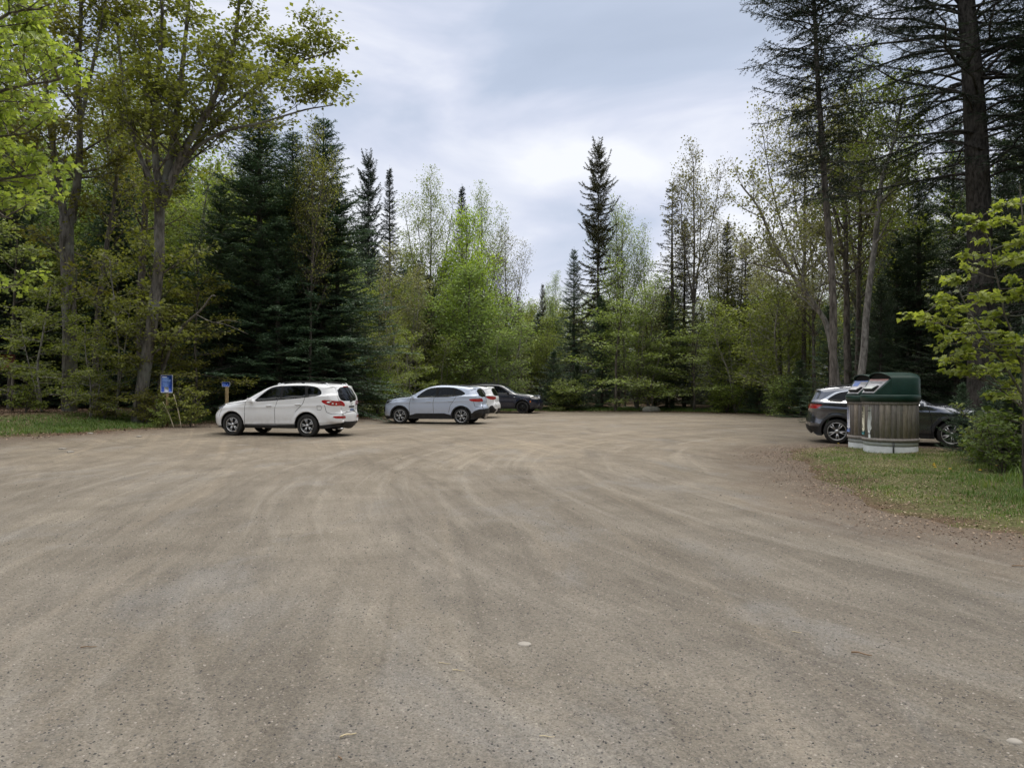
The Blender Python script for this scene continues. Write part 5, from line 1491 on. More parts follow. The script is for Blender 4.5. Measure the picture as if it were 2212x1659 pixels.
A_root, A_yf, A_xc, A_rib, A_s = park('parked_car', spA, (X_(807, 22.4), 22.4), (X_(606, 23.1), 23.1), 'white car parked nose left with chunky tyres, the nearest of the cars on the left')

# ---- car B: pale silver crossover
spB = dict(squeeze=(0.97, 0.87), L=4.62, hw=0.925, wr=0.350, wx=(0.92, 3.63), arch=0.395, arch_clad=0.06, zu=0.22, belt=(1.5, 1.09, 4.0, 1.19), paint=PALE, rim=(5, 'fan'), rimr=0.72, tumble=0.33,
    top=top_chain([(.12, .22), (.03, .38), (.01, .56), (.05, .76), (.14, .89), (.30, .98), (.6, 1.06), (1.0, 1.105), (1.32, 1.15), (1.7, 1.36), (2.05, 1.52), (2.4, 1.61), (2.8, 1.64),
         (3.3, 1.62), (3.8, 1.575), (4.18, 1.52), (4.22, 1.48), (4.36, 1.27), (4.45, 1.12), (4.49, .99), (4.51, .82), (4.60, .70), (4.62, .56), (4.59, .40), (4.46, .27)], 16, 8, 11, 15),
    side=[('front_window', 'glass', [(1.66, 1.115), (1.95, 1.35), (2.17, 1.485), (2.42, 1.535), (2.50, 1.54), (2.50, 1.15)], 0),
          ('rear_window_side', 'glass_t', [(2.62, 1.155), (2.62, 1.545), (3.0, 1.54), (3.25, 1.52), (3.30, 1.18)], 0),
          ('quarter_window', 'glass_t', [(3.36, 1.185), (3.32, 1.505), (3.55, 1.42), (3.75, 1.30), (3.62, 1.24)], 1),
          ('window_trim', 'trim', [(1.58, 1.10), (1.93, 1.37), (2.15, 1.50), (2.45, 1.56), (3.0, 1.565), (3.30, 1.545), (3.60, 1.44), (3.85, 1.295), (3.65, 1.21), (3.2, 1.155), (2.4, 1.13)], 1),
          ('tail_light', 'red', [(3.98, 1.06), (4.10, 1.075), (4.75, 1.10), (4.75, .96), (4.30, .95), (4.10, .98)], 1),
          ('headlight', 'head', [(-.05, .82), (.10, .93), (.50, 1.01), (.60, 1.02), (.45, .93), (.20, .84)], 2),
          ('front_fog_intake', 'clad', [(.06, .78), (.16, .74), (.18, .52), (.10, .48)], 1),
          ('cladding', 'clad', [(-.1, .1), (-.1, .33), (.5, .33), (1.35, .36), (1.65, .46), (2.9, .47), (3.15, .39), (3.9, .42), (4.12, .45), (4.25, .56), (4.45, .64), (4.9, .66), (4.9, .1)], 0),
          ('body', 'seam', [(1.36, .40), (1.34, .8), (1.42, 1.10)], 0), ('body', 'seam', [(2.42, .46), (2.40, .9), (2.45, 1.13), (2.55, 1.56)], 0),
          ('body', 'seam', [(3.08, .50), (3.15, .80), (3.30, 1.0), (3.42, 1.18)], 0), ('body', 'seam', [(1.5, 1.10), (1.0, 1.05), (.6, 1.0)], 0),
          ('body', 'seam', [(4.22, .95), (4.28, .76), (4.5, .72), (4.75, .73)], 0),
          ('front_door', 'body', [(1.36, .40), (1.34, .8), (1.42, 1.10), (1.60, 1.12), (2.15, 1.52), (2.55, 1.56), (2.45, 1.13), (2.42, .46), (1.65, .46)], 0),
          ('rear_door', 'body', [(2.42, .46), (2.45, 1.13), (2.55, 1.56), (3.32, 1.545), (3.42, 1.18), (3.30, 1.0), (3.15, .80), (3.0, .44)], 0)],
    ribbon=[('windshield', 'glass', [(8.1, -.93), (8.1, .93), (10.8, .93), (10.8, -.93)], 2),
            ('rear_glass', 'glass_t', [(16.1, -.90), (16.1, .90), (17.8, .90), (17.8, -.90)], 1),
            ('rear_glass_trim', 'trim', [(16.0, -1), (16.0, 1), (17.9, .97), (17.9, -.97)], 1),
            ('tail_light', 'red', [(18.1, 1.0), (18.3, .70), (19.1, .70), (19.2, 1.0)], 1, True),
            ('license_plate', 'plate', [(19.5, -.17), (19.5, .17), (20.3, .17), (20.3, -.17)], 0),
            ('skid_plate', 'silver', [(22.6, -.75), (22.6, .75), (23.6, .6), (23.6, -.6)], 0),
            ('cladding', 'clad', [(21.3, -1), (21.3, 1), (24, 1), (24, -1)], 0), ('cladding', 'clad', [(0, -1), (0, 1), (1.0, 1), (1.0, -1)], 0),
            ('grille', 'clad', [(1.6, -.6), (1.6, .6), (3.7, .65), (3.7, -.65)], 0)],
    mirror=(1.55, 1.10), handles=[(2.22, .955), (3.16, .985)], mid=2.5, rail=(2.35, 3.95, 0.02), rail_mat=M_TRIM, seatx=2.1)
park('parked_car', spB, (X_(1205, 29.8), 29.8), (X_(1041.5, 30.35), 30.35), 'pale silver crossover parked nose left, in front of the white wagon and the navy car')

# ---- car C: white wagon mostly hidden behind car B
spC = dict(spB); spC.update(L=4.82, hw=0.93, wr=0.345, wx=(0.92, 3.67), arch=0.39, paint=WHITE, belt=(1.5, 1.05, 4.2, 1.14), tumble=0.30,
    top=top_chain([(.12, .22), (.03, .36), (.01, .54), (.05, .72), (.14, .84), (.30, .92), (.6, .99), (1.0, 1.03), (1.32, 1.07), (1.7, 1.27), (2.05, 1.44), (2.4, 1.55), (2.8, 1.60),
         (3.4, 1.60), (4.0, 1.57), (4.40, 1.53), (4.45, 1.49), (4.60, 1.27), (4.68, 1.10), (4.71, .98), (4.72, .80), (4.80, .68), (4.82, .54), (4.79, .40), (4.66, .28)], 16, 8, 11, 15),
    side=[('front_window', 'glass', [(1.70, 1.08), (2.15, 1.40), (2.45, 1.48), (2.52, 1.09)], 0),
          ('rear_window_side', 'glass_t', [(2.62, 1.10), (2.62, 1.50), (3.4, 1.50), (3.48, 1.12)], 0),
          ('quarter_window', 'glass_t', [(3.56, 1.125), (3.50, 1.49), (3.95, 1.46), (4.10, 1.36), (4.24, 1.19), (4.1, 1.15)], 1),
          ('window_trim', 'trim', [(1.6, 1.06), (2.13, 1.44), (2.5, 1.52), (3.5, 1.53), (4.0, 1.49), (4.16, 1.38), (4.32, 1.17), (4.1, 1.12), (2.5, 1.07)], 0),
          ('tail_light', 'red', [(4.28, 1.10), (4.42, 1.12), (4.9, 1.10), (4.9, .94), (4.60, .93), (4.40, 1.0)], 1),
          ('headlight', 'head', [(-.05, .76), (.10, .86), (.55, .95), (.30, .80)], 1),
          ('cladding', 'clad', [(-.1, .1), (-.1, .33), (.5, .33), (1.4, .38), (3.0, .40), (3.9, .42), (4.30, .44), (4.45, .48), (4.55, .62), (4.66, .66), (4.80, .46), (4.95, .42), (4.95, .1)], 0),
          ('body', 'seam', [(1.36, .40), (1.42, 1.05)], 0), ('body', 'seam', [(2.45, .40), (2.5, 1.10), (2.57, 1.52)], 0), ('body', 'seam', [(3.10, .50), (3.25, .85), (3.52, 1.12)], 0),
          ('front_door', 'body', [(1.36, .40), (1.42, 1.05), (1.6, 1.06), (2.13, 1.44), (2.57, 1.52), (2.5, 1.1), (2.45, .40)], 0),
          ('rear_door', 'body', [(2.45, .40), (2.5, 1.1), (2.57, 1.52), (3.5, 1.52), (3.52, 1.12), (3.25, .85), (3.10, .42)], 0)],
    ribbon=[('windshield', 'glass', [(8.1, -.93), (8.1, .93), (10.8, .93), (10.8, -.93)], 2),
            ('rear_glass', 'glass_t', [(16.1, -.88), (16.1, .88), (17.85, .88), (17.85, -.88)], 1),
            ('rear_glass_trim', 'trim', [(16.0, -.97), (16.0, .97), (18.0, .95), (18.0, -.95)], 1),
            ('tail_light', 'red', [(18.0, 1.0), (18.2, .66), (18.9, .66), (19.2, 1.0)], 1, True),
            ('license_plate', 'plate', [(19.4, -.17), (19.4, .17), (20.2, .17), (20.2, -.17)], 0),
            ('cladding', 'clad', [(22.2, -.75), (22.2, .75), (24, .75), (24, -.75)], 0), ('cladding', 'clad', [(0, -1), (0, 1), (1.0, 1), (1.0, -1)], 0),
            ('grille', 'clad', [(1.6, -.6), (1.6, .6), (3.7, .65), (3.7, -.65)], 0)],
    handles=[(2.22, .93), (3.2, .95)], mirror=(1.6, 1.05), rail=(2.3, 4.2, 0.055), rail_mat=M_TRIM)
park('parked_car', spC, (X_(1244, 35.6), 35.6), (X_(1096, 36.2), 36.2), 'white wagon mostly hidden behind the pale silver crossover, its red tail lamp showing')

# ---- car D: navy car facing right
spD = dict(L=4.86, hw=0.965, wr=0.375, wx=(0.90, 3.83), arch=0.43, arch_clad=0.03, zu=0.27, belt=(1.5, 1.12, 4.3, 1.20), paint=NAVY, rim=(5, 'y'), rimr=0.74, rim_mat=M_ALLOY_D, tumble=0.30,
    top=top_chain([(.12, .27), (.03, .42), (.01, .60), (.03, .80), (.10, .96), (.26, 1.04), (.6, 1.10), (1.0, 1.14), (1.42, 1.19), (1.78, 1.40), (2.08, 1.58), (2.4, 1.68), (2.9, 1.72),
         (3.5, 1.72), (4.1, 1.69), (4.50, 1.62), (4.55, 1.57), (4.66, 1.34), (4.74, 1.16), (4.77, 1.02), (4.78, .84), (4.84, .72), (4.86, .58), (4.83, .44), (4.70, .33)], 16, 8, 11, 15),
    side=[('front_window', 'glass_t', [(1.82, 1.16), (2.15, 1.48), (2.40, 1.595), (2.62, 1.61), (2.64, 1.18)], 0),
          ('rear_window_side', 'glass_t', [(2.76, 1.185), (2.76, 1.62), (3.55, 1.61), (3.64, 1.20)], 0),
          ('quarter_window', 'glass_t', [(3.72, 1.21), (3.66, 1.60), (4.1, 1.55), (4.32, 1.38), (4.36, 1.26)], 1),
          ('window_trim', 'trim', [(1.72, 1.135), (2.12, 1.50), (2.40, 1.62), (3.0, 1.645), (3.65, 1.64), (4.12, 1.585), (4.38, 1.40), (4.42, 1.23), (3.0, 1.16)], 0),
          ('tail_light', 'red', [(4.4, 1.08), (4.9, 1.12), (4.9, .92), (4.45, .98)], 1),
          ('headlight', 'lampw', [(-.05, .86), (.08, .985), (.40, 1.03), (.46, .97), (.36, .86), (.12, .82)], 2),
          ('turn_signal', 'amber', [(.38, .76), (.46, .76), (.45, .64), (.38, .66)], 0),
          ('side_badge', 'silver', [(1.32, .99), (1.42, .99), (1.42, .95), (1.32, .95)], 0),
          ('cladding', 'clad', [(-.1, .1), (-.1, .36), (.5, .36), (1.4, .36), (3.3, .38), (4.3, .42), (4.95, .50), (4.95, .1)], 0),
          ('body', 'seam', [(1.45, .40), (1.46, .8), (1.55, 1.12)], 0), ('body', 'seam', [(2.58, .40), (2.6, 1.15), (2.70, 1.64)], 0), ('body', 'seam', [(3.30, .60), (3.45, .95), (3.70, 1.2)], 0),
          ('front_door', 'body', [(1.45, .40), (1.46, .8), (1.55, 1.12), (1.72, 1.13), (2.12, 1.50), (2.70, 1.64), (2.6, 1.15), (2.58, .40)], 0),
          ('rear_door', 'body', [(2.58, .40), (2.6, 1.15), (2.70, 1.64), (3.66, 1.63), (3.70, 1.2), (3.45, .95), (3.25, .42)], 0)],
    ribbon=[('windshield', 'glass', [(8.1, -.93), (8.1, .93), (10.8, .93), (10.8, -.93)], 2),
            ('rear_glass', 'glass_t', [(16.1, -.88), (16.1, .88), (17.85, .88), (17.85, -.88)], 1),
            ('headlight', 'lampw', [(3.3, 1.0), (3.25, .72), (4.05, .66), (4.25, 1.0)], 1, True),
            ('grille', 'trim', [(2.9, .06), (2.9, .36), (4.15, .42), (4.15, .06)], 1, True),
            ('grille_surround', 'chrome', [(2.8, .02), (2.8, .42), (4.25, .48), (4.25, .02)], 1, True),
            ('air_intake', 'clad', [(1.1, -.8), (1.1, .8), (2.2, .85), (2.2, -.85)], 1),
            ('license_plate', 'plate', [(19.4, -.17), (19.4, .17), (20.2, .17), (20.2, -.17)], 0),
            ('cladding', 'clad', [(22.4, -1), (22.4, 1), (24, 1), (24, -1)], 0), ('cladding', 'clad', [(0, -1), (0, 1), (0.9, 1), (0.9, -1)], 0)],
    mirror=(1.72, 1.15), handles=[(2.40, 1.00), (3.42, 1.02)], mid=2.6, rail=(2.4, 4.3, 0.05), rail_mat=M_TRIM, seatx=2.25, spin=0.5, mirror_mat=M_TRIM)
park('parked_car', spD, (X_(1236.5, 42.3), 42.3), (X_(1362, 41.5), 41.5), 'dark navy car parked nose right at the far edge, behind the white wagon')

# ---- car E: dark grey car behind the bins, facing right
spE = dict(L=4.62, hw=0.935, wr=0.350, wx=(0.93, 3.66), arch=0.405, arch_clad=0.075, zu=0.22, belt=(1.5, 1.08, 4.2, 1.16), paint=GREY, rim=(5, 'twin'), rimr=0.70, tumble=0.34,
    crease=[(0.93, 0.018, 0.05), (0.62, -0.02, 0.12)], flare=0.03,
    top=top_chain([(.12, .24), (.03, .38), (.01, .56), (.03, .76), (.10, .90), (.26, .99), (.6, 1.05), (1.0, 1.09), (1.35, 1.12), (1.72, 1.31), (2.08, 1.48), (2.45, 1.58), (2.85, 1.62),
         (3.4, 1.605), (3.95, 1.56), (4.36, 1.50), (4.36, 1.46), (4.46, 1.27), (4.53, 1.13), (4.555, 1.0), (4.56, .82), (4.60, .70), (4.62, .56), (4.59, .42), (4.46, .30)], 16, 8, 11, 15),
    side=[('front_window', 'glass', [(1.68, 1.10), (2.05, 1.36), (2.35, 1.475), (2.50, 1.49), (2.52, 1.12)], 0),
          ('rear_window_side', 'glass_t', [(2.62, 1.125), (2.62, 1.495), (3.2, 1.49), (3.42, 1.15)], 0),
          ('quarter_window', 'glass_t', [(3.48, 1.155), (3.30, 1.485), (3.65, 1.42), (3.95, 1.26), (3.98, 1.20)], 1),
          ('window_trim', 'chrome', [(1.60, 1.08), (2.03, 1.385), (2.35, 1.505), (3.25, 1.52), (3.70, 1.45), (4.20, 1.20), (4.05, 1.165), (2.5, 1.10)], 0),
          ('tail_light', 'red', [(4.12, 1.09), (4.8, 1.12), (4.8, .98), (4.30, .98)], 0),
          ('headlight', 'head', [(-.05, .86), (.10, .94), (.50, 1.0), (.30, .90)], 1),
          ('body', 'seam', [(4.5, 1.115), (4.0, 1.10), (3.4, 1.04), (2.9, 1.0)], 0, 0.03),
          ('cladding', 'clad', [(-.1, .1), (-.1, .33), (.5, .33), (1.4, .36), (3.1, .38), (4.0, .40), (4.22, .46), (4.9, .50), (4.9, .1)], 0),
          ('body', 'seam', [(1.40, .40), (1.40, .8), (1.48, 1.08)], 0), ('body', 'seam', [(2.45, .40), (2.5, 1.10), (2.57, 1.52)], 0), ('body', 'seam', [(3.10, .50), (3.28, .85), (3.45, 1.12)], 0),
          ('front_door', 'body', [(1.40, .40), (1.40, .8), (1.48, 1.08), (1.62, 1.09), (2.03, 1.385), (2.57, 1.52), (2.5, 1.1), (2.45, .40)], 0),
          ('rear_door', 'body', [(2.45, .40), (2.5, 1.1), (2.57, 1.52), (3.3, 1.52), (3.45, 1.12), (3.28, .85), (3.10, .42)], 0)],
    ribbon=[('windshield', 'glass', [(8.1, -.93), (8.1, .93), (10.8, .93), (10.8, -.93)], 2),
            ('rear_glass', 'glass_t', [(16.1, -.88), (16.1, .88), (17.85, .88), (17.85, -.88)], 1),
            ('tail_light', 'red', [(18.1, 1.0), (18.3, .60), (19.0, .60), (19.2, 1.0)], 1, True),
            ('license_plate', 'plate', [(19.5, -.17), (19.5, .17), (20.3, .17), (20.3, -.17)], 0),
            ('cladding', 'clad', [(22.2, -1), (22.2, 1), (24, 1), (24, -1)], 0), ('cladding', 'clad', [(0, -1), (0, 1), (1.0, 1), (1.0, -1)], 0),
            ('grille', 'clad', [(2.2, -.7), (2.2, .7), (3.9, .75), (3.9, -.75)], 1)],
    squeeze=(0.9, 0.80), mirror=(1.62, 1.08), handles=[(2.22, .95), (3.12, .97)], mid=2.5, rail=(2.4, 4.0, 0.03), rail_mat=M_ALLOY_D, seatx=2.1, spin=0.7)
park('parked_car', spE, (X_(2184, 19.8), 19.8), (X_(2473, 18.6), 18.6), 'dark grey car parked nose right behind the green bins, with light catching its shoulder')

# small fittings of car A
def on_rib(u, v, off=0.0):
    return A_rib(np.array([A_s(u)]), np.array([float(v)]), off)[0]
p0 = on_rib(18.25, 0.02, 0.03); p1 = on_rib(16.9, 0.48, 0.02)
w_ = MB(); w_.tube([p0, (p0 + p1) / 2 + np.array([-0.01, 0, 0]), p1], [0.016, 0.011, 0.007], 6); w_.box(p0, (0.05, 0.09, 0.06))
w_.build('rear_wiper', M_TRIM, A_root)
em = MB(); c0 = on_rib(18.75, 0, 0.012); a_ = np.linspace(0, 2 * pi, 21)
em.tube(np.stack([np.full(21, c0[0]), c0[1] + 0.065 * np.cos(a_), c0[2] + 0.033 * np.sin(a_)], 1), 0.006, 5)
em.build('badge', M_CHROME, A_root)
pl = MB(); c0 = on_rib(19.7, 0, 0.010)
for k in range(6): pl.box((c0[0], -0.11 + 0.044 * k, c0[2]), (0.006, 0.024, 0.055))
pl.build('plate_lettering', M_PLATE_B, A_root)
hl = MB(); c0 = on_rib(20.35, -0.30, 0.008); hl.box(c0, (0.01, 0.16, 0.028)); c0 = on_rib(20.35, 0.62, 0.008); hl.box(c0, (0.01, 0.14, 0.022)); hl.build('tailgate_badge', M_CHROME, A_root)
c1 = on_rib(15.9, 0, 0.012)
bl = MB(); bl.box((c1[0] - 0.005, 0, c1[2] - 0.005), (0.02, 0.30, 0.03)); bl.build('brake_light', M_RED, A_root)
# clear sections inside the tail lamps
for sgn in (1, -1):
    cl = MB()
    for (x, z, w, h) in ((4.36, 1.10, .09, .06), (4.46, 1.055, .07, .05), (4.54, 1.045, .05, .045), (4.42, 1.13, .06, .03)):
        y = float(A_yf(np.array([x]), np.array([z]))[0])
        cl.box((A_xc - x, sgn * (y + 0.004), z), (w, 0.012, h), rot=Matrix.Rotation(sgn * 0.35, 3, 'Z'))
    cl.build('reversing_lamp', M_LAMPW, A_root)
ex = MB(); ex.tube([(A_xc - 4.35, 0.42, 0.27), (A_xc - 4.62, 0.42, 0.26)], 0.035, 12); ex.build('exhaust_pipe', M_CHROME, A_root, smooth=True)
# ================================================================== BINS
def wood_mat():
    m, nt, out = new_mat('weathered_boards')
    at = nd(nt, 'ShaderNodeAttribute', attribute_name='rnd').outputs['Fac']
    tc = nd(nt, 'ShaderNodeTexCoord')
    mp = nd(nt, 'ShaderNodeMapping', {'Vector': tc.outputs['Object'], 'Scale': (1, 1, 0.08)})
    mp.inputs['Location'].default_value = (0, 0, 0)
    f = noise(nt, mp.outputs[0], 45, 5, 0.7, 0.2)
    c = ramp(nt, f, [(0.3, (0.20, 0.185, 0.175)), (0.6, (0.38, 0.355, 0.34)), (0.8, (0.50, 0.475, 0.45))])
    k = ramp(nt, at, [(0.0, (0.72, 0.72, 0.76)), (0.5, (1.0, 0.96, 0.92)), (1.0, (1.35, 1.24, 1.10))])
    c = mixc(nt, 1.0, c, k, 'MULTIPLY')
    st = noise(nt, tc.outputs['Object'], 4.0, 5, 0.7)
    c = mixc(nt, ramp(nt, st, [(0.5, (0, 0, 0)), (0.72, (0.5, 0.5, 0.5))]), c, (0.16, 0.17, 0.15))
    b = nd(nt, 'ShaderNodeBsdfPrincipled', {'Base Color': c, 'Roughness': 0.9, 'Specular IOR Level': 0.15})
    bp = nd(nt, 'ShaderNodeBump', {'Strength': 0.5, 'Distance': 0.004, 'Height': f}); nt.links.new(bp.outputs[0], b.inputs['Normal'])
    nt.links.new(b.outputs[0], out.inputs['Surface'])
    return m
M_BOARD = wood_mat()
M_GREENP = simple('green_moulded_plastic', (0.008, 0.036, 0.026), 0.42, var=0.25, vscale=5, bump=0.05)
M_CONC = simple('pale_tank_wall', (0.52, 0.54, 0.54), 0.75, var=0.15, vscale=5, bump=0.2)
M_BAND = simple('dark_band', (0.06, 0.065, 0.065), 0.7)
M_LBL = simple('faded_label', (0.58, 0.57, 0.60), 0.5, var=0.12, vscale=9)
M_LBL_B = simple('label_blue', (0.16, 0.24, 0.55), 0.5, var=0.2, vscale=14)
M_LBL_R = simple('label_red', (0.50, 0.25, 0.22), 0.5)
M_LBL_C = simple('cream_label', (0.68, 0.64, 0.50), 0.55, var=0.08, vscale=9)
M_TEAL = simple('label_teal', (0.04, 0.20, 0.22), 0.5)
M_DARKI = simple('print_dark', (0.05, 0.05, 0.06), 0.6)
M_WPAINT = simple('peeling_white_paint', (0.60, 0.63, 0.62), 0.7, var=0.1, vscale=12)
M_HOLE = simple('dark_opening', (0.008, 0.010, 0.009), 0.7)
def ring_strip(R0, a0, a1, z0, z1, n, jag=0):
    a = np.linspace(a0, a1, n)
    V = np.concatenate([np.stack([R0 * np.cos(a), R0 * np.sin(a), np.full(n, z0)], 1), np.stack([R0 * np.cos(a), R0 * np.sin(a), np.full(n, z1)], 1)])
    i = np.arange(n - 1)
    return V, np.stack([i, i + 1, i + 1 + n, i + n], 1)
def make_bin(x, y, label, rz, R=0.60, variant=0, zoff=0.0, seed=1):
    rng = np.random.RandomState(seed)
    root = empty('waste_container', (x, y, gz1(x, y) + zoff), rz); tag(root, label, 'waste bin', 'green hooded waste containers')
    # tank wall
    t = MB(); k = 48
    t.tube([(0, 0, -0.3), (0, 0, 0.135), (0, 0, 0.14), (0, 0, 0.15), (0, 0, 0.155), (0, 0, 0.27)], [R - 0.015, R - 0.015, R - 0.028, R - 0.028, R - 0.010, R - 0.010], k)
    t.build('tank', M_CONC, root, smooth=False)
    if variant == 0:
        j = MB(); a = -2.02; j.box((R * cos(a), R * sin(a), 0.12), (0.02, 0.035, 0.30), rot=Matrix.Rotation(a, 3, 'Z')); j.build('tank_joint', M_BAND, root)
    # boards
    nb = 30; V = []; F = []; rn = []; n = 0
    for i in range(nb):
        a0 = i * 2 * pi / nb; a1 = (i + 1) * 2 * pi / nb - 0.012
        wv = rng.uniform(-0.003, 0.004)
        for (ra, rb_) in ((R + wv, R - 0.02),):
            aa = np.linspace(a0, a1, 3)
            z0, z1 = 0.26 + rng.uniform(-0.004, 0.004), 1.19
            o_ = [(ra * cos(q), ra * sin(q), z) for z in (z0, z1) for q in aa] + [(rb_ * cos(q), rb_ * sin(q), z) for z in (z0, z1) for q in aa]
            V += o_
            F += [[n, n + 1, n + 4, n + 3], [n + 1, n + 2, n + 5, n + 4], [n, n + 3, n + 9, n + 6], [n + 2, n + 8, n + 11, n + 5], [n + 6, n + 7, n + 1, n], [n + 7, n + 8, n + 2, n + 1]]
            rn += [rng.rand()] * 12; n += 12
    link('board_cladding', mesh_np('board_cladding', V, [np.array(F)], False, {'rnd': rn}), M_BOARD, root)
    for (z0, z1, nm) in ((0.25, 0.325, 'lower_rail'), (1.125, 1.20, 'upper_rail')):
        a = np.linspace(0, 2 * pi, 49)
        r1 = R + 0.018
        Vv = np.concatenate([np.stack([q * np.cos(a), q * np.sin(a), np.full(49, z)], 1) for q, z in ((R, z0), (r1, z0), (r1, z1), (R, z1))])
        i = np.arange(48); Ff = np.concatenate([np.stack([i + 49 * b, i + 1 + 49 * b, i + 1 + 49 * (b + 1), i + 49 * (b + 1)], 1) for b in range(3)])
        link(nm, mesh_np(nm, Vv, [Ff], False, {'rnd': np.full(len(Vv), 0.35)}), M_BOARD, root)
    # green rim band
    b = MB(); RR = R + 0.045
    b.tube([(0, 0, 1.185), (0, 0, 1.19), (0, 0, 1.33), (0, 0, 1.345), (0, 0, 1.35)], [RR - 0.03, RR - 0.004, RR + 0.004, RR - 0.005, RR - 0.03], k)
    b.build('rim_band', M_GREENP, root, smooth=False)
    # hood : loft of cross-sections along local x (front = -x carries the sloping panel)
    zb = 1.35; ztop = 1.885; hwid = 0.46; ns = 26
    def section(cx, w, h_side, h_top):
        u = np.linspace(-1, 1, ns)
        yy = w * u
        arch = np.sqrt(np.clip(1 - u ** 2, 0, 1))
        zz = h_side + (h_top - h_side) * arch
        P = [(cx, -w, zb)] + [(cx, q, r) for q, r in zip(yy, zz)] + [(cx, w, zb)]
        return P
    secs = []
    xs_ = [-0.25, 0.0, 0.25, 0.40, 0.50, 0.565, 0.60, 0.605]
    for xx in xs_:
        e_ = np.clip((xx - 0.30) / 0.305, 0, 1); dz = 0.10 * (1 - math.sqrt(max(0, 1 - e_ ** 2)))
        w = min(hwid * (1 - 0.10 * e_ ** 2), 0.6)
        lim = math.sqrt(max(0.02, (RR - 0.01) ** 2 - xx ** 2)); w = min(w, lim)
        secs.append(section(xx, w, 1.73 - dz * 0.8, ztop - dz))
    m = len(secs[0]); Vh = np.array([p for s_ in secs for p in s_]); i = np.arange(m - 1)
    Fh = np.concatenate([np.stack([i + q * m, i + 1 + q * m, i + 1 + (q + 1) * m, i + (q + 1) * m], 1) for q in range(len(secs) - 1)])
    cap = np.array([[(len(secs) - 1) * m + q for q in range(m)]])
    hd = MB(); hd.add(Vh, [Fh, cap])
    # side cheeks that slope down to the front
    for s_ in (-1, 1):
        w = hwid * s_
        hd.add([(-0.25, w, zb), (-0.25, w, 1.72), (-0.56, w * 0.62, zb + 0.02), (-0.56, w * 0.62, zb)], [np.array([[0, 1, 2, 3]])])
    # sloping front and the recess under the arch
    hd.add([(-0.25, -hwid, 1.72), (-0.25, hwid, 1.72), (-0.56, hwid * 0.62, zb + 0.02), (-0.56, -hwid * 0.62, zb + 0.02)], [np.array([[0, 1, 2, 3]])])
    ob = hd.build('hood', M_GREENP, root)
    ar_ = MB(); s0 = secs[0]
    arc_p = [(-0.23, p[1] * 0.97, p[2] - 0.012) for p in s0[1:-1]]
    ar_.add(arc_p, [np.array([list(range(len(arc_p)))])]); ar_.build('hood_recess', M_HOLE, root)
    # overhanging visor
    vs = []
    for xx, dz in ((-0.25, 0.0), (-0.34, -0.006)):
        vs.append([(xx + 0.10 * (1 - math.sqrt(max(0, 1 - (p[1] / hwid) ** 2))) if xx < -0.3 else xx, p[1], p[2] + dz) for p in s0[1:-1]])
    mv = len(vs[0]); i = np.arange(mv - 1)
    vv = np.array(vs[0] + vs[1]); vi = MB(); vi.add(vv, [np.stack([i, i + 1, i + 1 + mv, i + mv], 1)])
    vo = vi.build('visor', M_GREENP, root); so = vo.modifiers.new('s', 'SOLIDIFY'); so.thickness = 0.018
    # sign panel on the slope
    def sl(u, v, off=0.012):      # u across -1..1, v 0 bottom .. 1 top
        w = hwid * (0.62 + 0.38 * v)
        n = unit(np.array([-(1.72 - zb), 0, 0.31]))
        return np.array([-0.56 + 0.31 * v, u * w, zb + 0.02 + (1.70 - zb) * v]) + n * off
    def panel(nm, u0, u1, v0, v1, mat, off=0.012):
        q = MB(); P = [sl(u0, v0, off), sl(u1, v0, off), sl(u1, v1, off), sl(u0, v1, off)]; P2_ = [sl(u0, v0, off - 0.009), sl(u1, v0, off - 0.009), sl(u1, v1, off - 0.009), sl(u0, v1, off - 0.009)]
        q.add(P + P2_, [np.array([[0, 1, 2, 3], [0, 1, 5, 4], [1, 2, 6, 5], [2, 3, 7, 6], [3, 0, 4, 7]])])
        return q.build(nm, mat, root)
    pn = panel('instruction_panel', -0.84, 0.84, 0.05, 0.97, M_LBL)
    def mark(u0, u1, v0, v1, mat, nm='printed_block', off=0.016):
        q = MB(); q.add([sl(u0, v0, off), sl(u1, v0, off), sl(u1, v1, off), sl(u0, v1, off)], [np.array([[0, 1, 2, 3]])]); o_ = q.build(nm, mat, pn); return o_
    if variant == 0:
        mark(-0.84, 0.84, 0.90, 0.97, M_LBL_R, 'printed_stripe'); mark(-0.75, 0.75, 0.84, 0.865, M_LBL_R, 'printed_stripe')
        mark(-0.6, 0.6, 0.74, 0.755, M_DARKI, 'printed_line'); mark(-0.6, 0.5, 0.69, 0.705, M_DARKI, 'printed_line')
    else:
        mark(-0.84, 0.84, 0.90, 0.97, M_LBL_B, 'printed_stripe'); mark(0.1, 0.75, 0.58, 0.86, M_LBL_B, 'printed_picture')
        mark(-0.7, 0.0, 0.74, 0.755, M_DARKI, 'printed_line')
    # deposit flap: projecting box with dark mouth
    fb = MB()
    P = [sl(-0.62, 0.14, 0.012), sl(0.62, 0.14, 0.012), sl(0.62, 0.46, 0.012), sl(-0.62, 0.46, 0.012)]
    Q = [sl(-0.62, 0.20, 0.085), sl(0.62, 0.20, 0.085), sl(0.62, 0.46, 0.045), sl(-0.62, 0.46, 0.045)]
    fb.add(P + Q, [np.array([[4, 5, 6, 7], [3, 0, 4, 7], [2, 3, 7, 6], [1, 2, 6, 5]])])
    fb.build('deposit_flap', M_LBL if variant else M_WPAINT, root)
    mh = MB(); mh.add([P[0], P[1], Q[1], Q[0]], [np.array([[0, 1, 2, 3]])]); mh.build('flap_mouth', M_HOLE, root)
    fs = MB(); w0 = [sl(-0.66, 0.12, 0.016), sl(-0.66, 0.50, 0.016), sl(-0.64, 0.46, 0.06), sl(-0.64, 0.20, 0.10)]
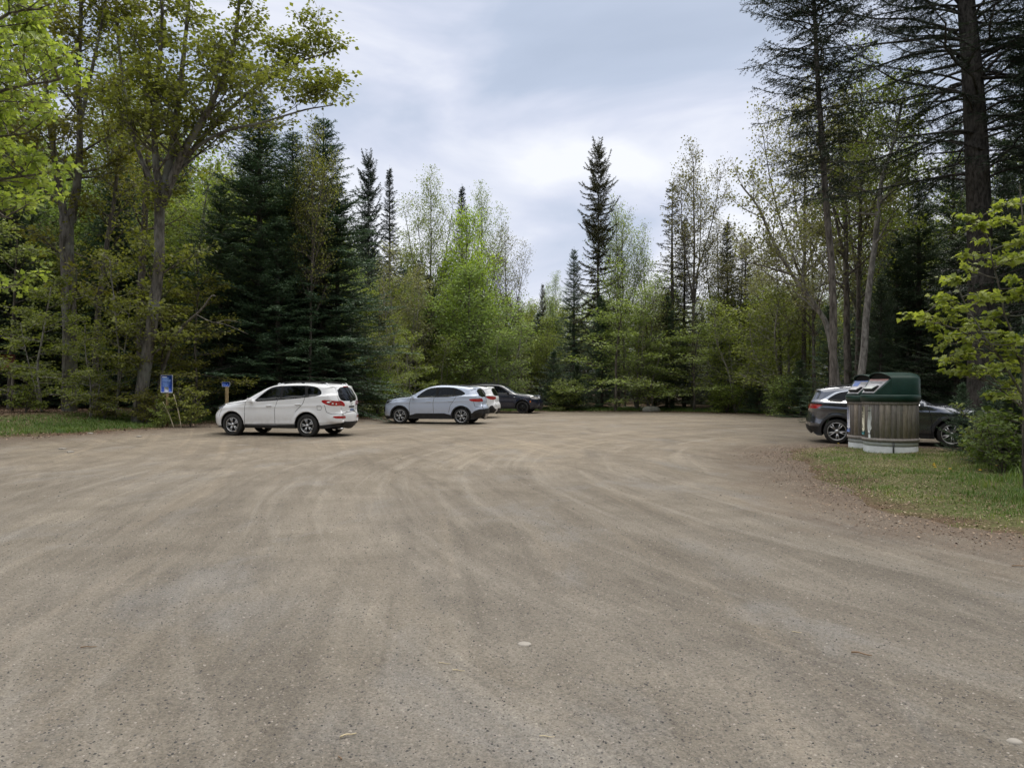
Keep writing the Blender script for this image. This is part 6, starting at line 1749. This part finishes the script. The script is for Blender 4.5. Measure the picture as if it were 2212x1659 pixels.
    fs.add(w0, [np.array([[0, 1, 2, 3]])]); fs.build('flap_side', M_HOLE, root)
    return root
def curved_patch(root, nm, R, pts, mat, off=0.006):
    """polygon given as (angle, z) laid on the cylinder"""
    P = resample(np.array(pts + pts[:1], dtype=float), 0.05)[:-1]
    c = P.mean(0)
    a = P[:, 0]; V = [((R + off) * cos(q), (R + off) * sin(q), z) for q, z in P]; 
    n = len(V)
    V2 = [((R + off - 0.008) * cos(q), (R + off - 0.008) * sin(q), z) for q, z in P]
    i = np.arange(n)
    return MB().add(V + V2, [np.array([list(range(n))]), np.stack([i, (i + 1) % n, (i + 1) % n + n, i + n], 1)]).build(nm, mat, root)
BIN_RZ = radians(4)
binF = make_bin(9.08, 17.05, 'nearer round waste container with weathered boards and domed green hood', BIN_RZ, variant=0, seed=3)
binB = make_bin(9.30, 18.28, 'farther round waste container, half hidden behind the nearer one, blue lettered strip at its left', BIN_RZ, variant=1, seed=4)
RB = 0.60
def ang(dx, front=True):   # angle on the near face where the board wall appears dx metres right of its centre
    return -math.acos(max(-1, min(1, dx / RB)))
view = atan2(-17.15, -9.10)      # direction from bin to camera
def va(f): return view - BIN_RZ + f      # f=0 faces the camera, negative = left in the picture? (angles grow anticlockwise)
# white paint strip left by a torn label
curved_patch(binF, 'paint_strip', RB, [(va(-0.86), 1.06), (va(-0.72), 1.06), (va(-0.73), 0.94), (va(-0.70), 0.78), (va(-0.75), 0.66), (va(-0.70), 0.54), (va(-0.78), 0.50), (va(-0.76), 0.30), (va(-0.86), 0.31), (va(-0.90), 0.50), (va(-0.93), 0.66), (va(-0.88), 0.85)], M_WPAINT)
for z in (0.955, 0.42):
    curved_patch(binF, 'strap', RB, [(va(-0.92), z), (va(-0.74), z), (va(-0.74), z + 0.02), (va(-0.92), z + 0.02)], M_DARKI, 0.009)
# lettered strips at the left
def strip_sign(root, a0, a1, z0, z1, base, foot, ink, letters):
    s = curved_patch(root, 'lettered_strip', RB, [(a0, z0), (a1, z0), (a1, z1), (a0, z1)], base, 0.014)
    f = curved_patch(root, 'strip_foot', RB, [(a0, z0 - 0.07), (a1, z0 - 0.07), (a1, z0 + 0.03), (a0, z0 + 0.03)], foot, 0.017)
    am = (a0 + a1) / 2
    for ch, z, sz in letters:
        fc = bpy.data.curves.new('letter', 'FONT'); fc.body = ch; fc.size = sz; fc.extrude = 0.001; fc.align_x = 'CENTER'; fc.align_y = 'CENTER'
        tmp = bpy.data.objects.new('letter', fc)
        dg = bpy.context.evaluated_depsgraph_get()
        COL.objects.link(tmp); dg.update()
        me = bpy.data.meshes.new_from_object(tmp.evaluated_get(bpy.context.evaluated_depsgraph_get())); bpy.data.objects.remove(tmp)
        o_ = bpy.data.objects.new('letter', me); COL.objects.link(o_); me.materials.clear(); me.materials.append(ink)
        o_.parent = s; r = RB + 0.019
        o_.location = (r * cos(am), r * sin(am), z); o_.rotation_euler = (pi / 2, 0, am + pi / 2)
strip_sign(binF, va(-1.42), va(-1.10), 0.46, 1.07, M_LBL_C, M_TEAL, M_DARKI, [('R', 0.98, .15), ('C', 0.84, .15), ('A', 0.58, .14)])
strip_sign(binB, va(-1.40), va(-1.05), 0.48, 1.07, M_LBL, M_LBL_B, M_LBL_B, [('R', 0.99, .15), ('C', 0.86, .15), ('Y', 0.73, .15), ('C', 0.60, .14)])

# ================================================================== SIGNS
M_BLUE = simple('sign_blue', (0.015, 0.075, 0.48), 0.4, var=0.1, vscale=6)
M_BLUE_L = simple('faded_print', (0.22, 0.38, 0.80), 0.55)
M_SWHITE = simple('sign_white', (0.55, 0.60, 0.72), 0.5)
M_POST = bark_mat('post_wood', (0.17, 0.12, 0.06), (0.36, 0.27, 0.15), 14, 0.1, 0.4)
M_RUST = simple('dark_red_board', (0.10, 0.028, 0.012), 0.8, var=0.4, vscale=9)
def rrect(w, h, r, n=5):
    P = []
    for cx, cz, a0 in ((w / 2 - r, h / 2 - r, 0), (-w / 2 + r, h / 2 - r, pi / 2), (-w / 2 + r, -h / 2 + r, pi), (w / 2 - r, -h / 2 + r, 1.5 * pi)):
        for q in range(n): 
            a = a0 + q * pi / 2 / (n - 1); P.append((cx + r * cos(a), cz + r * sin(a)))
    return P
def plate(nm, w, h, r, y, t, mat, parent, cx=0, cz=0):
    P = rrect(w, h, r); n = len(P)
    V = [(cx + a, y, cz + b) for a, b in P] + [(cx + a, y + t, cz + b) for a, b in P]; i = np.arange(n)
    return MB().add(V, [np.array([list(range(n))]), np.array([list(range(n, 2 * n))]), np.stack([i, (i + 1) % n, (i + 1) % n + n, i + n], 1)]).build(nm, mat, parent)
Ys = 25.3; xs0 = P2(360, Ys); zc = ZP(829, Ys); g0 = gz1(xs0, Ys)
r = empty('information_sign', (xs0, Ys, g0), radians(-6)); tag(r, 'large blue information sign with white border and small white notice, on a wooden post', 'sign')
pw, ph = 0.455, 0.635; cz = zc - g0
plate('sign_board', pw, ph, 0.04, 0, 0.012, M_SWHITE, r, 0, cz)
bl_ = plate('blue_face', pw - 0.055, ph - 0.055, 0.025, -0.004, 0.003, M_BLUE, r, 0, cz)
def line(x0, x1, z, h, m=M_BLUE_L, nm='text_line'):
    plate(nm, x1 - x0, h, min(h, x1 - x0) * 0.2, -0.008, 0.003, m, bl_, (x0 + x1) / 2, cz + z)
line(-.17, .02, .245, .030, M_SWHITE); line(-.17, .10, .205, .022); line(-.16, .08, .175, .022); line(-.17, .16, .135, .028); line(-.17, .15, .105, .022)
line(-.17, .15, .055, .020); line(-.16, .07, .022, .020); line(-.16, .14, -.010, .016); line(-.16, .07, -.036, .018); line(-.16, .12, -.066, .018); line(-.17, .05, -.096, .016)
plate('paper_notice', 0.165, 0.18, 0.015, -0.010, 0.004, M_SWHITE, r, 0.0, cz - .205)
q = MB(); q.box((0.0, 0.035, (cz + 0.1) / 2 - 0.1), (0.075, 0.045, cz + 0.1)); q.build('post', M_POST, r)
M_STICK = simple('bare_stick', (0.42, 0.36, 0.26), 0.8, var=0.2, vscale=10)
for (a, b, lb) in (((375, 852), (392, 906), 'pale stick leaning against the right edge of the large blue sign'), ((352, 868), (376, 906), 'thin pale stick crossing the post of the large blue sign')):
    wa = W(a[0], a[1], Ys - 0.12); wb = W(b[0], b[1], Ys - 0.35); wb[2] = gz1(wb[0], wb[1]) - 0.02
    s_ = MB(); mid_ = (wa + wb) / 2 + np.array([0.03, 0, 0]); s_.tube(catmull([wa - wb, mid_ - wb, np.zeros(3)], 8), np.linspace(0.012, 0.02, 8), 6)
    o_ = s_.build('stick', M_STICK, None, loc=tuple(wb)); tag(o_, lb, 'stick')
# small blue sign
Y2 = 27.2; x2 = P2(488, Y2); g2 = gz1(x2, Y2); c2 = ZP(830, Y2) - g2
r = empty('trail_sign', (x2, Y2, g2), 0); tag(r, 'small blue sign on a square wooden post beside the nose of the white car', 'sign')
plate('sign_board', 0.31, 0.185, 0.03, 0, 0.012, M_SWHITE, r, 0, c2); b2 = plate('blue_face', 0.275, 0.15, 0.02, -0.004, 0.003, M_BLUE, r, 0, c2)
plate('text_line', 0.12, 0.03, 0.006, -0.008, 0.003, M_BLUE_L, b2, -0.06, c2); plate('text_line', 0.05, 0.03, 0.006, -0.008, 0.003, M_BLUE_L, b2, 0.075, c2)
q = MB(); q.box((0.01, 0.06, c2 / 2 - 0.1), (0.10, 0.09, c2 + 0.12)); q.build('post', M_POST, r)
# dark red board at the left edge
Y3 = 27.5; x3 = P2(8, Y3); g3 = gz1(x3, Y3); c3 = ZP(783, Y3) - g3
r = empty('notice_board', (x3, Y3, g3), 0); tag(r, 'dark rust red board on a thin post in the shade at the left edge', 'sign')
plate('board', 0.85, 0.62, 0.02, 0, 0.03, M_RUST, r, 0, c3)
q = MB(); q.box((0.30, 0.07, c3 / 2), (0.07, 0.07, c3 + 0.5)); q.build('post', M_BARK_D, r)

# ================================================================== BOULDER
rng = np.random.RandomState(9)
def rock(nm, loc, dims, mat, label, cat, seed, rz=0.0, sub=3, amp=0.22):
    import bmesh
    bm = bmesh.new(); bmesh.ops.create_icosphere(bm, subdivisions=sub, radius=0.5)
    r_ = np.random.RandomState(seed); o1, o2 = r_.rand(2) * 50
    for v in bm.verts:
        d = 1 + amp * float(fbm(np.array([v.co.x * 3 + o1 + v.co.z * 2]), np.array([v.co.y * 3 + o2]), 3)[0])
        v.co *= d
        v.co = Vector((v.co.x * dims[0], v.co.y * dims[1], max(-0.25, min(0.42, v.co.z)) * dims[2]))
    me = bpy.data.meshes.new(nm); bm.to_mesh(me); bm.free()
    for p in me.polygons: p.use_smooth = sub > 2
    o_ = link(nm, me, mat, None, loc); o_.rotation_euler[2] = rz
    tag(o_, label, cat); return o_
M_ROCK = simple('grey_granite', (0.30, 0.29, 0.26), 0.85, var=0.3, vscale=6, bump=0.6)
M_PEB = simple('pale_pebble', (0.285, 0.262, 0.235), 0.8, var=0.12, vscale=30)
rb_ = P2(1408, 44.5); rock('boulder', (rb_, 44.5, gz1(rb_, 44.5) + 0.10), (1.15, 0.6, 0.55), M_ROCK, 'flat grey boulder at the far edge of the gravel', 'boulder', 3)
def gp(px, py):
    Y = CAM_H * 1534.0 / (py - 834.0); return P2(px, Y), Y
x, y = gp(1133, 1391); rock('pebble', (x, y, 0.003), (0.085, 0.075, 0.018), M_PEB, 'pale round flat stone in the middle foreground of the gravel', 'stone', 5, amp=0.05)
x, y = gp(2190, 1603); rock('pebble', (x, y, 0.003), (0.07, 0.055, 0.03), M_PEB, 'pinkish stone near the lower right corner of the gravel', 'stone', 6, amp=0.1)
M_TWIG = simple('brown_twig', (0.20, 0.13, 0.08), 0.85, var=0.3, vscale=20)
M_STRAW = simple('straw', (0.55, 0.46, 0.30), 0.8)
def twig(px, py, ln, an, rad, mat, label):
    x, y = gp(px, py); rr = np.random.RandomState(int(px)); d = np.array([cos(an), sin(an), 0]) * ln
    P = catmull([(0, 0, 0.004), d * 0.35 + [0, ln * 0.05, rad * 1.5], d * 0.7 - [0, ln * 0.04, -rad], d + [0, 0, 0.004]], 9)
    q = MB(); q.tube(P, np.linspace(rad, rad * 0.5, 9), 6)
    o_ = q.build('twig', mat, None, loc=(x, y, gz1(x, y) + rad)); tag(o_, label, 'twig')
twig(735, 1595, 0.075, 0.5, 0.005, M_STRAW, 'short thick pale twig at the lower left of the gravel')
twig(738, 1643, 0.035, 2.2, 0.004, M_TWIG, 'tiny brown twig at the bottom edge, left of centre')
twig(948, 1433, 0.07, -0.2, 0.0022, M_STRAW, 'thin straw left of the pale flat stone')
twig(978, 1449, 0.07, -0.15, 0.0028, M_STRAW, 'slightly longer straw next to the thin straw')
twig(1165, 1591, 0.07, -0.1, 0.0026, M_STRAW, 'straw at the bottom edge, right of centre')
twig(1838, 1411, 0.11, -0.5, 0.006, M_TWIG, 'reddish brown twig on the right foreground gravel')
twig(2245 - 60, 1225, 0.2, -0.3, 0.006, M_TWIG, 'brown twig near the litter at the right edge')
twig(1710, 1365, 0.06, -0.3, 0.0025, M_STRAW, 'single straw right of the dark wheel track')
twig(175, 1400, 0.09, 0.2, 0.004, M_TWIG, 'brown twig in the left foreground')

# ================================================================== GRASS, LITTER, LOOSE GRAVEL
M_GRASS = leaf_mat('grass_blades', (0.065, 0.12, 0.028), (0.14, 0.215, 0.055), (0.38, 0.38, 0.17), trans=0.35, objvar=0.0)
M_GRASS_D = leaf_mat('dry_grass', (0.18, 0.15, 0.08), (0.32, 0.28, 0.16), (0.50, 0.45, 0.29), trans=0.25, objvar=0.0)
M_LITTER = leaf_mat('leaf_litter', (0.07, 0.04, 0.025), (0.19, 0.12, 0.075), (0.42, 0.32, 0.22), trans=0.0, objvar=0.0)
def blades(nm, X, Y, H, rng, label, mat, wd=0.006, lay=0.35, rnd=None):
    n = len(X); Z = gz(X, Y) - 0.01
    a = rng.uniform(0, 2 * pi, n); d = np.stack([np.cos(a), np.sin(a), np.zeros(n)], 1); s = np.stack([-np.sin(a), np.cos(a), np.zeros(n)], 1)
    b = np.stack([X, Y, Z], 1); l = lay * rng.uniform(0.2, 1.8, n) * H
    w = wd * rng.uniform(0.7, 1.4, n)
    P = np.empty((n, 5, 3))
    P[:, 0] = b - s * w[:, None]; P[:, 1] = b + s * w[:, None]
    mid = b + d * (l * 0.35)[:, None] + np.stack([0 * H, 0 * H, H * 0.62], 1)
    P[:, 2] = mid + s * (w * 0.8)[:, None]; P[:, 3] = mid - s * (w * 0.8)[:, None]
    P[:, 4] = b + d * l[:, None] + np.stack([0 * H, 0 * H, H * np.clip(1 - 0.3 * lay, .3, 1)], 1)
    i = np.arange(n)[:, None] * 5
    rr = rng.rand(n) * 0.55 + 0.2 if rnd is None else rnd
    me = mesh_np(nm, P.reshape(-1, 3), [i + np.array([[0, 1, 2, 3]]), i + np.array([[3, 2, 4]])], False, {'rnd': np.repeat(rr, 5)})
    o_ = link(nm, me, mat); tag(o_, label, 'grass', kind='stuff'); return o_
def sample(n, x0, x1, y0, y1, rng, fn):
    X = rng.uniform(x0, x1, n); Y = rng.uniform(y0, y1, n)
    k = rng.rand(n) < fn(X, Y); return X[k], Y[k]
rg = np.random.RandomState(77)
def dens_i(X, Y):
    s = poly_sd(ISL, X, Y); nz = fbm(X * 1.3, Y * 1.3, 4)
    return smoothstep(-0.15, 0.9, s + 0.9 * nz - 0.1) * (0.35 + 0.65 * smoothstep(-0.3, 0.35, fbm(X * 3 + 9, Y * 3, 3))) * (Y > X * 1.30 - 1.0) * (1 - 0.92 * smoothstep(0.10, 0.30, fbm(X * 0.8 + 60, Y * 1.1 + 8, 3)))
X, Y = sample(170000, 4.3, 17, 6, 19, rg, dens_i)
s_ = poly_sd(ISL, X, Y); lush = smoothstep(1.0, 3.0, s_) * smoothstep(-0.5, 1.5, X - 0.62 * Y + 0.3)
H = (0.025 + 0.05 * rg.rand(len(X)) ** 2 + 0.24 * lush * rg.rand(len(X)) ** 1.6) * (1 + 1.3 * np.clip(fbm(X * 2.2, Y * 2.2, 3), -0.5, 1))
pale = smoothstep(-0.05, 0.35, fbm(X * 0.9 + 31, Y * 0.9, 3)) * (1 - lush * 0.7)
rn = np.clip(rg.rand(len(X)) * 0.5 + 0.12 + 0.55 * pale * (rg.rand(len(X)) < 0.6), 0, 1)
blades('grass', X, Y, H, rg, 'uneven grass on the small rise around the green bins', M_GRASS, wd=0.0045, lay=0.6, rnd=rn)
X, Y = sample(80000, 4.3, 17, 6, 19, rg, lambda a, b: smoothstep(-0.2, 0.8, poly_sd(ISL, a, b) + 0.6 * fbm(a, b, 3)) * (0.15 + 0.85 * smoothstep(-0.15, 0.25, fbm(a * 1.1 + 5, b * 1.1 + 3, 3))))
blades('dry_grass', X, Y, 0.02 + 0.035 * rg.rand(len(X)), rg, 'flattened straw coloured grass around the green bins', M_GRASS_D, wd=0.004, lay=1.8)
def dens_l(X, Y):
    s, a, b = sd_at(X, Y); nz = fbm(X * 1.1, Y * 1.1, 4)
    return smoothstep(0.0, 0.8, a + 0.9 * nz - 0.25) * (1 - smoothstep(2.6, 4.4, a + nz)) * (0.3 + 0.7 * smoothstep(-0.3, 0.3, fbm(X * 2 + 4, Y * 2, 3)))
X, Y = sample(200000, -24, -5.5, 17, 37, rg, dens_l)
blades('grass', X, Y, 0.05 + 0.12 * rg.rand(len(X)), rg, 'low green grass along the left edge of the gravel', M_GRASS, wd=0.007, lay=0.6, rnd=rg.rand(len(X)) * 0.5 + 0.08)
X, Y = sample(160000, -6, 21, 33, 49, rg, dens_l)
blades('grass', X, Y, 0.06 + 0.12 * rg.rand(len(X)), rg, 'thin line of grass along the far edge of the gravel', M_GRASS, wd=0.010, lay=0.6, rnd=rg.rand(len(X)) * 0.5 + 0.08)
# leaf litter
def litter(nm, X, Y, size, rng, label, mat=None):
    n = len(X); Z = gz(X, Y) + 0.006
    a = rng.uniform(0, 2 * pi, n); A = np.stack([np.cos(a), np.sin(a), rng.normal(0, 0.25, n)], 1); N = np.stack([rng.normal(0, .3, n), rng.normal(0, .3, n), np.ones(n)], 1)
    V, F, R_ = scatter_leaves(np.stack([X, Y, Z], 1), A, N, size * rng.uniform(0.5, 1.3, n), RHOMB, rng)
    o_ = link(nm, mesh_np(nm, V, F, False, {'rnd': R_}), mat or M_LITTER); tag(o_, label, 'leaf litter', kind='stuff')
X, Y = sample(90000, 3.5, 16, 4.5, 19.5, rg, lambda a, b: smoothstep(-1.3, 0.1, poly_sd(ISL, a, b) + 0.5 * fbm(a, b, 3)) * 0.55)
litter('leaf_litter', X, Y, 0.028, rg, 'brown needles and leaf bits around the grassy rise by the bins')
X, Y = sample(60000, -24, -5, 15, 37, rg, lambda a, b: smoothstep(-1.0, 0.6, -poly_sd(LOT, a, b) + 0.6 * fbm(a, b, 3)) * 0.8)
litter('leaf_litter', X, Y, 0.06, rg, 'brown fallen leaves on the left verge')
X, Y = sample(40000, -6, 21, 31, 49, rg, lambda a, b: smoothstep(-1.2, 0.4, -poly_sd(LOT, a, b) + 0.6 * fbm(a, b, 3)) * 0.8)
litter('leaf_litter', X, Y, 0.08, rg, 'brown fallen leaves along the far verge')
# loose stones on the gravel
def stones(nm, n, y0, y1, s0, s1, rng, label, mat, yp=1.0):
    Y = y0 + (y1 - y0) * rng.rand(n) ** yp; X = rng.uniform(-0.75, 0.75, n) * (Y + 0.3)
    k = sd_at(X, Y)[0] < -0.1; X, Y = X[k], Y[k]; n = len(X)
    S = s0 + (s1 - s0) * rng.rand(n) ** 3
    base = np.array([(1, 0, 0), (0.3, 0.9, 0), (-0.8, 0.6, 0), (-0.8, -0.6, 0), (0.3, -0.9, 0), (0.1, 0, 0.75), (-0.25, 0.1, 0.7)])
    a = rng.uniform(0, 6.28, n); c, s = np.cos(a), np.sin(a)
    J = base[None] * (1 + rng.normal(0, 0.2, (n, 7, 1)))
    V = np.stack([J[:, :, 0] * c[:, None] - J[:, :, 1] * s[:, None], J[:, :, 0] * s[:, None] + J[:, :, 1] * c[:, None], J[:, :, 2] * 0.8], -1) * S[:, None, None]
    V += np.stack([X, Y, gravel_z(X, Y)], 1)[:, None]
    f = np.array([(0, 1, 5), (1, 2, 6), (1, 6, 5), (2, 3, 6), (3, 4, 5), (3, 5, 6), (4, 0, 5)])
    F = (np.arange(n)[:, None, None] * 7 + f[None]).reshape(-1, 3)
    o_ = link(nm, mesh_np(nm, V.reshape(-1, 3), [F], False, {'rnd': np.repeat(rng.rand(n), 7)}), mat); tag(o_, label, 'gravel', kind='stuff')
m, nt, out = new_mat('loose_stone')
at = nd(nt, 'ShaderNodeAttribute', attribute_name='rnd').outputs['Fac']
cst = ramp(nt, at, [(0.0, (0.035, 0.035, 0.038)), (0.30, (0.10, 0.095, 0.09)), (0.6, (0.19, 0.168, 0.145)), (0.93, (0.27, 0.24, 0.21)), (1.0, (0.34, 0.31, 0.28))])
b = nd(nt, 'ShaderNodeBsdfPrincipled', {'Base Color': cst, 'Roughness': 0.9, 'Specular IOR Level': 0.2}); nt.links.new(b.outputs[0], out.inputs['Surface'])
M_STONE = m
stones('loose_gravel', 60000, 2.4, 9.0, 0.0025, 0.0085, rg, 'fine loose stones scattered over the near gravel', M_STONE, 1.3)
stones('loose_gravel', 9000, 7.0, 26.0, 0.004, 0.016, rg, 'coarser loose stones scattered over the far gravel', M_STONE, 1.2)
# pale chips near the left verge
for i, (px, py, sx_, lb) in enumerate([(135, 970, .22, 'flat white stone on the gravel edge at the far left'), (195, 947, .18, 'white stone at the grass edge by the double maple'), (300, 948, .16, 'long white stone below the large blue sign'), (152, 977, .16, 'small white stone beside the flat white stone')]):
    x, y = gp(px, py); rock('pale_stone', (x, y, gz1(x, y) + 0.012), (sx_, 0.14, 0.06), M_PEB, lb, 'stone', 20 + i, sub=2)
# dandelions
M_DAND = simple('dandelion_yellow', (0.75, 0.50, 0.02), 0.7); M_STEM = simple('dandelion_stem', (0.16, 0.22, 0.07), 0.7)
ds = MB(); ds.tube([(0, 0, 0), (0.01, 0, 0.06), (0, 0.01, 0.125)], 0.003, 5); me_s = ds.mesh('stem')
df = MB()
for i in range(16):
    a = i * 2 * pi / 16
    for rr_, zz_ in ((0.024, 0.125), (0.016, 0.136)): df.add([(0, 0, 0.127), (rr_ * cos(a - .2), rr_ * sin(a - .2), zz_), (rr_ * 1.1 * cos(a), rr_ * 1.1 * sin(a), zz_ + 0.002), (rr_ * cos(a + .2), rr_ * sin(a + .2), zz_)], [np.array([[0, 1, 2, 3]])])
me_f = df.mesh('flower_head')
for (px, py, Yd, lb) in [(2017, 1025, 13.2, 'back one of the three clustered dandelions right of the bins'), (2018, 1031, 12.9, 'middle one of the three clustered dandelions right of the bins'), (2020, 1036, 12.6, 'front one of the three clustered dandelions right of the bins'),
                         (2052, 1040, 12.4, 'dandelion just right of the clustered three'), (2152, 1023, 12.8, 'dandelion farthest right, under the young maple'), (2117, 1040, 12.2, 'dandelion between the clustered three and the farthest right one'),
                         (521, 896, 24.6, 'dandelion at the left verge near the nose of the white car'), (1811, 962, 18.2, 'dandelion at the left foot of the farther bin')]:
    x = P2(px, Yd); g_ = empty('dandelion', (x, Yd, gz1(x, Yd)), px); tag(g_, lb, 'dandelion', 'dandelions in the verge grass')
    link('stem', me_s, M_STEM, g_); link('flower_head', me_f, M_DAND, g_)
# fallen dead branch leaning out of the left understorey
dbx = P2(455, 25.8)
q = MB()
pts = [W(395, 705, 26.6), W(418, 684, 26.2), W(436, 668, 25.8), W(456, 640, 25.6), W(466, 640, 25.5)]
o0 = W(395, 705, 26.6)
q.tube(catmull(np.array(pts) - o0, 10), np.linspace(0.055, 0.016, 10), 7)
q.tube(catmull(np.array([W(425, 680, 26.0), W(455, 695, 25.6), W(490, 702, 25.3), W(536, 722, 25.0)]) - o0, 9), np.linspace(0.022, 0.006, 9), 5)
q.tube(catmull(np.array([W(462, 697, 25.5), W(492, 692, 25.3), W(520, 697, 25.0)]) - o0, 8), np.linspace(0.014, 0.005, 8), 5)
q.tube(catmull(np.array([W(395, 705, 26.6), W(365, 760, 27.0), W(345, 830, 27.2), W(340, 895, 27.3)]) - o0, 8), np.linspace(0.055, 0.08, 8), 7)
o_ = q.build('dead_snag', M_DEAD, None, smooth=True, loc=tuple(o0)); tag(o_, 'grey dead snag with a crooked broken limb beside the large forked maple', 'dead tree')
